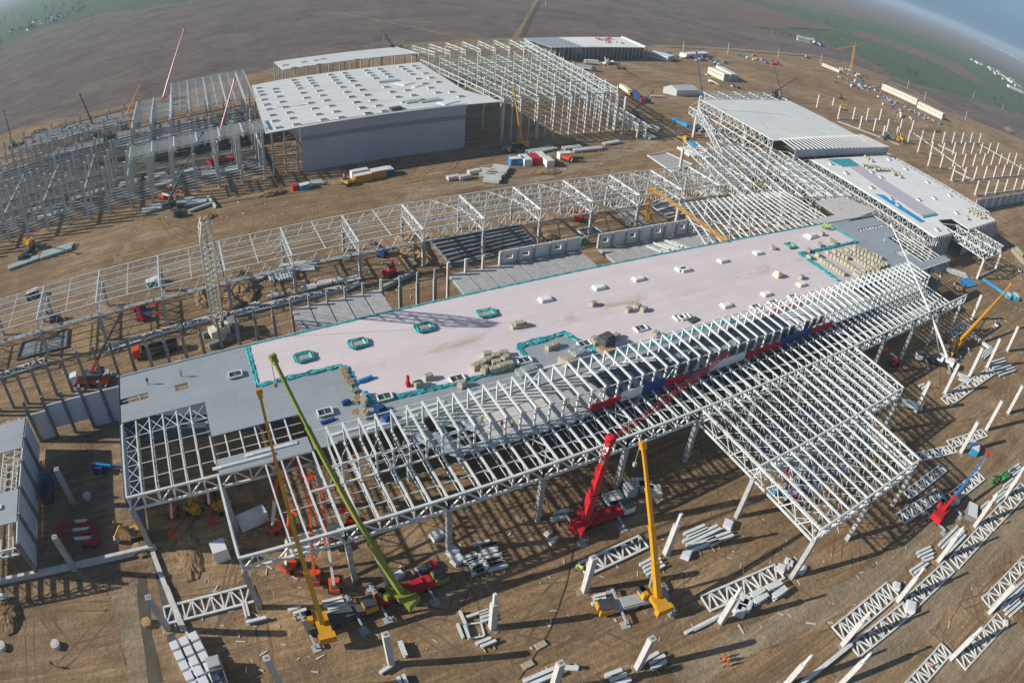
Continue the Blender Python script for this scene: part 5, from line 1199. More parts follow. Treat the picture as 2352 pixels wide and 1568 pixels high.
# ---------------------------------------------------------------- free standing columns
def fcol(p, h, stub, label, group=None, w=1.05, mt='concrete_l'):
    t = thing('concrete_column', label, 'column', (p[0], p[1], 0), group)
    m = MB(); m.taper((p[0], p[1], 0), (p[0], p[1], h), w, w); m.build('shaft', mt, t)
    m = MB()
    if stub: m.beam((p[0], p[1], h), (p[0], p[1], h+2.9), .5); m.build('steel_stub', 'steel', t)
    else: m.box((p[0], p[1], h+.03), (w*.45, w*.45, .06)); m.build('head_plate', 'concrete_d', t)
    rr_ = random.Random(int(p[0]*13+p[1]*7)); m = MB(); m.dome((p[0], p[1], 0), 1.7, 1.5, .22, rr_.randint(0, 999), 14, 3, .35); m.build('footing', 'road', t)
FC = [((1,2,1040,1190),8.2,1,'column with steel stub left of the bright yellow crane, behind the loose frame'),((1,2,345,1440),10.6,0,'plain column at the bottom, left of the loose frame'),
 ((1,2,1675,935),10.4,0,'plain column standing at the end of a laid truss by the bright yellow crane'),((1,2,2235,680),9.0,1,'column with steel stub just behind the bright yellow boom'),
 ((1,2,2040,1465),10.6,0,'plain column below the bright yellow crane'),((2,2,260,1150),8.4,1,'column with steel stub beside the laid truss and beam pile'),
 ((2,2,1100,1305),8.6,1,'column with steel stub at the near end of the cross braced laid truss'),((2,2,1480,1005),8.4,1,'column with steel stub beside the long truss row, second from near'),
 ((2,2,1760,730),8.6,1,'column with steel stub beside the long truss row, third from near'),((2,2,2010,490),8.6,1,'column with steel stub beside the grey open skip'),
 ((2,2,2220,285),8.6,1,'column with steel stub near the green machine'),((2,2,1845,1400),8.6,1,'column with steel stub beside the right most laid trusses'),
 ((2,2,2110,1085),10.4,0,'plain column in the right edge truss pile'),((2,2,1090,1575),8.6,1,'column with steel stub cut by the bottom edge, right one'),((2,2,700,1590),8.6,1,'column with steel stub cut by the bottom edge, left one'),
 ((2,1,1600,1275),10.8,0,'pale column right of the canopy corner, nearest'),((2,1,1805,1145),11,0,'pale column right of the canopy, second'),((2,1,1975,1025),11,0,'pale column right of the canopy, third'),
 ((2,1,2095,965),11.6,0,'pale column right of the canopy, fourth'),((2,1,1990,635),10.8,0,'pale column nearest the far end of the front truss'),((2,1,2235,850),10.6,0,'pale column at the far right with shaded side'),
 ((2,1,2090,1395),10.8,0,'pale column standing alone on bare ground at the right'),((2,1,1915,1550),10.8,0,'pale column beside the blue skip'),((2,1,2240,1280),10.8,0,'pale column at the right edge with yellow base'),
 ((0,2,1940,1590),10.5,0,'pale topped column cut by the bottom edge, left of centre'),((1,2,1455,1620),10.5,0,'pale column top at the bottom centre edge')]
for q, h, s, l in FC: fcol(P(*q), h, s, l)
for q, l in (((0,2,510,330), 'shaded grey column outside the left gable, rear one'), ((0,2,520,790), 'shaded grey column on the low plinth wall'), ((0,2,1160,1195), 'shaded grey column at the left end of the laid truss'), ((0,2,1070,665), 'shaded grey column ahead of the left hall corner')):
    p = P(*q)
    if 'hall corner' in l: continue
    fcol(p, 10.4, 0, l, None, 1.1, 'concrete')
UR = [[(925,742),(1028,760)],[(1070,820),(1172,828),(1265,832),(1355,832)],[(1218,893),(1315,905),(1405,908),(1495,908),(1575,912)],[(1375,960),(1465,965),(1550,985),(1640,985),(1718,988),(1790,988),(1857,988),(1920,988),(1980,988),(2040,988)],
 [(1620,1050),(1705,1070),(1785,1070),(1860,1065),(1930,1062),(1990,1060),(2050,1060),(2105,1058),(2160,1055)],[(1690,1145),(1775,1155),(1860,1150),(1930,1150),(2000,1145),(2065,1140),(2125,1135),(2180,1135),(2235,1130),(2285,1125)],
 [(1850,1245),(1930,1250),(2005,1240),(2075,1235),(2140,1228),(2200,1220),(2255,1215),(2310,1210)],[(2012,1345),(2085,1345),(2150,1335),(2215,1325),(2280,1315),(2335,1305)]]
for i, row in enumerate(UR):
    for k, (x, y) in enumerate(row):
        p = P(2,0,x,y); m = MB(); m.taper((p.x, p.y, 0), (p.x, p.y, 10.2), 1.05, 1.0)
        tag(m.build('concrete_column', 'concrete_l', None, (p.x, p.y, 0)), 'white column, %s from left in the %s row of the upper right field' % (ORD[k], ORD[i]), 'column', 'white columns in rows in the upper right field')
    if i in (1, 3, 6, 7):
        a, b = P(2,0,*row[0]), P(2,0,*row[-1]); tag(MB().beam(a+Vector((0, -.9, .4)), b+Vector((0, -.9, .4)), .5, .8).build('ground_beam', 'concrete_l', None, a), 'pale ground beam along the %s column row in the upper right' % ORD[i], 'beam')
for i, (a, b) in enumerate((((1070,840),(1490,1000)), ((1590,920),(1960,1190)), ((2050,1000),(2352,1170)), ((1840,1160),(2000,1245)), ((1760,1000),(1890,1062)))):
    p, q = P(2,0,*a), P(2,0,*b); tag(MB().beam(p+Vector((0, 0, .3)), q+Vector((0, 0, .3)), .6 if i < 3 else 2.5, .6).build('ground_beam', 'concrete_l', None, p), '%s slanting pale ground beam between the upper right column rows' % ORD[i], 'beam')
# right hand panel wall with props
pw = thing('wall', 'row of grey and white upright panels running off the right edge', 'wall', P(2,0,2010,1440))
a, b = P(2,0,2005,1452), P(2,0,2420,1375)
for k in range(19):
    p, q = a.lerp(b, k/19), a.lerp(b, (k+.93)/19)
    m = MB(); m.beam((p.x, p.y, 3.6), (q.x, q.y, 3.6), .35, 7.0); m.build('panel', 'wall_panel' if k % 2 else 'wall_white', pw); post(q.x+.3, q.y-.3, 7.8, .4).build('post', 'concrete_d', pw)
# ---------------------------------------------------------------- steel trusses on the ground
def ftr(label, q, n, style='W', mt='steel'):
    a1, a2, b1, b2 = q; a = (a1+a2)/2; b = (b1+b2)/2; d = (b-a).normalized(); w = abs((a1-a2).cross(d).z)
    return flat_truss(a, b, max(w, 1.2), n, label, g_, style, .42, .26, mt=mt)
W_ = lambda i, j, *l: [P(i, j, x, y) for x, y in l]
for l, q, n, st in (('white truss lying at the lower left beside the bottom columns', W_(0,2,(1125,1055),(1160,1165),(1720,912),(1762,1000)), 9, 'W'),
  ('white truss lying between two columns by the bright yellow crane', W_(1,2,(1595,765),(1725,820),(2100,540),(2060,660)), 7, 'W'),
  ('white truss lying ahead of the canopy corner with timber bearers', W_(2,2,(120,975),(185,1078),(620,760),(705,850)), 9, 'W'),
  ('cross braced truss lying left of the long truss row', W_(2,2,(1035,1180),(1105,1295),(1410,885),(1475,965)), 9, 'X'),
  ('first truss of the long row at the lower right', W_(2,2,(1140,1310),(1215,1390),(1500,1015),(1590,1100)), 9, 'W'), ('second truss of the long row at the lower right', W_(2,2,(1520,990),(1600,1060),(1800,735),(1870,800)), 8, 'W'),
  ('third truss of the long row at the lower right', W_(2,2,(1830,715),(1900,780),(2060,470),(2130,530)), 8, 'W'), ('fourth truss of the long row running to the right edge', W_(2,2,(2070,455),(2140,520),(2320,190),(2390,260)), 8, 'W'),
  ('double truss lying at the foot of the canopy columns', W_(2,2,(1470,410),(1515,480),(1750,225),(1800,300)), 9, 'X'), ('narrow truss standing behind the red and blue crane', W_(2,2,(1530,250),(1555,315),(1780,70),(1810,110)), 10, 'W'),
  ('truss lying behind the red and blue crane', W_(2,2,(1835,265),(1875,330),(2020,130),(2085,160)), 7, 'W'), ('truss lying at the right edge, upper of two', W_(2,2,(2060,985),(2110,1055),(2330,700),(2400,760)), 8, 'W'),
  ('truss lying at the right edge, lower of two', W_(2,2,(1870,1400),(1945,1475),(2160,1100),(2225,1160)), 8, 'W'), ('truss lying at the bottom right, cut by the frame', W_(2,2,(1500,1600),(1590,1660),(1780,1300),(1840,1370)), 9, 'W'),
  ('truss lying right of the canopy between two pale columns', W_(2,1,(1785,1180),(1835,1240),(1940,1080),(2005,1112)), 6, 'W'), ('cross braced truss right of the canopy near the beam pile', W_(2,1,(1975,1055),(2020,1100),(2115,955),(2180,1000)), 7, 'X'),
  ('truss pile under the far end of the hall', W_(2,1,(1830,725),(1860,770),(1940,640),(1985,690)), 6, 'X'), ('truss lying beside the blue skip', W_(2,1,(1820,1475),(1855,1525),(2050,1400),(2105,1440)), 7, 'W'),
  ('truss lying below the blue skip', W_(2,1,(1600,1560),(1640,1610),(1850,1500),(1890,1560)), 7, 'W')):
    ftr(l, q, n, st)
# ---------------------------------------------------------------- beam piles
pile_n = 0
def pile(a, b, n, where, w=.5, mt='steel', step=1.5, nm='steel_beam', cat='beam', h=None, z=.25, bearers=True):
    global pile_n; pile_n += 1
    a = Vector(a); b = Vector(b); d = (b-a).normalized(); nn = Vector((d.y, -d.x, 0)); a.z = b.z = 0; r_ = random.Random(pile_n)
    for k in range(n):
        o = nn*(w*step*k) + d*r_.uniform(-.6, .6); h_ = h or w
        p, q = a+o+Vector((0, 0, z+h_/2)), b+o+Vector((0, 0, z+h_/2))
        m = MB()
        if mt.startswith('steel'):
            up = Vector((0, 0, h_*.42)); m.beam(p+up, q+up, w, h_*.16); m.beam(p-up, q-up, w, h_*.16); m.beam(p, q, w*.3, h_*.82)
        else: m.beam(p, q, w, h_); m.beam(p+Vector((0, 0, h_*.5)), q+Vector((0, 0, h_*.5)), w*.7, .06)
        tag(m.build(nm, mt, None, (p.x, p.y, 0)), '%s lying %s' % (('white steel beam' if nm == 'steel_beam' else nm.replace('_', ' ')), where), cat, 'beams lying %s' % where)
    if bearers and n > 1:
        for u in (.2, .8): c = a.lerp(b, u); tag(MB().beam(c-nn*.7+Vector((0, 0, .12)), c+nn*(w*step*n+.4)+Vector((0, 0, .12)), .2, .2).build('timber_bearer', 'wood', None, c), 'timber bearer under the beams %s' % where, 'timber', 'bearers under beams %s' % where)
t2 = lambda x, y: P(1, 2, x, y)
t3 = lambda x, y: P(2, 2, x, y)
t1 = lambda x, y: P(0, 2, x, y)
t4 = lambda x, y: P(2, 1, x, y)
for a, b, n in (((925,625),(1038,598),2), ((940,652),(1045,625),2), ((955,700),(1090,665),5), ((845,720),(945,690),2), ((860,755),(955,718),4), ((990,750),(1085,722),2), ((895,805),(985,770),2)):
    pile(t2(*a), t2(*b), n, 'in the big pile ahead of the front truss', .6)
for a, b, n in (((875,1120),(1025,1070),1), ((950,1105),(1025,1080),3), ((815,1080),(855,1170),1), ((800,1170),(840,1268),1), ((848,1180),(882,1272),1)):
    pile(t2(*a), t2(*b), n, 'around the loose square frame', .5)
pile(t2(935,1305), t2(1040,1262), 2, 'below the loose square frame', .55)
sq = thing('square_lattice', 'loose white square frame lying left of a stubbed column', 'frame', t2(925, 1210))
cs = [t2(868,1168), t2(962,1158), t2(985,1248), t2(885,1268)]
for k in range(4): MB().beam(cs[k]+Vector((0, 0, .3)), cs[(k+1) % 4]+Vector((0, 0, .3)), .28).build('frame_bar', 'steel', sq)
pile(t2(412,1310), t2(452,1412), 1, 'right of the plain bottom column', .8, bearers=False)
pile(t2(1230,1575), t2(1500,1462), 2, 'in the long pair at the bottom centre', .7)
pile(t2(1520,1468), t2(1636,1475), 1, 'beside the long pair at the bottom', .7)
pile(t2(1812,1530), t2(1925,1488), 3, 'at the bottom right of centre', .75)
pile(t2(2090,1418), t2(2190,1362), 3, 'beside the plain column below the yellow crane', .7)
pile(t2(2045,770), t2(2165,705), 4, 'behind the bright yellow boom', .55)
pile(t2(1715,990), t2(1800,970), 2, 'left of the bright yellow crane', .6); pile(t2(1735,1030), t2(1808,1004), 1, 'left of the bright yellow crane', .6)
pile(t2(1440,425), t2(1545,400), 2, 'under the front truss right of a column', .8)
pile(t2(250,1520), t2(340,1462), 1, 'at the foot of the plain bottom column', .6); pile(t2(425,1510), t2(460,1600), 2, 'cut by the bottom edge', .6)
pile(t1(1995,1080), t1(2085,1050), 2, 'left of the yellow crane with brown boom', .6); pile(t1(1690,1165), t1(1830,1130), 1, 'beside the shaded laid truss', .6)
pile(t1(1695,1010), t1(1720,1110), 2, 'at the right end of the shaded laid truss', .4); pile(t1(2240,1020), t1(2380,985), 4, 'behind the yellow crane with brown boom', .55)
pile(t1(1960,615), t1(2350,490), 3, 'under the front truss at left', 1.1, h=.6, step=1.1); pile(t1(0,985), t1(70,982), 1, 'at the lower left edge', .9)
for a, b, n in (((20,548),(160,488),2), ((10,600),(245,490),2), ((25,645),(320,540),2), ((160,610),(220,580),2)):
    pile(t3(*a), t3(*b), n, 'in the pile ahead of the canopy column', .65)
for a, b in (((455,992),(545,955)), ((485,1030),(570,975)), ((560,945),(655,900)), ((605,1000),(690,940))): pile(t3(*a), t3(*b), 1, 'as thick white girder ahead of the canopy', 1.3)
pile(t3(20,1228), t3(290,1090), 1, 'by the stubbed column at bottom', .6); pile(t3(70,1215), t3(225,1135), 1, 'by the stubbed column at bottom', .45)
for a, b, n in (((1608,682),(1700,640),2), ((1640,720),(1715,690),2), ((1570,800),(1660,740),2)): pile(t3(*a), t3(*b), n, 'left of the stubbed column by the truss row', .6)
pile(t3(1760,625), t3(1885,500), 4, 'beside the third stubbed column', .7); pile(t3(2045,372), t3(2105,325), 2, 'near the grey open skip', .6); pile(t3(2130,298), t3(2200,242), 3, 'left of the green machine', .6)
pile(t3(2205,222), t3(2270,168), 3, 'below the green machine', .6); pile(t3(2240,120), t3(2310,70), 3, 'behind the green machine', .6); pile(t3(2192,1052), t3(2290,970), 4, 'in the right edge pile', .7)
pile(t3(2200,1000), t3(2352,860), 3, 'in the right edge pile', .7); pile(t3(815,1575), t3(1155,1308), 1, 'as a long girder at the lower right', .9)
pile(t4(2095,945), t4(2210,910), 6, 'in the pile right of the canopy', .6, step=2.2); pile(t4(1990,742), t4(2110,832), 2, 'beside the lowered orange crane', .7); pile(t4(2050,885), t4(2120,830), 3, 'between two pale columns at right', .6)
pile(t4(1900,1022), t4(1970,1048), 3, 'at the foot of a pale column right of the canopy', .8); pile(t4(1500,1192), t4(1640,1232), 3, 'below the canopy notch', .7); pile(t4(1628,1102), t4(1665,1088), 2, 'right of the canopy notch', .7)
pile(t4(1815,290), t4(1945,330), 3, 'near the far end of the hall', .9); pile(t4(1960,0), t4(1962,2), 0, '')
nz = lambda x, y: P(1, 0, x, y)
pile(nz(1275,1050), nz(1445,1015), 4, 'ahead of the huge steel frame, left pile', .8, 'steel_green', nm='steel_girder', cat='girder'); pile(nz(1520,1030), nz(1640,1015), 2, 'ahead of the huge steel frame, middle pile', 1.0); pile(nz(1590,1045), nz(1790,1025), 2, 'ahead of the huge steel frame, right pile', 1.0)
pile(nz(1800,998), nz(1910,980), 2, 'under the right foot of the huge frame', .9)
pile(nz(2100,925), nz(2170,960), 4, 'beside the low lattice bridge', .9, 'steel_green', nm='steel_girder', cat='girder'); pile(nz(2120,870), nz(2200,895), 3, 'behind the low lattice bridge', .9)
pile(nz(2120,668), nz(2230,672), 2, 'beside the white marquee tent', .8)
for x0, y0, n in ((965, 1180, 4), (1040, 1155, 5), (1010, 1205, 5)):
    pile(nz(x0,y0), nz(x0+110,y0+10 if n == 4 else y0+14), n, 'in the stack between the halls', 1.6, 'concrete_l', 1.15, 'concrete_beam', 'beam', 1.2)
pile(nz(722,1245), nz(805,1232), 1, 'left of the concrete stack', 2.2, 'concrete_l', 1, 'concrete_beam', 'beam', 1.4); pile(nz(812,1240), nz(890,1226), 1, 'left of the concrete stack', 2.2, 'concrete_l', 1, 'concrete_beam', 'beam', 1.4); pile(nz(882,1202), nz(960,1188), 1, 'left of the concrete stack', 2.2, 'concrete_l', 1, 'concrete_beam', 'beam', 1.4)
zz = lambda x, y: P(0, 0, x, y); zy = lambda x, y: P(0, 1, x, y)
pile(zy(60,280), zy(270,205), 3, 'beside the muddy track at left', .8, 'steel_green', nm='steel_girder', cat='girder'); pile(zy(290,190), zy(508,120), 4, 'beyond the muddy track at left', .9, 'steel_green', nm='steel_girder', cat='girder')
for a, b, n in (((980,1455),(1160,1405),4), ((1170,1400),(1335,1370),4), ((1280,1405),(1435,1382),3), ((1300,1470),(1470,1408),1), ((1435,1370),(1490,1440),1), ((1180,1205),(1360,1165),3), ((1390,1205),(1680,1150),4), ((1005,1235),(1140,1195),4), ((830,1275),(965,1240),4), ((1060,1285),(1195,1250),3), ((500,1375),(735,1305),3), ((170,1470),(295,1430),3), ((265,1510),(445,1455),3), ((2140,1265),(2225,1255),3)):
    pile(zz(*a), zz(*b), n, 'on the ground of the concrete frame', .9, 'steel_green', nm='steel_girder', cat='girder', bearers=False)
# assorted white bundles between gallery and hall
for a, b, n in (((1700,370),(1790,340),3), ((1800,335),(1880,320),2), ((1915,330),(1930,370),4), ((1990,310),(2070,300),1), ((2010,310),(2030,360),6), ((2080,285),(2180,280),3), ((1930,270),(2190,235),2), ((2080,425),(2175,400),3), ((1850,485),(1945,462),2), ((1725,545),(1770,525),2), ((2190,390),(2290,370),3), ((2290,375),(2352,355),3)):
    pile(zy(*a), zy(*b), n, 'in the scattered bundles under the gallery', .6, bearers=False)
mz = lambda x, y: P(1, 1, x, y)
for a, b, n in (((0,370),(110,345),3), ((10,440),(130,385),2), ((0,205),(50,200),4)): pile(mz(*a), mz(*b), n, 'left of the trench', .6, bearers=False)
pile(mz(270,440), mz(480,335), 1, 'leaning behind the annex columns', 1.2, 'concrete', nm='concrete_beam', bearers=False)
for a, b, n in (((2100,130),(2200,170),4), ((2150,105),(2260,150),4), ((2210,85),(2320,130),4)): 
    p, q = P(1,1,*a,6.4), P(1,1,*b,6.4)
    for k in range(n):
        r_ = random.Random(k+a[0]); off = Vector((r_.uniform(-1, 1)*.5+k*1.1, -k*.9, 6.5)); m = MB(); m.beam(Vector((p.x, p.y, 0))+off, Vector((q.x, q.y, 0))+off, .45)
        tag(m.build('steel_beam', 'steel', None, (p.x, p.y, 6.3)), 'white steel beam lying on the slab annex deck', 'beam', 'beams on the slab annex')
dz = lambda x, y: Z(2080, 240, 2840, x, y)
pile(dz(165,430), dz(315,500), 3, 'in the blue girder pile left of the plain roofed hall', 1.0, 'skyblue', 1.1, 'blue_girder', 'girder', 1.0, bearers=False); pile(dz(240,610), dz(400,700), 3, 'in the blue girder pile beside the low loader', 1.0, 'skyblue', 1.1, 'blue_girder', 'girder', 1.0, bearers=False)
for a, b, n in (((290,715),(410,800),5), ((400,705),(500,740),3), ((410,760),(530,810),4)): pile(dz(*a), dz(*b), n, 'in the white pile left of the middle frame', .9, 'wall_white', nm='cladding_pack', cat='panels', bearers=False)
pile(t4(2070,360), t4(2240,480), 2, 'as blue girder at far right', .9, 'skyblue', 1.1, 'blue_girder', 'girder', .8, bearers=False)
pile(t4(1895,375), t4(1975,355), 4, 'as blue sheets near the far end', 1.2, 'skyblue', 1.2, 'blue_sheet', 'sheet', .3, bearers=False)
# white blocks lower left
o_ = P(0,2,1185,1322); r_ = random.Random(4)
for i in range(3):
    for j in range(8):
        x, y = o_.x + 1.0 + i*2.0 + j*.42 + (.5 if j > 5 else 0), o_.y - .9 - j*2.15 + i*.45; rz_ = .2 + r_.uniform(-.04, .04); s = 1.62
        m = MB(); m.box((x, y, 1.0), (s, s*1.1, 2.0), rz_); m.box((x, y, 2.02), (s*.9, s, .05), rz_)
        tag(m.build('wrapped_block', 'wall_white', None, (x, y, 0)), 'white wrapped block in the stack at the bottom left', 'block', 'white wrapped blocks at the bottom left')
for k, (x, y) in enumerate(((1345,1478),(1395,1525),(1405,1590))):
    p = P(0,2,x,y); m = MB(); m.box((p.x, p.y, .9), (2, 1.9, 1.8), .55); m.box((p.x, p.y, 1.83), (1.8, 1.7, .05), .55); tag(m.build('wrapped_block', 'wall_white', None, (p.x, p.y, 0)), 'white wrapped block pulled away right of the stack at bottom left', 'block', 'blocks pulled from the stack')
for x, y, s in ((770,675,1.5),(785,700,1.2),(800,730,1.6),(1425,543,1.0),(1450,600,1.0),(655,560,1.8),(395,835,1.4)):
    p = P(1,2,x,y); m = MB(); m.box((p.x, p.y, s*.3), (s*1.4, s, s*.6), .3); m.box((p.x, p.y, s*.6+.03), (s*1.2, s*.8, .06), .3); tag(m.build('parts_crate', 'wall_white', None, (p.x, p.y, 0)), 'small pale crate on the ground ahead of the front truss', 'crate', 'pale crates ahead of the front truss')
for x, y, s in ((370,1050,2),(430,1045,2),(390,1080,2),(415,1015,2),(670,790,1.6),(735,752,1.2),(718,738,1.2),(805,797,1.5),(825,788,1.2),(712,775,1.1),(305,490,1.8),(1465,912,1.6),(1558,1058,2.2),(20,692,1.7),(2220,1160,1.2)):
    p = P(2,2,x,y); m = MB(); m.box((p.x, p.y, s*.3), (s*1.2, s, s*.6), .6); m.box((p.x, p.y, s*.6+.03), (s, s*.8, .06), .6); tag(m.build('parts_crate', 'wall_white', None, (p.x, p.y, 0)), 'small pale crate among the laid trusses', 'crate', 'pale crates among the laid trusses')
for x, y in ((2045,205),(2095,225),(2150,255)):
    p = P(1,2,x,y); m = MB(); m.box((p.x, p.y, .5), (3.0, 2.5, 1.0), -.4); m.box((p.x, p.y, 1.03), (2.8, 2.3, .06), -.4); tag(m.build('panel_pack', 'concrete_l', None, (p.x, p.y, 0)), 'grey panel pack in the shade under the front steel', 'pack', 'panel packs under the front steel')
for k in range(9):
    p = t4(2275+k*14 if k < 6 else 2300+(k-6)*14, 170+k*16 if k < 6 else 160+(k-6)*16); m = MB(); m.box((p.x, p.y, 1), (2.4, 2, 2), .6); m.box((p.x, p.y, 2.03), (2.2, 1.8, .06), .6); tag(m.build('wrapped_block', 'bale', None, (p.x, p.y, 0)), 'pale block in the row at the far right edge', 'block', 'blocks in a row at the far right edge')
# ---------------------------------------------------------------- things on the membrane roof
bp = []
def bale(p, z, label, group, mt='bale', rz=.2, s=1.0):
    s *= .62
    if not bp:
        t = thing('insulation_bale', label, 'bale', (p[0], p[1], z), group); r_ = random.Random(3); m = MB(); m.taper((-1.15, 0, .75), (1.15, 0, .75), 1.6, 1.5, 1.5, 1.42); o = m.build('wrapping', 'bale'); o.parent = t
        o = MB().box((0, 0, 1.53), (2.0, 1.25, .08)).build('top_board', 'bale'); o.parent = t; o = MB().beam((-.1, 0, .75), (.1, 0, .75), 1.66, 1.56).build('strap', 'concrete_l'); o.parent = t; bp.append(t); t.rotation_euler = (0, 0, rz); t.scale = (s,)*3
    else:
        t = dup(bp[0], (p[0], p[1], z), rz, label, group, (s, s, s*(.9+.2*random.random())))
bale(P(1,1,1735,535,MZ), MZ, 'single tan bale beside closed skylights in the middle of the membrane roof', None, s=1.1)
if 'group' in bp[0]: del bp[0]['group']
for x, y in ((1978,575),(2040,552),(2080,572)): bale(P(1,1,x,y,MZ), MZ, 'tan bale in the group of three on the membrane roof', 'three bales on the membrane roof', s=1.15, rz=random.uniform(0, .6))
for x, y in ((1005,890),(1065,902),(1118,880),(1005,932),(1065,945),(1130,918),(925,972),(962,955),(990,992),(1050,990),(1105,975),(1155,960)): bale(P(1,1,x,y,MZ), MZ, 'tan bale in the big pile near the front edge of the membrane', 'big bale pile on the membrane', s=1.3, rz=random.uniform(-.2, .7))
for x, y, l in ((1890,760,'tan bale right of the black and white pallet'),(1740,780,'rear tan bale left of the black and white pallet'),(1760,808,'front tan bale left of the black and white pallet'),(2165,745,'tan bale beside the wire scaffold on the roof'),(600,1042,'tan bale standing between an open skylight and the red tool'),(530,1090,'tan bale right beside the red tool'),(832,1092,'tan bale at the corner of an open skylight')):
    bale(P(1,1,x,y,MZ), MZ, l, None, s=1.2, rz=random.uniform(-.2, .7))
    o = [q for q in COL.objects if q.get('label') == l][0]
    if 'group' in o: del o['group']
for x, y in ((1435,835),(1470,822)): bale(P(1,1,x,y,RZ+.3), RZ+.26, 'tan bale on the bare deck patch inside the teal edge', 'bales on the bare deck patch', s=1.2)
for x, y in ((155,1190),(160,1215),(150,1285),(165,1300)): bale(P(1,1,x,y,MZ), MZ, 'yellowish bale at the teal corner by the blue bundles', 'bales at the teal corner', s=1.1, rz=.9)
for x, y in ((620,147),(865,168),(815,350),(960,52),(1020,98),(1045,110),(940,125),(650,335)): bale(P(2,1,x,y,MZ), MZ, 'tan bale on the far part of the membrane roof', 'bales on the far membrane', s=1.2, rz=random.uniform(0, 1))
LN = [((955,235),(1105,325),8), ((1000,185),(1190,300),9), ((1050,175),(1130,215),4), ((1095,175),(1300,290),10), ((1135,165),(1330,270),9), ((1190,140),(1360,215),8), ((1185,158),(1400,262),10), ((1190,330),(1400,262),9), ((1210,345),(1340,305),5), ((870,212),(930,200),2)]
for a, b, n in LN:
    for k in range(n):
        p = P(2,1,*a,RZ+.4).lerp(P(2,1,*b,RZ+.4), k/max(1, n-1)); bale((p.x, p.y), RZ+.34, 'tan bale in the long rows on the far grey deck', 'bale rows on the far grey deck', s=1.25, rz=1.5+random.uniform(-.15, .15))
for k in range(12):
    p = Z(2480,420,3240,*((445+k*14, 190+k*2) if k < 7 else (510+(k-7)*22, 212)),13.3,1344); bale((p.x, p.y), 13.25, 'grey bale in the upper cluster on the bright roof', 'upper bale cluster on the bright roof', s=1.4)
for x, y in ((610,222),(625,230),(640,238),(615,236),(652,250),(470,150),(490,160),(455,140)): p = Z(2480,420,3240,x,y,13.3,1344); bale((p.x, p.y), 13.25, 'grey bale beside the upper cluster on the bright roof', 'bales beside the upper cluster', s=1.4)
for x, y in ((1030,440),(1048,432),(1065,440),(1080,450),(1095,455),(1110,460),(1055,455),(1075,465),(1095,475),(1118,475),(1025,482)): p = Z(2480,420,3240,x,y,13.3,1344); bale((p.x, p.y), 13.25, 'grey bale in the right corner cluster on the bright roof', 'right corner bale cluster', s=1.5)
# odds and ends on the roof
def roofbox(nm, cat, label, q, z, size, mt, rz=.2, extra=None):
    if nm in ('blue_bundle', 'foil_roll'): size = tuple(c*.7 for c in size)
    p = P(*q, z); m = MB(); m.box((p.x, p.y, z+size[2]/2), size, rz)
    if extra: m.box((p.x, p.y, z+size[2]+extra/2), (size[0]*.6, size[1]*.7, extra), rz)
    else: m.box((p.x, p.y, z+size[2]+.03), (size[0]*.8, size[1]*.8, .06), rz)
    tag(m.build(nm, mt, None, (p.x, p.y, z)), label, cat)
roofbox('foil_roll', 'roll', 'long bright blue roll lying on the membrane near the teal edge', (1,1,165,1052), MZ, (4.6, 1.0, .8), 'skyblue', .15)
roofbox('foil_roll', 'roll', 'upright bright blue roll beside the yellowish bales', (1,1,180,1165), MZ, (1.2, 2.6, 1.2), 'skyblue', .2)
roofbox('blue_bundle', 'bundle', 'dark blue bundle on the deck left of the teal edge', (1,1,35,1212), RZ+.25, (2.4, 1.3, .8), 'blue', .1, .3)
roofbox('blue_bundle', 'bundle', 'blue and white bundle on the deck near the front portal posts', (1,1,270,1265), RZ+.25, (3, 2, 1.2), 'blue', .2, .3)
roofbox('blue_bundle', 'bundle', 'blue wrapped pallet with pale rolls between the portal posts', (1,1,320,1325), RZ+.25, (2.4, 2, 1.4), 'blue', .2, .3)
roofbox('blue_bundle', 'bundle', 'blue sheet bundle below the open skylight on the left deck', (0,1,2260,1335), RZ+.25, (4, 1, .5), 'blue', .1)
roofbox('blue_bundle', 'bundle', 'blue bundle inside the clerestory', (1,1,1310,1078), RZ+.2, (2.4, 1.2, .8), 'blue', .4)
roofbox('tool_box', 'tool', 'red upright tool standing on the membrane with trailing cable', (1,1,460,1090), MZ, (.8, .8, .9), 'redp', .1, 1.6)
roofbox('pallet_stack', 'pallet', 'black and white striped pallet stack near the front edge', (1,1,1820,815), MZ, (3.2, 2.6, 2.6), 'dark', .2, .3)
roofbox('pallet_stack', 'pallet', 'brown pallet below the striped pallet stack', (1,1,1820,850), MZ, (3.0, 2.4, .9), 'wood', .2)
roofbox('waste_heap', 'heap', 'tan and white material trolley in the middle of the membrane roof', (1,1,1225,682), MZ, (3.6, 1.6, .7), 'bale', -.1, .6)
roofbox('waste_heap', 'heap', 'heap of crumpled white foil behind the portal frames', (1,1,1290,990), RZ+.25, (5, 2.6, .6), 'film', .1, .5)
roofbox('waste_heap', 'heap', 'heap of white offcuts on the far membrane', (2,1,885,60), MZ, (6, 3, .5), 'white', .1, .4)
roofbox('waste_heap', 'heap', 'pale machine on the membrane below the far skylights', (2,1,650,335), MZ, (2, 2, 1.2), 'cream', .1, .5)
roofbox('wire_scaffold', 'scaffold', 'black and white trestles behind the portal frames', (2,1,75,640), MZ, (3, 1.5, .3), 'dark', .2)
roofbox('wrapped_pallet', 'pallet', 'clear wrapped pallet beside the round fan on the bare deck', (1,1,1620,895), RZ+.25, (3.2, 2.4, 2.0), 'film', .2)
roofbox('wrapped_pallet', 'pallet', 'tan wrapped pallet on the bare deck behind the portals', (1,1,1560,930), RZ+.25, (3.4, 2.6, 1.6), 'bale', .2)
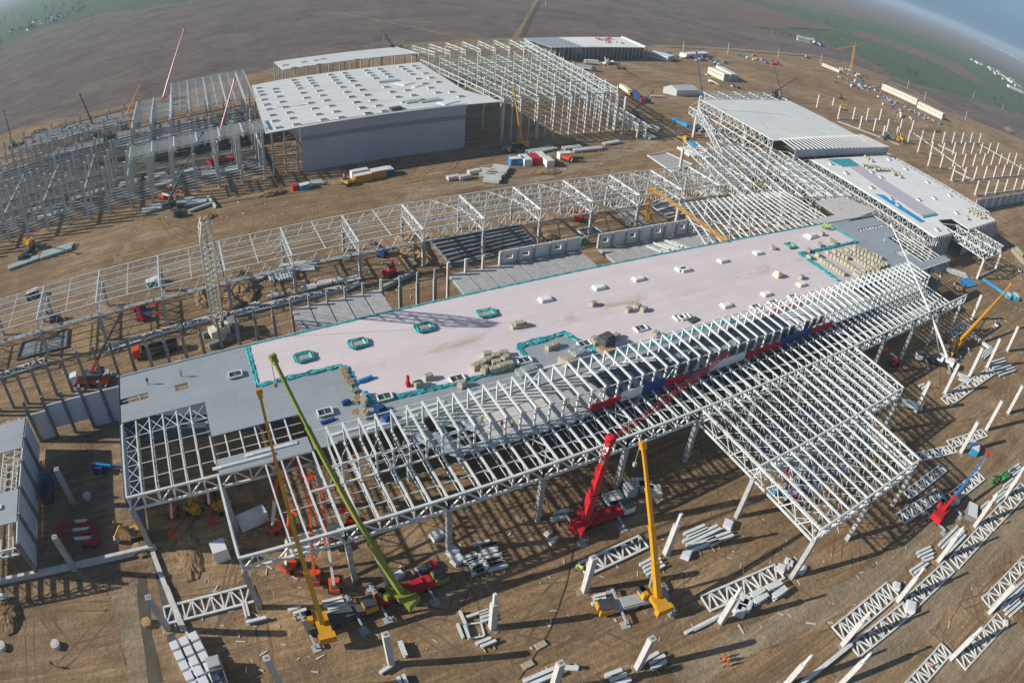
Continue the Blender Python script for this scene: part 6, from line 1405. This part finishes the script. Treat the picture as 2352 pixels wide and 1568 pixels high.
roofbox('grey_bundle', 'bundle', 'stack of grey deck sheets on the big pale roof, left one', (1,0,510,700), 20, (10, 4, .5), 'steel_dark', .1); roofbox('grey_bundle', 'bundle', 'stack of grey deck sheets on the big pale roof, right one', (1,0,610,695), 20, (10, 4, .5), 'steel_dark', .1)
roofbox('grey_bundle', 'bundle', 'dark bundle on the front left edge of the big pale roof', (1,0,375,755), 20, (5, 3, 1.0), 'dark', .1); roofbox('grey_bundle', 'bundle', 'flat grey stack on the middle of the big pale roof', (1,0,335,560), 20, (9, 4, .4), 'steel_dark', .1)
roofbox('white_sheets', 'sheets', 'white sheets lying on the middle of the big pale roof', (1,0,430,575), 20, (7, 7, .3), 'white', .5); roofbox('white_sheets', 'sheets', 'white sheets lying near the right edge of the big pale roof', (1,0,735,705), 20, (9, 5, .3), 'white', .4); roofbox('white_sheets', 'sheets', 'pair of white boards on the back of the big pale roof', (1,0,525,595), 20, (6, 2, .3), 'white', .5)
for k in range(9):
    y0 = [960, 985, 1010, 1040, 1060, 1110, 1150, 1175, 1250][k]; x0 = [5, 12, 25, 45, 60, 78, 95, 100, 85][k]
    p = P(1,1,x0+10,y0+20,RZ+.6); m = MB()
    for j in (-1, 0, 1): m.box((p.x, p.y+j*.3, RZ+.85), (1.5, .2, .12), .4)
    m.box((p.x-.5, p.y, RZ+.74), (.15, .9, .1), .4); m.box((p.x+.5, p.y, RZ+.74), (.15, .9, .1), .4)
    tag(m.build('wooden_pallet', 'wood', None, (p.x, p.y, RZ+.6)), 'small wooden pallet weighing down the teal strip', 'pallet', 'pallets on the left teal strip')
# long flashing strips on the deck behind the portals
for k, (x, y, L_) in enumerate(((20,88.2,9),(27,87.3,10),(34,88.9,8),(40,87.5,11),(47,88.8,8),(53,87.8,9),(-1.5,87.4,12),(4,88.6,10),(64,90.5,10))):
    tag(MB().box((x, y, RZ+.36), (L_, .7, .2)).box((x+.4, y, RZ+.5), (L_*.8, .5, .08)).build('metal_strip', 'steel', None, (x, y, RZ+.26)), 'long pale metal strip lying on the deck behind the portals', 'strip', 'metal strips on the front deck')
# ---------------------------------------------------------------- people
def person_proto(mt, hm):
    t = thing('person', 'person', 'person', (0, 0, 0)); me = bpy.data.meshes.new('body')
    V = [(0,0,.95), (0,0,1.2), (0,0,1.42), (0,0,1.52), (0,.02,1.66), (.2,0,1.42), (.27,.05,1.12), (.24,.22,.92), (-.2,0,1.42), (-.28,-.02,1.14), (-.26,.1,.88), (.1,0,.9), (.13,.06,.48), (.12,-.02,.06), (.12,.13,.03), (-.1,0,.9), (-.13,.12,.5), (-.14,.05,.06), (-.14,.2,.03)]
    Ed = [(0,1),(1,2),(2,3),(3,4),(2,5),(5,6),(6,7),(2,8),(8,9),(9,10),(0,11),(11,12),(12,13),(13,14),(0,15),(15,16),(16,17),(17,18)]
    rad = [.15,.15,.15,.06,.1,.075,.055,.045,.075,.055,.045,.1,.075,.055,.05,.1,.075,.055,.05]
    me.from_pydata(V, Ed, []); o = bpy.data.objects.new('body', me); COL.objects.link(o); o.parent = t
    md = o.modifiers.new('Skin', 'SKIN'); me.materials.append(M['dark'])
    for i, r_ in enumerate(rad): me.skin_vertices[0].data[i].radius = (r_, r_)
    me.skin_vertices[0].data[0].use_root = True; o.modifiers.new('s', 'SUBSURF').levels = 1
    m = MB(); m.taper((0, 0, .92), (0, .01, 1.48), .42, .46, .36, .34); v = m.build('vest', mt); v.parent = t
    m = MB(); m.cyl((0, .02, 1.7), (0, .02, 1.82), .15, 12, .09); m.cyl((0, .04, 1.68), (0, .04, 1.71), .19, 12, .19); v = m.build('helmet', hm); v.parent = t
    return t
pp = {}
def person(q, z, mt, hm, label, group=None, rz=0):
    p = P(*q, z); k = (mt, hm)
    if k not in pp: pp[k] = t = person_proto(mt, hm); t.location = (p.x, p.y, z); t.rotation_euler = (0, 0, rz)
    else: t = dup(pp[k], (p.x, p.y, z), rz)
    t['label'] = label
    if 'group' in t: del t['group']
    if group: t['group'] = group
DZ = RZ+.25
person((0,1,1253,1028), DZ, 'hivis', 'dark', 'worker in dark clothes and yellow vest walking on the left grey deck')
person((0,1,1022,1080), DZ, 'dark', 'dark', 'worker in dark clothes on the left grey deck near its edge')
person((1,1,970,1340), RZ+.2, 'hivis', 'hivis', 'worker in bright yellow inside the portal frames, left one')
person((1,1,1105,1378), RZ+.2, 'redp', 'redp', 'worker in dark red near the front portal post')
person((1,1,1175,1368), RZ+.2, 'hivis', 'white', 'worker in yellow vest right of the dark red worker')
person((1,1,1562,1238), RZ+.2, 'hivis', 'white', 'worker in yellow vest by the front rail right of the blue cloth', rz=1)
person((1,1,1460,1120), RZ+.2, 'dark', 'white', 'worker in dark clothes bending over timber in the portal frames')
for k, (x, y) in enumerate(((962,2),(972,-6),(980,4),(990,0),(1000,8),(1008,2),(985,12))): person((2,1,x,y+6), MZ, 'hivis', 'hivis', 'worker in bright yellow in the group at the far corner of the membrane', 'workers at the far membrane corner', k)
for k, (x, y, l) in enumerate(((262,1402,'worker in orange at the top of the group of four at the bottom right'),(270,1426,'worker in orange at the left middle of the group of four'),(296,1426,'worker in orange at the right middle of the group of four'),(281,1458,'worker in orange at the bottom of the group of four'))): person((2,2,x,y), 0, 'hivis_o', 'hivis_o', l, None, k)
person((1,2,1617,795), 0, 'hivis', 'hivis', 'worker in yellow at the left end of the laid truss'); person((1,2,1652,803), 0, 'hivis', 'hivis', 'worker in yellow just right of the truss end')
person((2,2,1441,1190), 0, 'redp', 'redp', 'worker in red leaning on the first long row truss'); person((2,2,1692,1472), 0, 'hivis_o', 'hivis_o', 'worker in orange on the bottom right truss'); person((2,2,2210,478), 0, 'hivis_o', 'hivis_o', 'worker in orange beside the third long row truss')
person((2,2,1062,392), 0, 'hivis_o', 'hivis_o', 'worker in orange seen under the canopy grid'); person((0,2,800,492), 0, 'hivis_o', 'hivis_o', 'worker in orange between the parked lifts and the digger'); person((0,2,372,1450), 0, 'redp', 'redp', 'worker in red on the bare ground at the bottom left')
person((1,2,2005,262), 0, 'hivis', 'white', 'worker in yellow on the panel packs under the hall'); person((2,1,1725,1110), 0, 'hivis_o', 'hivis_o', 'worker in orange beside the pale column right of the canopy')
# ---------------------------------------------------------------- diggers
def digger(label, p, q, mt='yellow'):
    b = Vector((p[0], p[1], 0)); e = Vector((q[0], q[1], 0)); d = (e-b).normalized(); n = Vector((-d.y, d.x, 0)); up = Vector((0, 0, 1)); L_ = (e-b).length
    t = thing('digger', label, 'excavator', (b.x, b.y, 0))
    for s in (-1, 1): MB().beam(b-d*1.7+n*s*1.1+up*.45, b+d*1.7+n*s*1.1+up*.45, .55, .9).build('track', 'black', t)
    MB().taper(b-d*2.2+up*1.6, b+d*1.2+up*1.5, 2.5, 2.3, 1.2, 1.1).build('upper_body', mt, t); cb = MB().beam(b-d*.2+n*.7+up*2.3, b+d*1.3+n*.7+up*2.3, 1.0, 1.5).build('cab', 'glass', t)
    k = b+d*L_*.55+up*4.2; MB().taper(b+d*1+up*1.7, k, .6, .45).build('boom', mt, t); MB().taper(k, b+d*L_+up*1.4, .4, .3).build('stick', mt, t); MB().taper(b+d*L_+up*1.5, b+d*(L_-.6)+up*.3, 1.1, .9, .5, .9).build('bucket', 'steel_dark', t)
digger('yellow digger with lowered arm at the left hall corner', P(0,2,955,555), P(0,2,805,600))
digger('red digger beside the gallery column between the trenches', P(1,0,1635,1520), P(1,0,1655,1480), 'red')
digger('red machine on the brown ground behind the slab annex', P(1,1,335,330), P(1,1,370,310), 'redp')
digger('yellow digger at the white column rows in the upper right', P(2,0,1100,755), P(2,0,1088,735), 'yellow')
digger('yellow loader beside the yellow containers', P(1,0,40,1270), P(1,0,10,1255), 'yellow')
digger('red digger under the white container between the halls', P(1,0,1560,1110), P(1,0,1590,1120), 'orange')
digger('orange machine at the foot of the concrete frame, far left', P(0,0,600,1385), P(0,0,560,1395), 'yellow')
digger('brown digger near the far end of the hall', P(2,1,1890,430), P(2,1,1870,400), 'wood')
digger('blue machine under the lattice gallery at left', P(0,1,380,640), P(0,1,300,650), 'blue')
digger('dark vehicle working on the open upper ground', P(2,0,1090,680), P(2,0,1080,670), 'dark')
# drums, manholes
for x, y, l in ((390,1310,'pale concrete manhole ring on bare ground at lower left'),(20,1320,'pale concrete manhole ring at the lower left edge'),(1015,1160,'brown ring drum beside the trench'),(605,290,'grey ring lid by the shaded column')):
    p = P(0,2,x,y); m = MB(); m.cyl((p.x, p.y, 0), (p.x, p.y, .9), 1.0, 20); m.cyl((p.x, p.y, .9), (p.x, p.y, .95), .6, 16); tag(m.build('manhole_ring', 'concrete_l' if 'brown' not in l else 'wood', None, (p.x, p.y, 0)), l, 'ring')
# soil mounds
for i, (q, rx, ry, h) in enumerate((((0,1,1640,420),6,9,2.2),((0,2,60,1110),3,4,1.4),((1,1,480,130),5,8,1.8),((2,0,430,1010),4,3,1.6),((0,0,1880,1335),5,3,1.5),((0,0,1420,1500),4,2.5,1),((2,0,1140,575),5,4,2),((0,1,1420,480),4,6,2.0),((1,0,1900,470),7,4,1.8),((0,2,985,650),2.5,2,1.2),((0,2,1300,700),2.5,6,.8),((1,1,1430,75),3,3,1.2),((0,0,250,930),9,5,3),((0,0,430,890),12,6,3.4),((0,0,330,950),10,5,3.0),((1,1,560,190),2,7,1.5),((2,1,1760,330),2,2,.6),((1,0,1430,1185),5,3,1),((0,1,330,760),4,1.5,1),((2,0,2250,900),12,8,3),((2,0,1700,890),20,8,2))):
    p = P(*q); m = MB(); m.dome((p.x, p.y, 0), rx, ry, h, i, 26, 7, .22); tag(m.build('soil_mound', 'soil', None, (p.x, p.y, 0)), 'heap of loose brown soil dug up on the site', 'soil heap', 'loose soil heaps')
# excavations and slabs
def slab(label, pts, mt='concrete_d', z=.15, cat='slab', edge='soil', nm='floor_slab', strips=0, smt='concrete_l'):
    pts = [P(*q) if len(q) == 4 else q for q in pts]; t = thing(nm, label, cat, (pts[0].x, pts[0].y, 0)); MB().prism([(p.x, p.y) for p in pts], .03, z).build('slab', mt, t)
    for i in range(len(pts)):
        a, b = pts[i], pts[(i+1) % len(pts)]; MB().beam((a.x, a.y, z*.5+.2), (b.x, b.y, z*.5+.2), .5, z+.5).build('rim', edge, t)
    for k in range(strips):
        u = (k+.5)/strips; a, b = pts[0].lerp(pts[1], u), pts[3].lerp(pts[2], u); MB().beam((a.x, a.y, z+.3), (b.x, b.y, z+.3), .9, .6).build('strip_wall', smt, t)
slab('small square grey slab pit left of a gallery column', [(0,1,120,915),(0,1,155,800),(0,1,472,703),(0,1,462,828)], 'concrete_d', .12, edge='dark')
slab('large sunken floor with dark and white strips beside the slab annex', [(1,1,605,90),(1,1,770,275),(1,1,1345,120),(1,1,1215,-20)], 'dark', .12, edge='concrete_d', strips=7, smt='concrete_d')
slab('grey concrete slab beside the muddy track near the tent', [(1,0,2110,1075),(1,0,2280,1190),(1,0,2420,1140),(1,0,2235,1055)], 'concrete', .2, edge='concrete_l')
slab('sunken trench floor with white edges at the gallery end, left one', [(1,1,1620,20),(1,1,1690,70),(1,1,1800,40),(1,1,1740,0)], 'dark', .1, edge='concrete_l')
slab('white edged trench under the gallery, middle one', [(1,0,2120,1410),(1,0,2240,1510),(2,0,110,1450),(2,0,-40,1330)], 'concrete_d', .1, edge='concrete_l', strips=3)
slab('white edged trench under the gallery, right one', [(2,0,95,1310),(2,0,280,1450),(2,0,400,1425),(2,0,250,1330)], 'concrete', .1, edge='concrete_l')
slab('grey slab strip beside the gallery columns', [(1,0,1850,1420),(1,0,1990,1545),(1,0,2090,1520),(1,0,1950,1390)], 'concrete', .2, edge='concrete_d')
slab('dark earth trench running left of the sunken floor', [(1,1,385,150),(1,1,470,280),(1,1,520,260),(1,1,440,130)], 'concrete_d', .06, edge='soil')
# trench by the left
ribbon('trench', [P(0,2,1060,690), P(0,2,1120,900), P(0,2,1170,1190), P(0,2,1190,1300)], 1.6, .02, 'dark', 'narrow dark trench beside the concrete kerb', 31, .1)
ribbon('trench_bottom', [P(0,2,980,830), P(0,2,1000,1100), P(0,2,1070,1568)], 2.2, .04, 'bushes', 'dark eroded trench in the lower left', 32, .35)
# cable on ground
cb = MB(); pts_ = [P(1,2,1640,450), P(1,2,1590,680), P(1,2,1545,900), P(1,2,1440,1190), P(1,2,1375,1310), P(1,2,1285,1450), P(1,2,1220,1545)]
for a, b in zip(pts_, pts_[1:]): cb.beam(a+Vector((0, 0, .1)), b+Vector((0, 0, .1)), .07)
tag(cb.build('cable', 'black', None, pts_[0]), 'thin dark cable lying from the red crane to the bottom edge', 'cable')
for q in ((1375,1308),(1285,1443)): p = P(1,2,*q); tag(MB().box((p.x, p.y, .15), (2, 1.2, .3), .1).box((p.x, p.y, .33), (1.8, 1.0, .06), .1).build('cable_ramp', 'bale', None, (p.x, p.y, 0)), 'small tan board covering the cable at %s' % ('its upper bend' if q[0] == 1375 else 'its lower bend'), 'board')
# ---------------------------------------------------------------- trees, hedges, poles, houses
def tree(name, label, p, h, mt, seed, group=None, n=420, cr=.45):
    t = thing(name, label, 'tree', (p.x, p.y, 0), group); rr_ = random.Random(seed); m = MB(); m.taper((p.x, p.y, -.5), (p.x, p.y, h*.55), h*.06, h*.03)
    lim = []
    for k in range(7):
        a = rr_.uniform(0, 6.28); z0 = h*rr_.uniform(.25, .5); e = Vector((p.x+math.cos(a)*h*cr*.7, p.y+math.sin(a)*h*cr*.7, h*rr_.uniform(.6, .9))); m.taper((p.x, p.y, z0), e, h*.025, h*.01); lim.append(e)
    m.build('trunk', 'bushes', t); m = MB()
    for k in range(n):
        c = rr_.choice(lim).lerp(Vector((p.x, p.y, h*.65)), rr_.random()*.8) + Vector((rr_.gauss(0, h*.13), rr_.gauss(0, h*.13), rr_.gauss(0, h*.11))); s = h*rr_.uniform(.012, .035)
        a = Vector((rr_.uniform(-1, 1), rr_.uniform(-1, 1), rr_.uniform(-1, 1)))*s; b = Vector((rr_.uniform(-1, 1), rr_.uniform(-1, 1), rr_.uniform(-1, 1)))*s
        m.add([c+a, c+b, c-a, c-b], [(0, 1, 2, 3)])
    m.build('crown', mt, t)
tree('bare_tree', 'large bare tree beside the dark plot on the green field, left one', P(2,0,1545,545), 17, 'bushes', 1)
tree('bare_tree', 'large bare tree beside the dark plot on the green field, right one', P(2,0,1595,548), 16, 'bushes', 2)
tree('leafy_tree', 'round green tree at the right edge of the green field', P(2,0,2145,715), 13, 'leaf', 3); tree('leafy_tree', 'green tree right of the round one near the right edge', P(2,0,2190,700), 11, 'leaf', 4)
tree('leafy_tree', 'tree at the right edge behind the dirt road', P(2,0,2320,690), 12, 'bushes', 5)
rr = random.Random(9)
for k in range(26):
    t_ = k/26; p = P(2,0,640,240).lerp(P(2,0,960,320), t_) + Vector((rr.gauss(0, 12), rr.gauss(0, 12), 0)); tree('hedge_tree', 'small bare tree around the lone farm houses', p, rr.uniform(6, 10), 'bushes', 40+k, 'bare trees around the farm', 90)
for k in range(24):
    p = P(2,0,700,60).lerp(P(2,0,1300,300), k/24) + Vector((rr.gauss(0, 10), rr.gauss(0, 10), 0)); tree('hedge_tree', 'small bare tree in the field hedge line', p, rr.uniform(5, 10), 'bushes', 80+k, 'bare trees in the hedge line', 80)
for k, (x, y) in enumerate(((1680,425),(1690,440),(1755,465),(1770,470),(1808,492),(1975,570),(1900,665),(1925,668),(1945,668))): tree('hedge_tree', 'bush standing out in the green crop', P(2,0,x,y), rr.uniform(6, 10), 'bushes', 120+k, 'bushes in the green crop', 140)
for k in range(70):
    p = P(0,0,0,120).lerp(P(0,0,900,0), rr.random()) + Vector((rr.gauss(0, 90), rr.gauss(0, 220), 0)); tree('far_tree', 'hazy dark tree beyond the green field at the upper left', p, rr.uniform(12, 20), 'bushes', 200+k, 'hazy trees at the upper left', 60, .6)
def house(label, p, rz, s, group, wall='wall_white', roof='redp', name='house'):
    t = thing(name, label, 'house', (p.x, p.y, 0), group); t.rotation_euler = (0, 0, rz); L_, W_, H_ = s
    o = MB().box((0, 0, H_/2), (L_, W_, H_)).build('wall', wall); o.parent = t
    o = MB().add([(-L_/2-.4, -W_/2-.5, H_), (L_/2+.4, -W_/2-.5, H_), (L_/2+.4, W_/2+.5, H_), (-L_/2-.4, W_/2+.5, H_), (-L_/2-.4, 0, H_+W_*.42), (L_/2+.4, 0, H_+W_*.42)], [(0, 1, 5, 4), (2, 3, 4, 5), (0, 4, 3), (1, 2, 5), (3, 2, 1, 0)]).build('roof', roof); o.parent = t
    m = MB()
    for k in (-.3, 0, .3): m.box((L_*k, -W_/2-.03, H_*.55), (1.1, .06, 1.2))
    o = m.build('window', 'glass'); o['kind'] = 'stuff'; o.parent = t
    return t
house('long pale farm shed left of the farm house on the green field edge', P(2,0,838,290), -.5, (22, 8, 4.5), None, 'cream', 'wall_panel')
house('white farm house with dark roof at the green field edge', P(2,0,905,300), .3, (14, 9, 5), None, 'white', 'stripe'); house('small outbuilding right of the farm house', P(2,0,940,312), .3, (9, 6, 3), None, 'wall_white', 'stripe')
for k in range(60):
    p = P(2,0,2110,470).lerp(P(2,0,2380,640), rr.random()) + Vector((rr.gauss(0, 25), rr.gauss(0, 45), 0)); house('small house in the hazy village at the right edge', p, rr.uniform(-.6, .6), (rr.uniform(9, 14), rr.uniform(7, 9), rr.uniform(3.5, 6)), 'houses of the village at the right edge', rr.choice(['white', 'cream', 'wall_white', 'concrete_l']), rr.choice(['stripe', 'concrete_d', 'wood', 'stripe']))
for k in range(50):
    p = P(2,0,1960,240).lerp(P(2,0,2352,430), rr.random()) + Vector((rr.gauss(0, 60), rr.gauss(0, 60), 0)); house('tiny pale house of the far village near the horizon', p, rr.uniform(-.6, .6), (rr.uniform(14, 26), rr.uniform(9, 12), rr.uniform(5, 8)), 'houses of the far village', rr.choice(['white', 'cream']), rr.choice(['white', 'stripe', 'wall_white']))
for k in range(40):
    p = P(0,0,130,210).lerp(P(0,0,480,105), rr.random()) + Vector((rr.gauss(0, 25), rr.gauss(0, 60), 0)); house('small hazy house beyond the green field at the upper left', p, rr.uniform(-.6, .6), (rr.uniform(8, 12), rr.uniform(6, 8), rr.uniform(3, 5)), 'hazy houses at the upper left', rr.choice(['white', 'cream', 'wall_white']), rr.choice(['stripe', 'concrete_d', 'dark']))
for k in range(90):
    p = P(2,0,2080,450).lerp(P(2,0,2352,700), rr.random()) + Vector((rr.gauss(0, 30), rr.gauss(0, 50), 0)); tree('far_tree', 'bare tree among the village houses at the right edge', p, rr.uniform(6, 12), 'bushes', 400+k, 'trees of the village at the right edge', 50, .5)
for q in ((1,0,2352,365),(2,0,310,372),(2,0,655,398),(2,0,950,435),(1,0,1407,40),(2,0,1548,610),(2,0,1665,690),(2,0,1945,830),(2,0,2200,760),(2,0,2000,675)):
    p = P(*q); t_ = thing('power_pole', 'thin pale power pole standing beside the perimeter dirt road', 'pole', (p.x, p.y, 0), 'power poles along the dirt road'); MB().taper((p.x, p.y, 0), (p.x, p.y, 11), .45, .3).build('pole', 'concrete_l', t_); MB().beam((p.x-1.2, p.y, 10.4), (p.x+1.2, p.y, 10.4), .2).build('crossarm', 'concrete_l', t_)
# scattered offcuts and rubble
m = MB(); rr = random.Random(77)
for k in range(1100):
    z_ = rr.choice(((1,2,200,300,2300,1500),(0,2,1200,500,2300,1500),(0,1,1650,200,2352,600),(1,1,0,0,600,500),(2,2,0,400,2200,1200),(0,0,600,1150,1900,1560),(1,0,1100,900,2300,1200),(2,0,0,700,400,1100),(2,0,1200,560,1500,860),(2,0,1600,850,2100,930),(2,1,1800,200,2352,900),(0,1,300,600,1600,1200)))
    p = P(z_[0], z_[1], rr.uniform(z_[2], z_[4]), rr.uniform(z_[3], z_[5])); s = rr.uniform(.08, .28); m.box((p.x, p.y, s*.3), (s*rr.uniform(1, 8), s, s*.6), rr.uniform(0, 3))
o = m.build('rubble', 'concrete_l'); o['kind'] = 'stuff'; o['label'] = 'scattered offcuts and rubble on the bare ground'
# tyre ruts
rr = random.Random(12)
# ---------------------------------------------------------------- light, sky, air
SUN_EL, SUN_AZ = 25.7, 162.0     # light comes from this compass angle (degrees from +X, counter-clockwise)
sd = Vector((math.cos(R(SUN_AZ))*math.cos(R(SUN_EL)), math.sin(R(SUN_AZ))*math.cos(R(SUN_EL)), math.sin(R(SUN_EL))))
sun = bpy.data.lights.new('sun', 'SUN'); sun.energy = 5.0; sun.angle = R(.55); sun.color = (1, .93, .83)
so = bpy.data.objects.new('sun', sun); COL.objects.link(so); so.rotation_euler = sd.to_track_quat('Z', 'Y').to_euler(); so.location = (0, 0, 300)
w = bpy.data.worlds.new('World'); sc.world = w; w.use_nodes = True
nt = w.node_tree; bg = nt.nodes['Background']; sk = nt.nodes.new('ShaderNodeTexSky'); sk.sky_type = 'NISHITA'; sk.sun_disc = False
sk.sun_elevation = R(SUN_EL); sk.sun_rotation = R(90 - SUN_AZ); sk.altitude = 100; sk.dust_density = .6; sk.ozone_density = 2.0
tcw = nt.nodes.new('ShaderNodeTexCoord'); sx_ = nt.nodes.new('ShaderNodeSeparateXYZ'); nt.links.new(tcw.outputs['Generated'], sx_.inputs[0])
cr = nt.nodes.new('ShaderNodeValToRGB'); nt.links.new(sx_.outputs[2], cr.inputs[0]); e = cr.color_ramp.elements
e[0].position = 0.0; e[0].color = (1.9, 3.1, 4.4, 1); e[1].position = .16; e[1].color = (4.2, 5.8, 7.4, 1)
fr_ = nt.nodes.new('ShaderNodeMapRange'); fr_.interpolation_type = 'SMOOTHSTEP'; fr_.inputs['From Min'].default_value = .06; fr_.inputs['From Max'].default_value = .42
nt.links.new(sx_.outputs[2], fr_.inputs['Value'])
mx = nt.nodes.new('ShaderNodeMix'); mx.data_type = 'RGBA'; nt.links.new(fr_.outputs[0], mx.inputs[0]); nt.links.new(cr.outputs[0], mx.inputs[6]); nt.links.new(sk.outputs[0], mx.inputs[7])
nt.links.new(mx.outputs[2], bg.inputs[0]); bg.inputs[1].default_value = .07
HZ = float(os.environ.get('HZ', .00014))
if HZ > 0:
    hz = MB().prism([(-12000, -9000), (16000, -9000), (16000, 16000), (-12000, 16000)], -3, 125).build('haze', M['white'])
    hz.data.materials.clear(); hm = bpy.data.materials.new('haze_air'); hm.use_nodes = True; n = hm.node_tree
    n.nodes.remove(n.nodes['Principled BSDF']); v = n.nodes.new('ShaderNodeVolumePrincipled')
    v.inputs['Color'].default_value = (.62, .80, .97, 1); v.inputs['Density'].default_value = HZ; v.inputs['Anisotropy'].default_value = .1
    n.links.new(v.outputs[0], n.nodes['Material Output'].inputs['Volume']); hz.data.materials.append(hm)
    hz['kind'] = 'stuff'; hz['label'] = 'thin bluish haze lying over the far fields'
sc.view_settings.view_transform = 'Standard'; sc.view_settings.look = 'None'; sc.view_settings.gamma = 1
sc.view_settings.exposure = float(os.environ.get('EXPO', .24))
cy = sc.cycles
cy.use_denoising = True; cy.max_bounces = 5; cy.diffuse_bounces = 2; cy.glossy_bounces = 2; cy.transmission_bounces = 2; cy.transparent_max_bounces = 12; cy.volume_bounces = 1
cy.sample_clamp_indirect = 4
cy.caustics_reflective = False; cy.caustics_refractive = False
sc.render.engine = 'CYCLES'
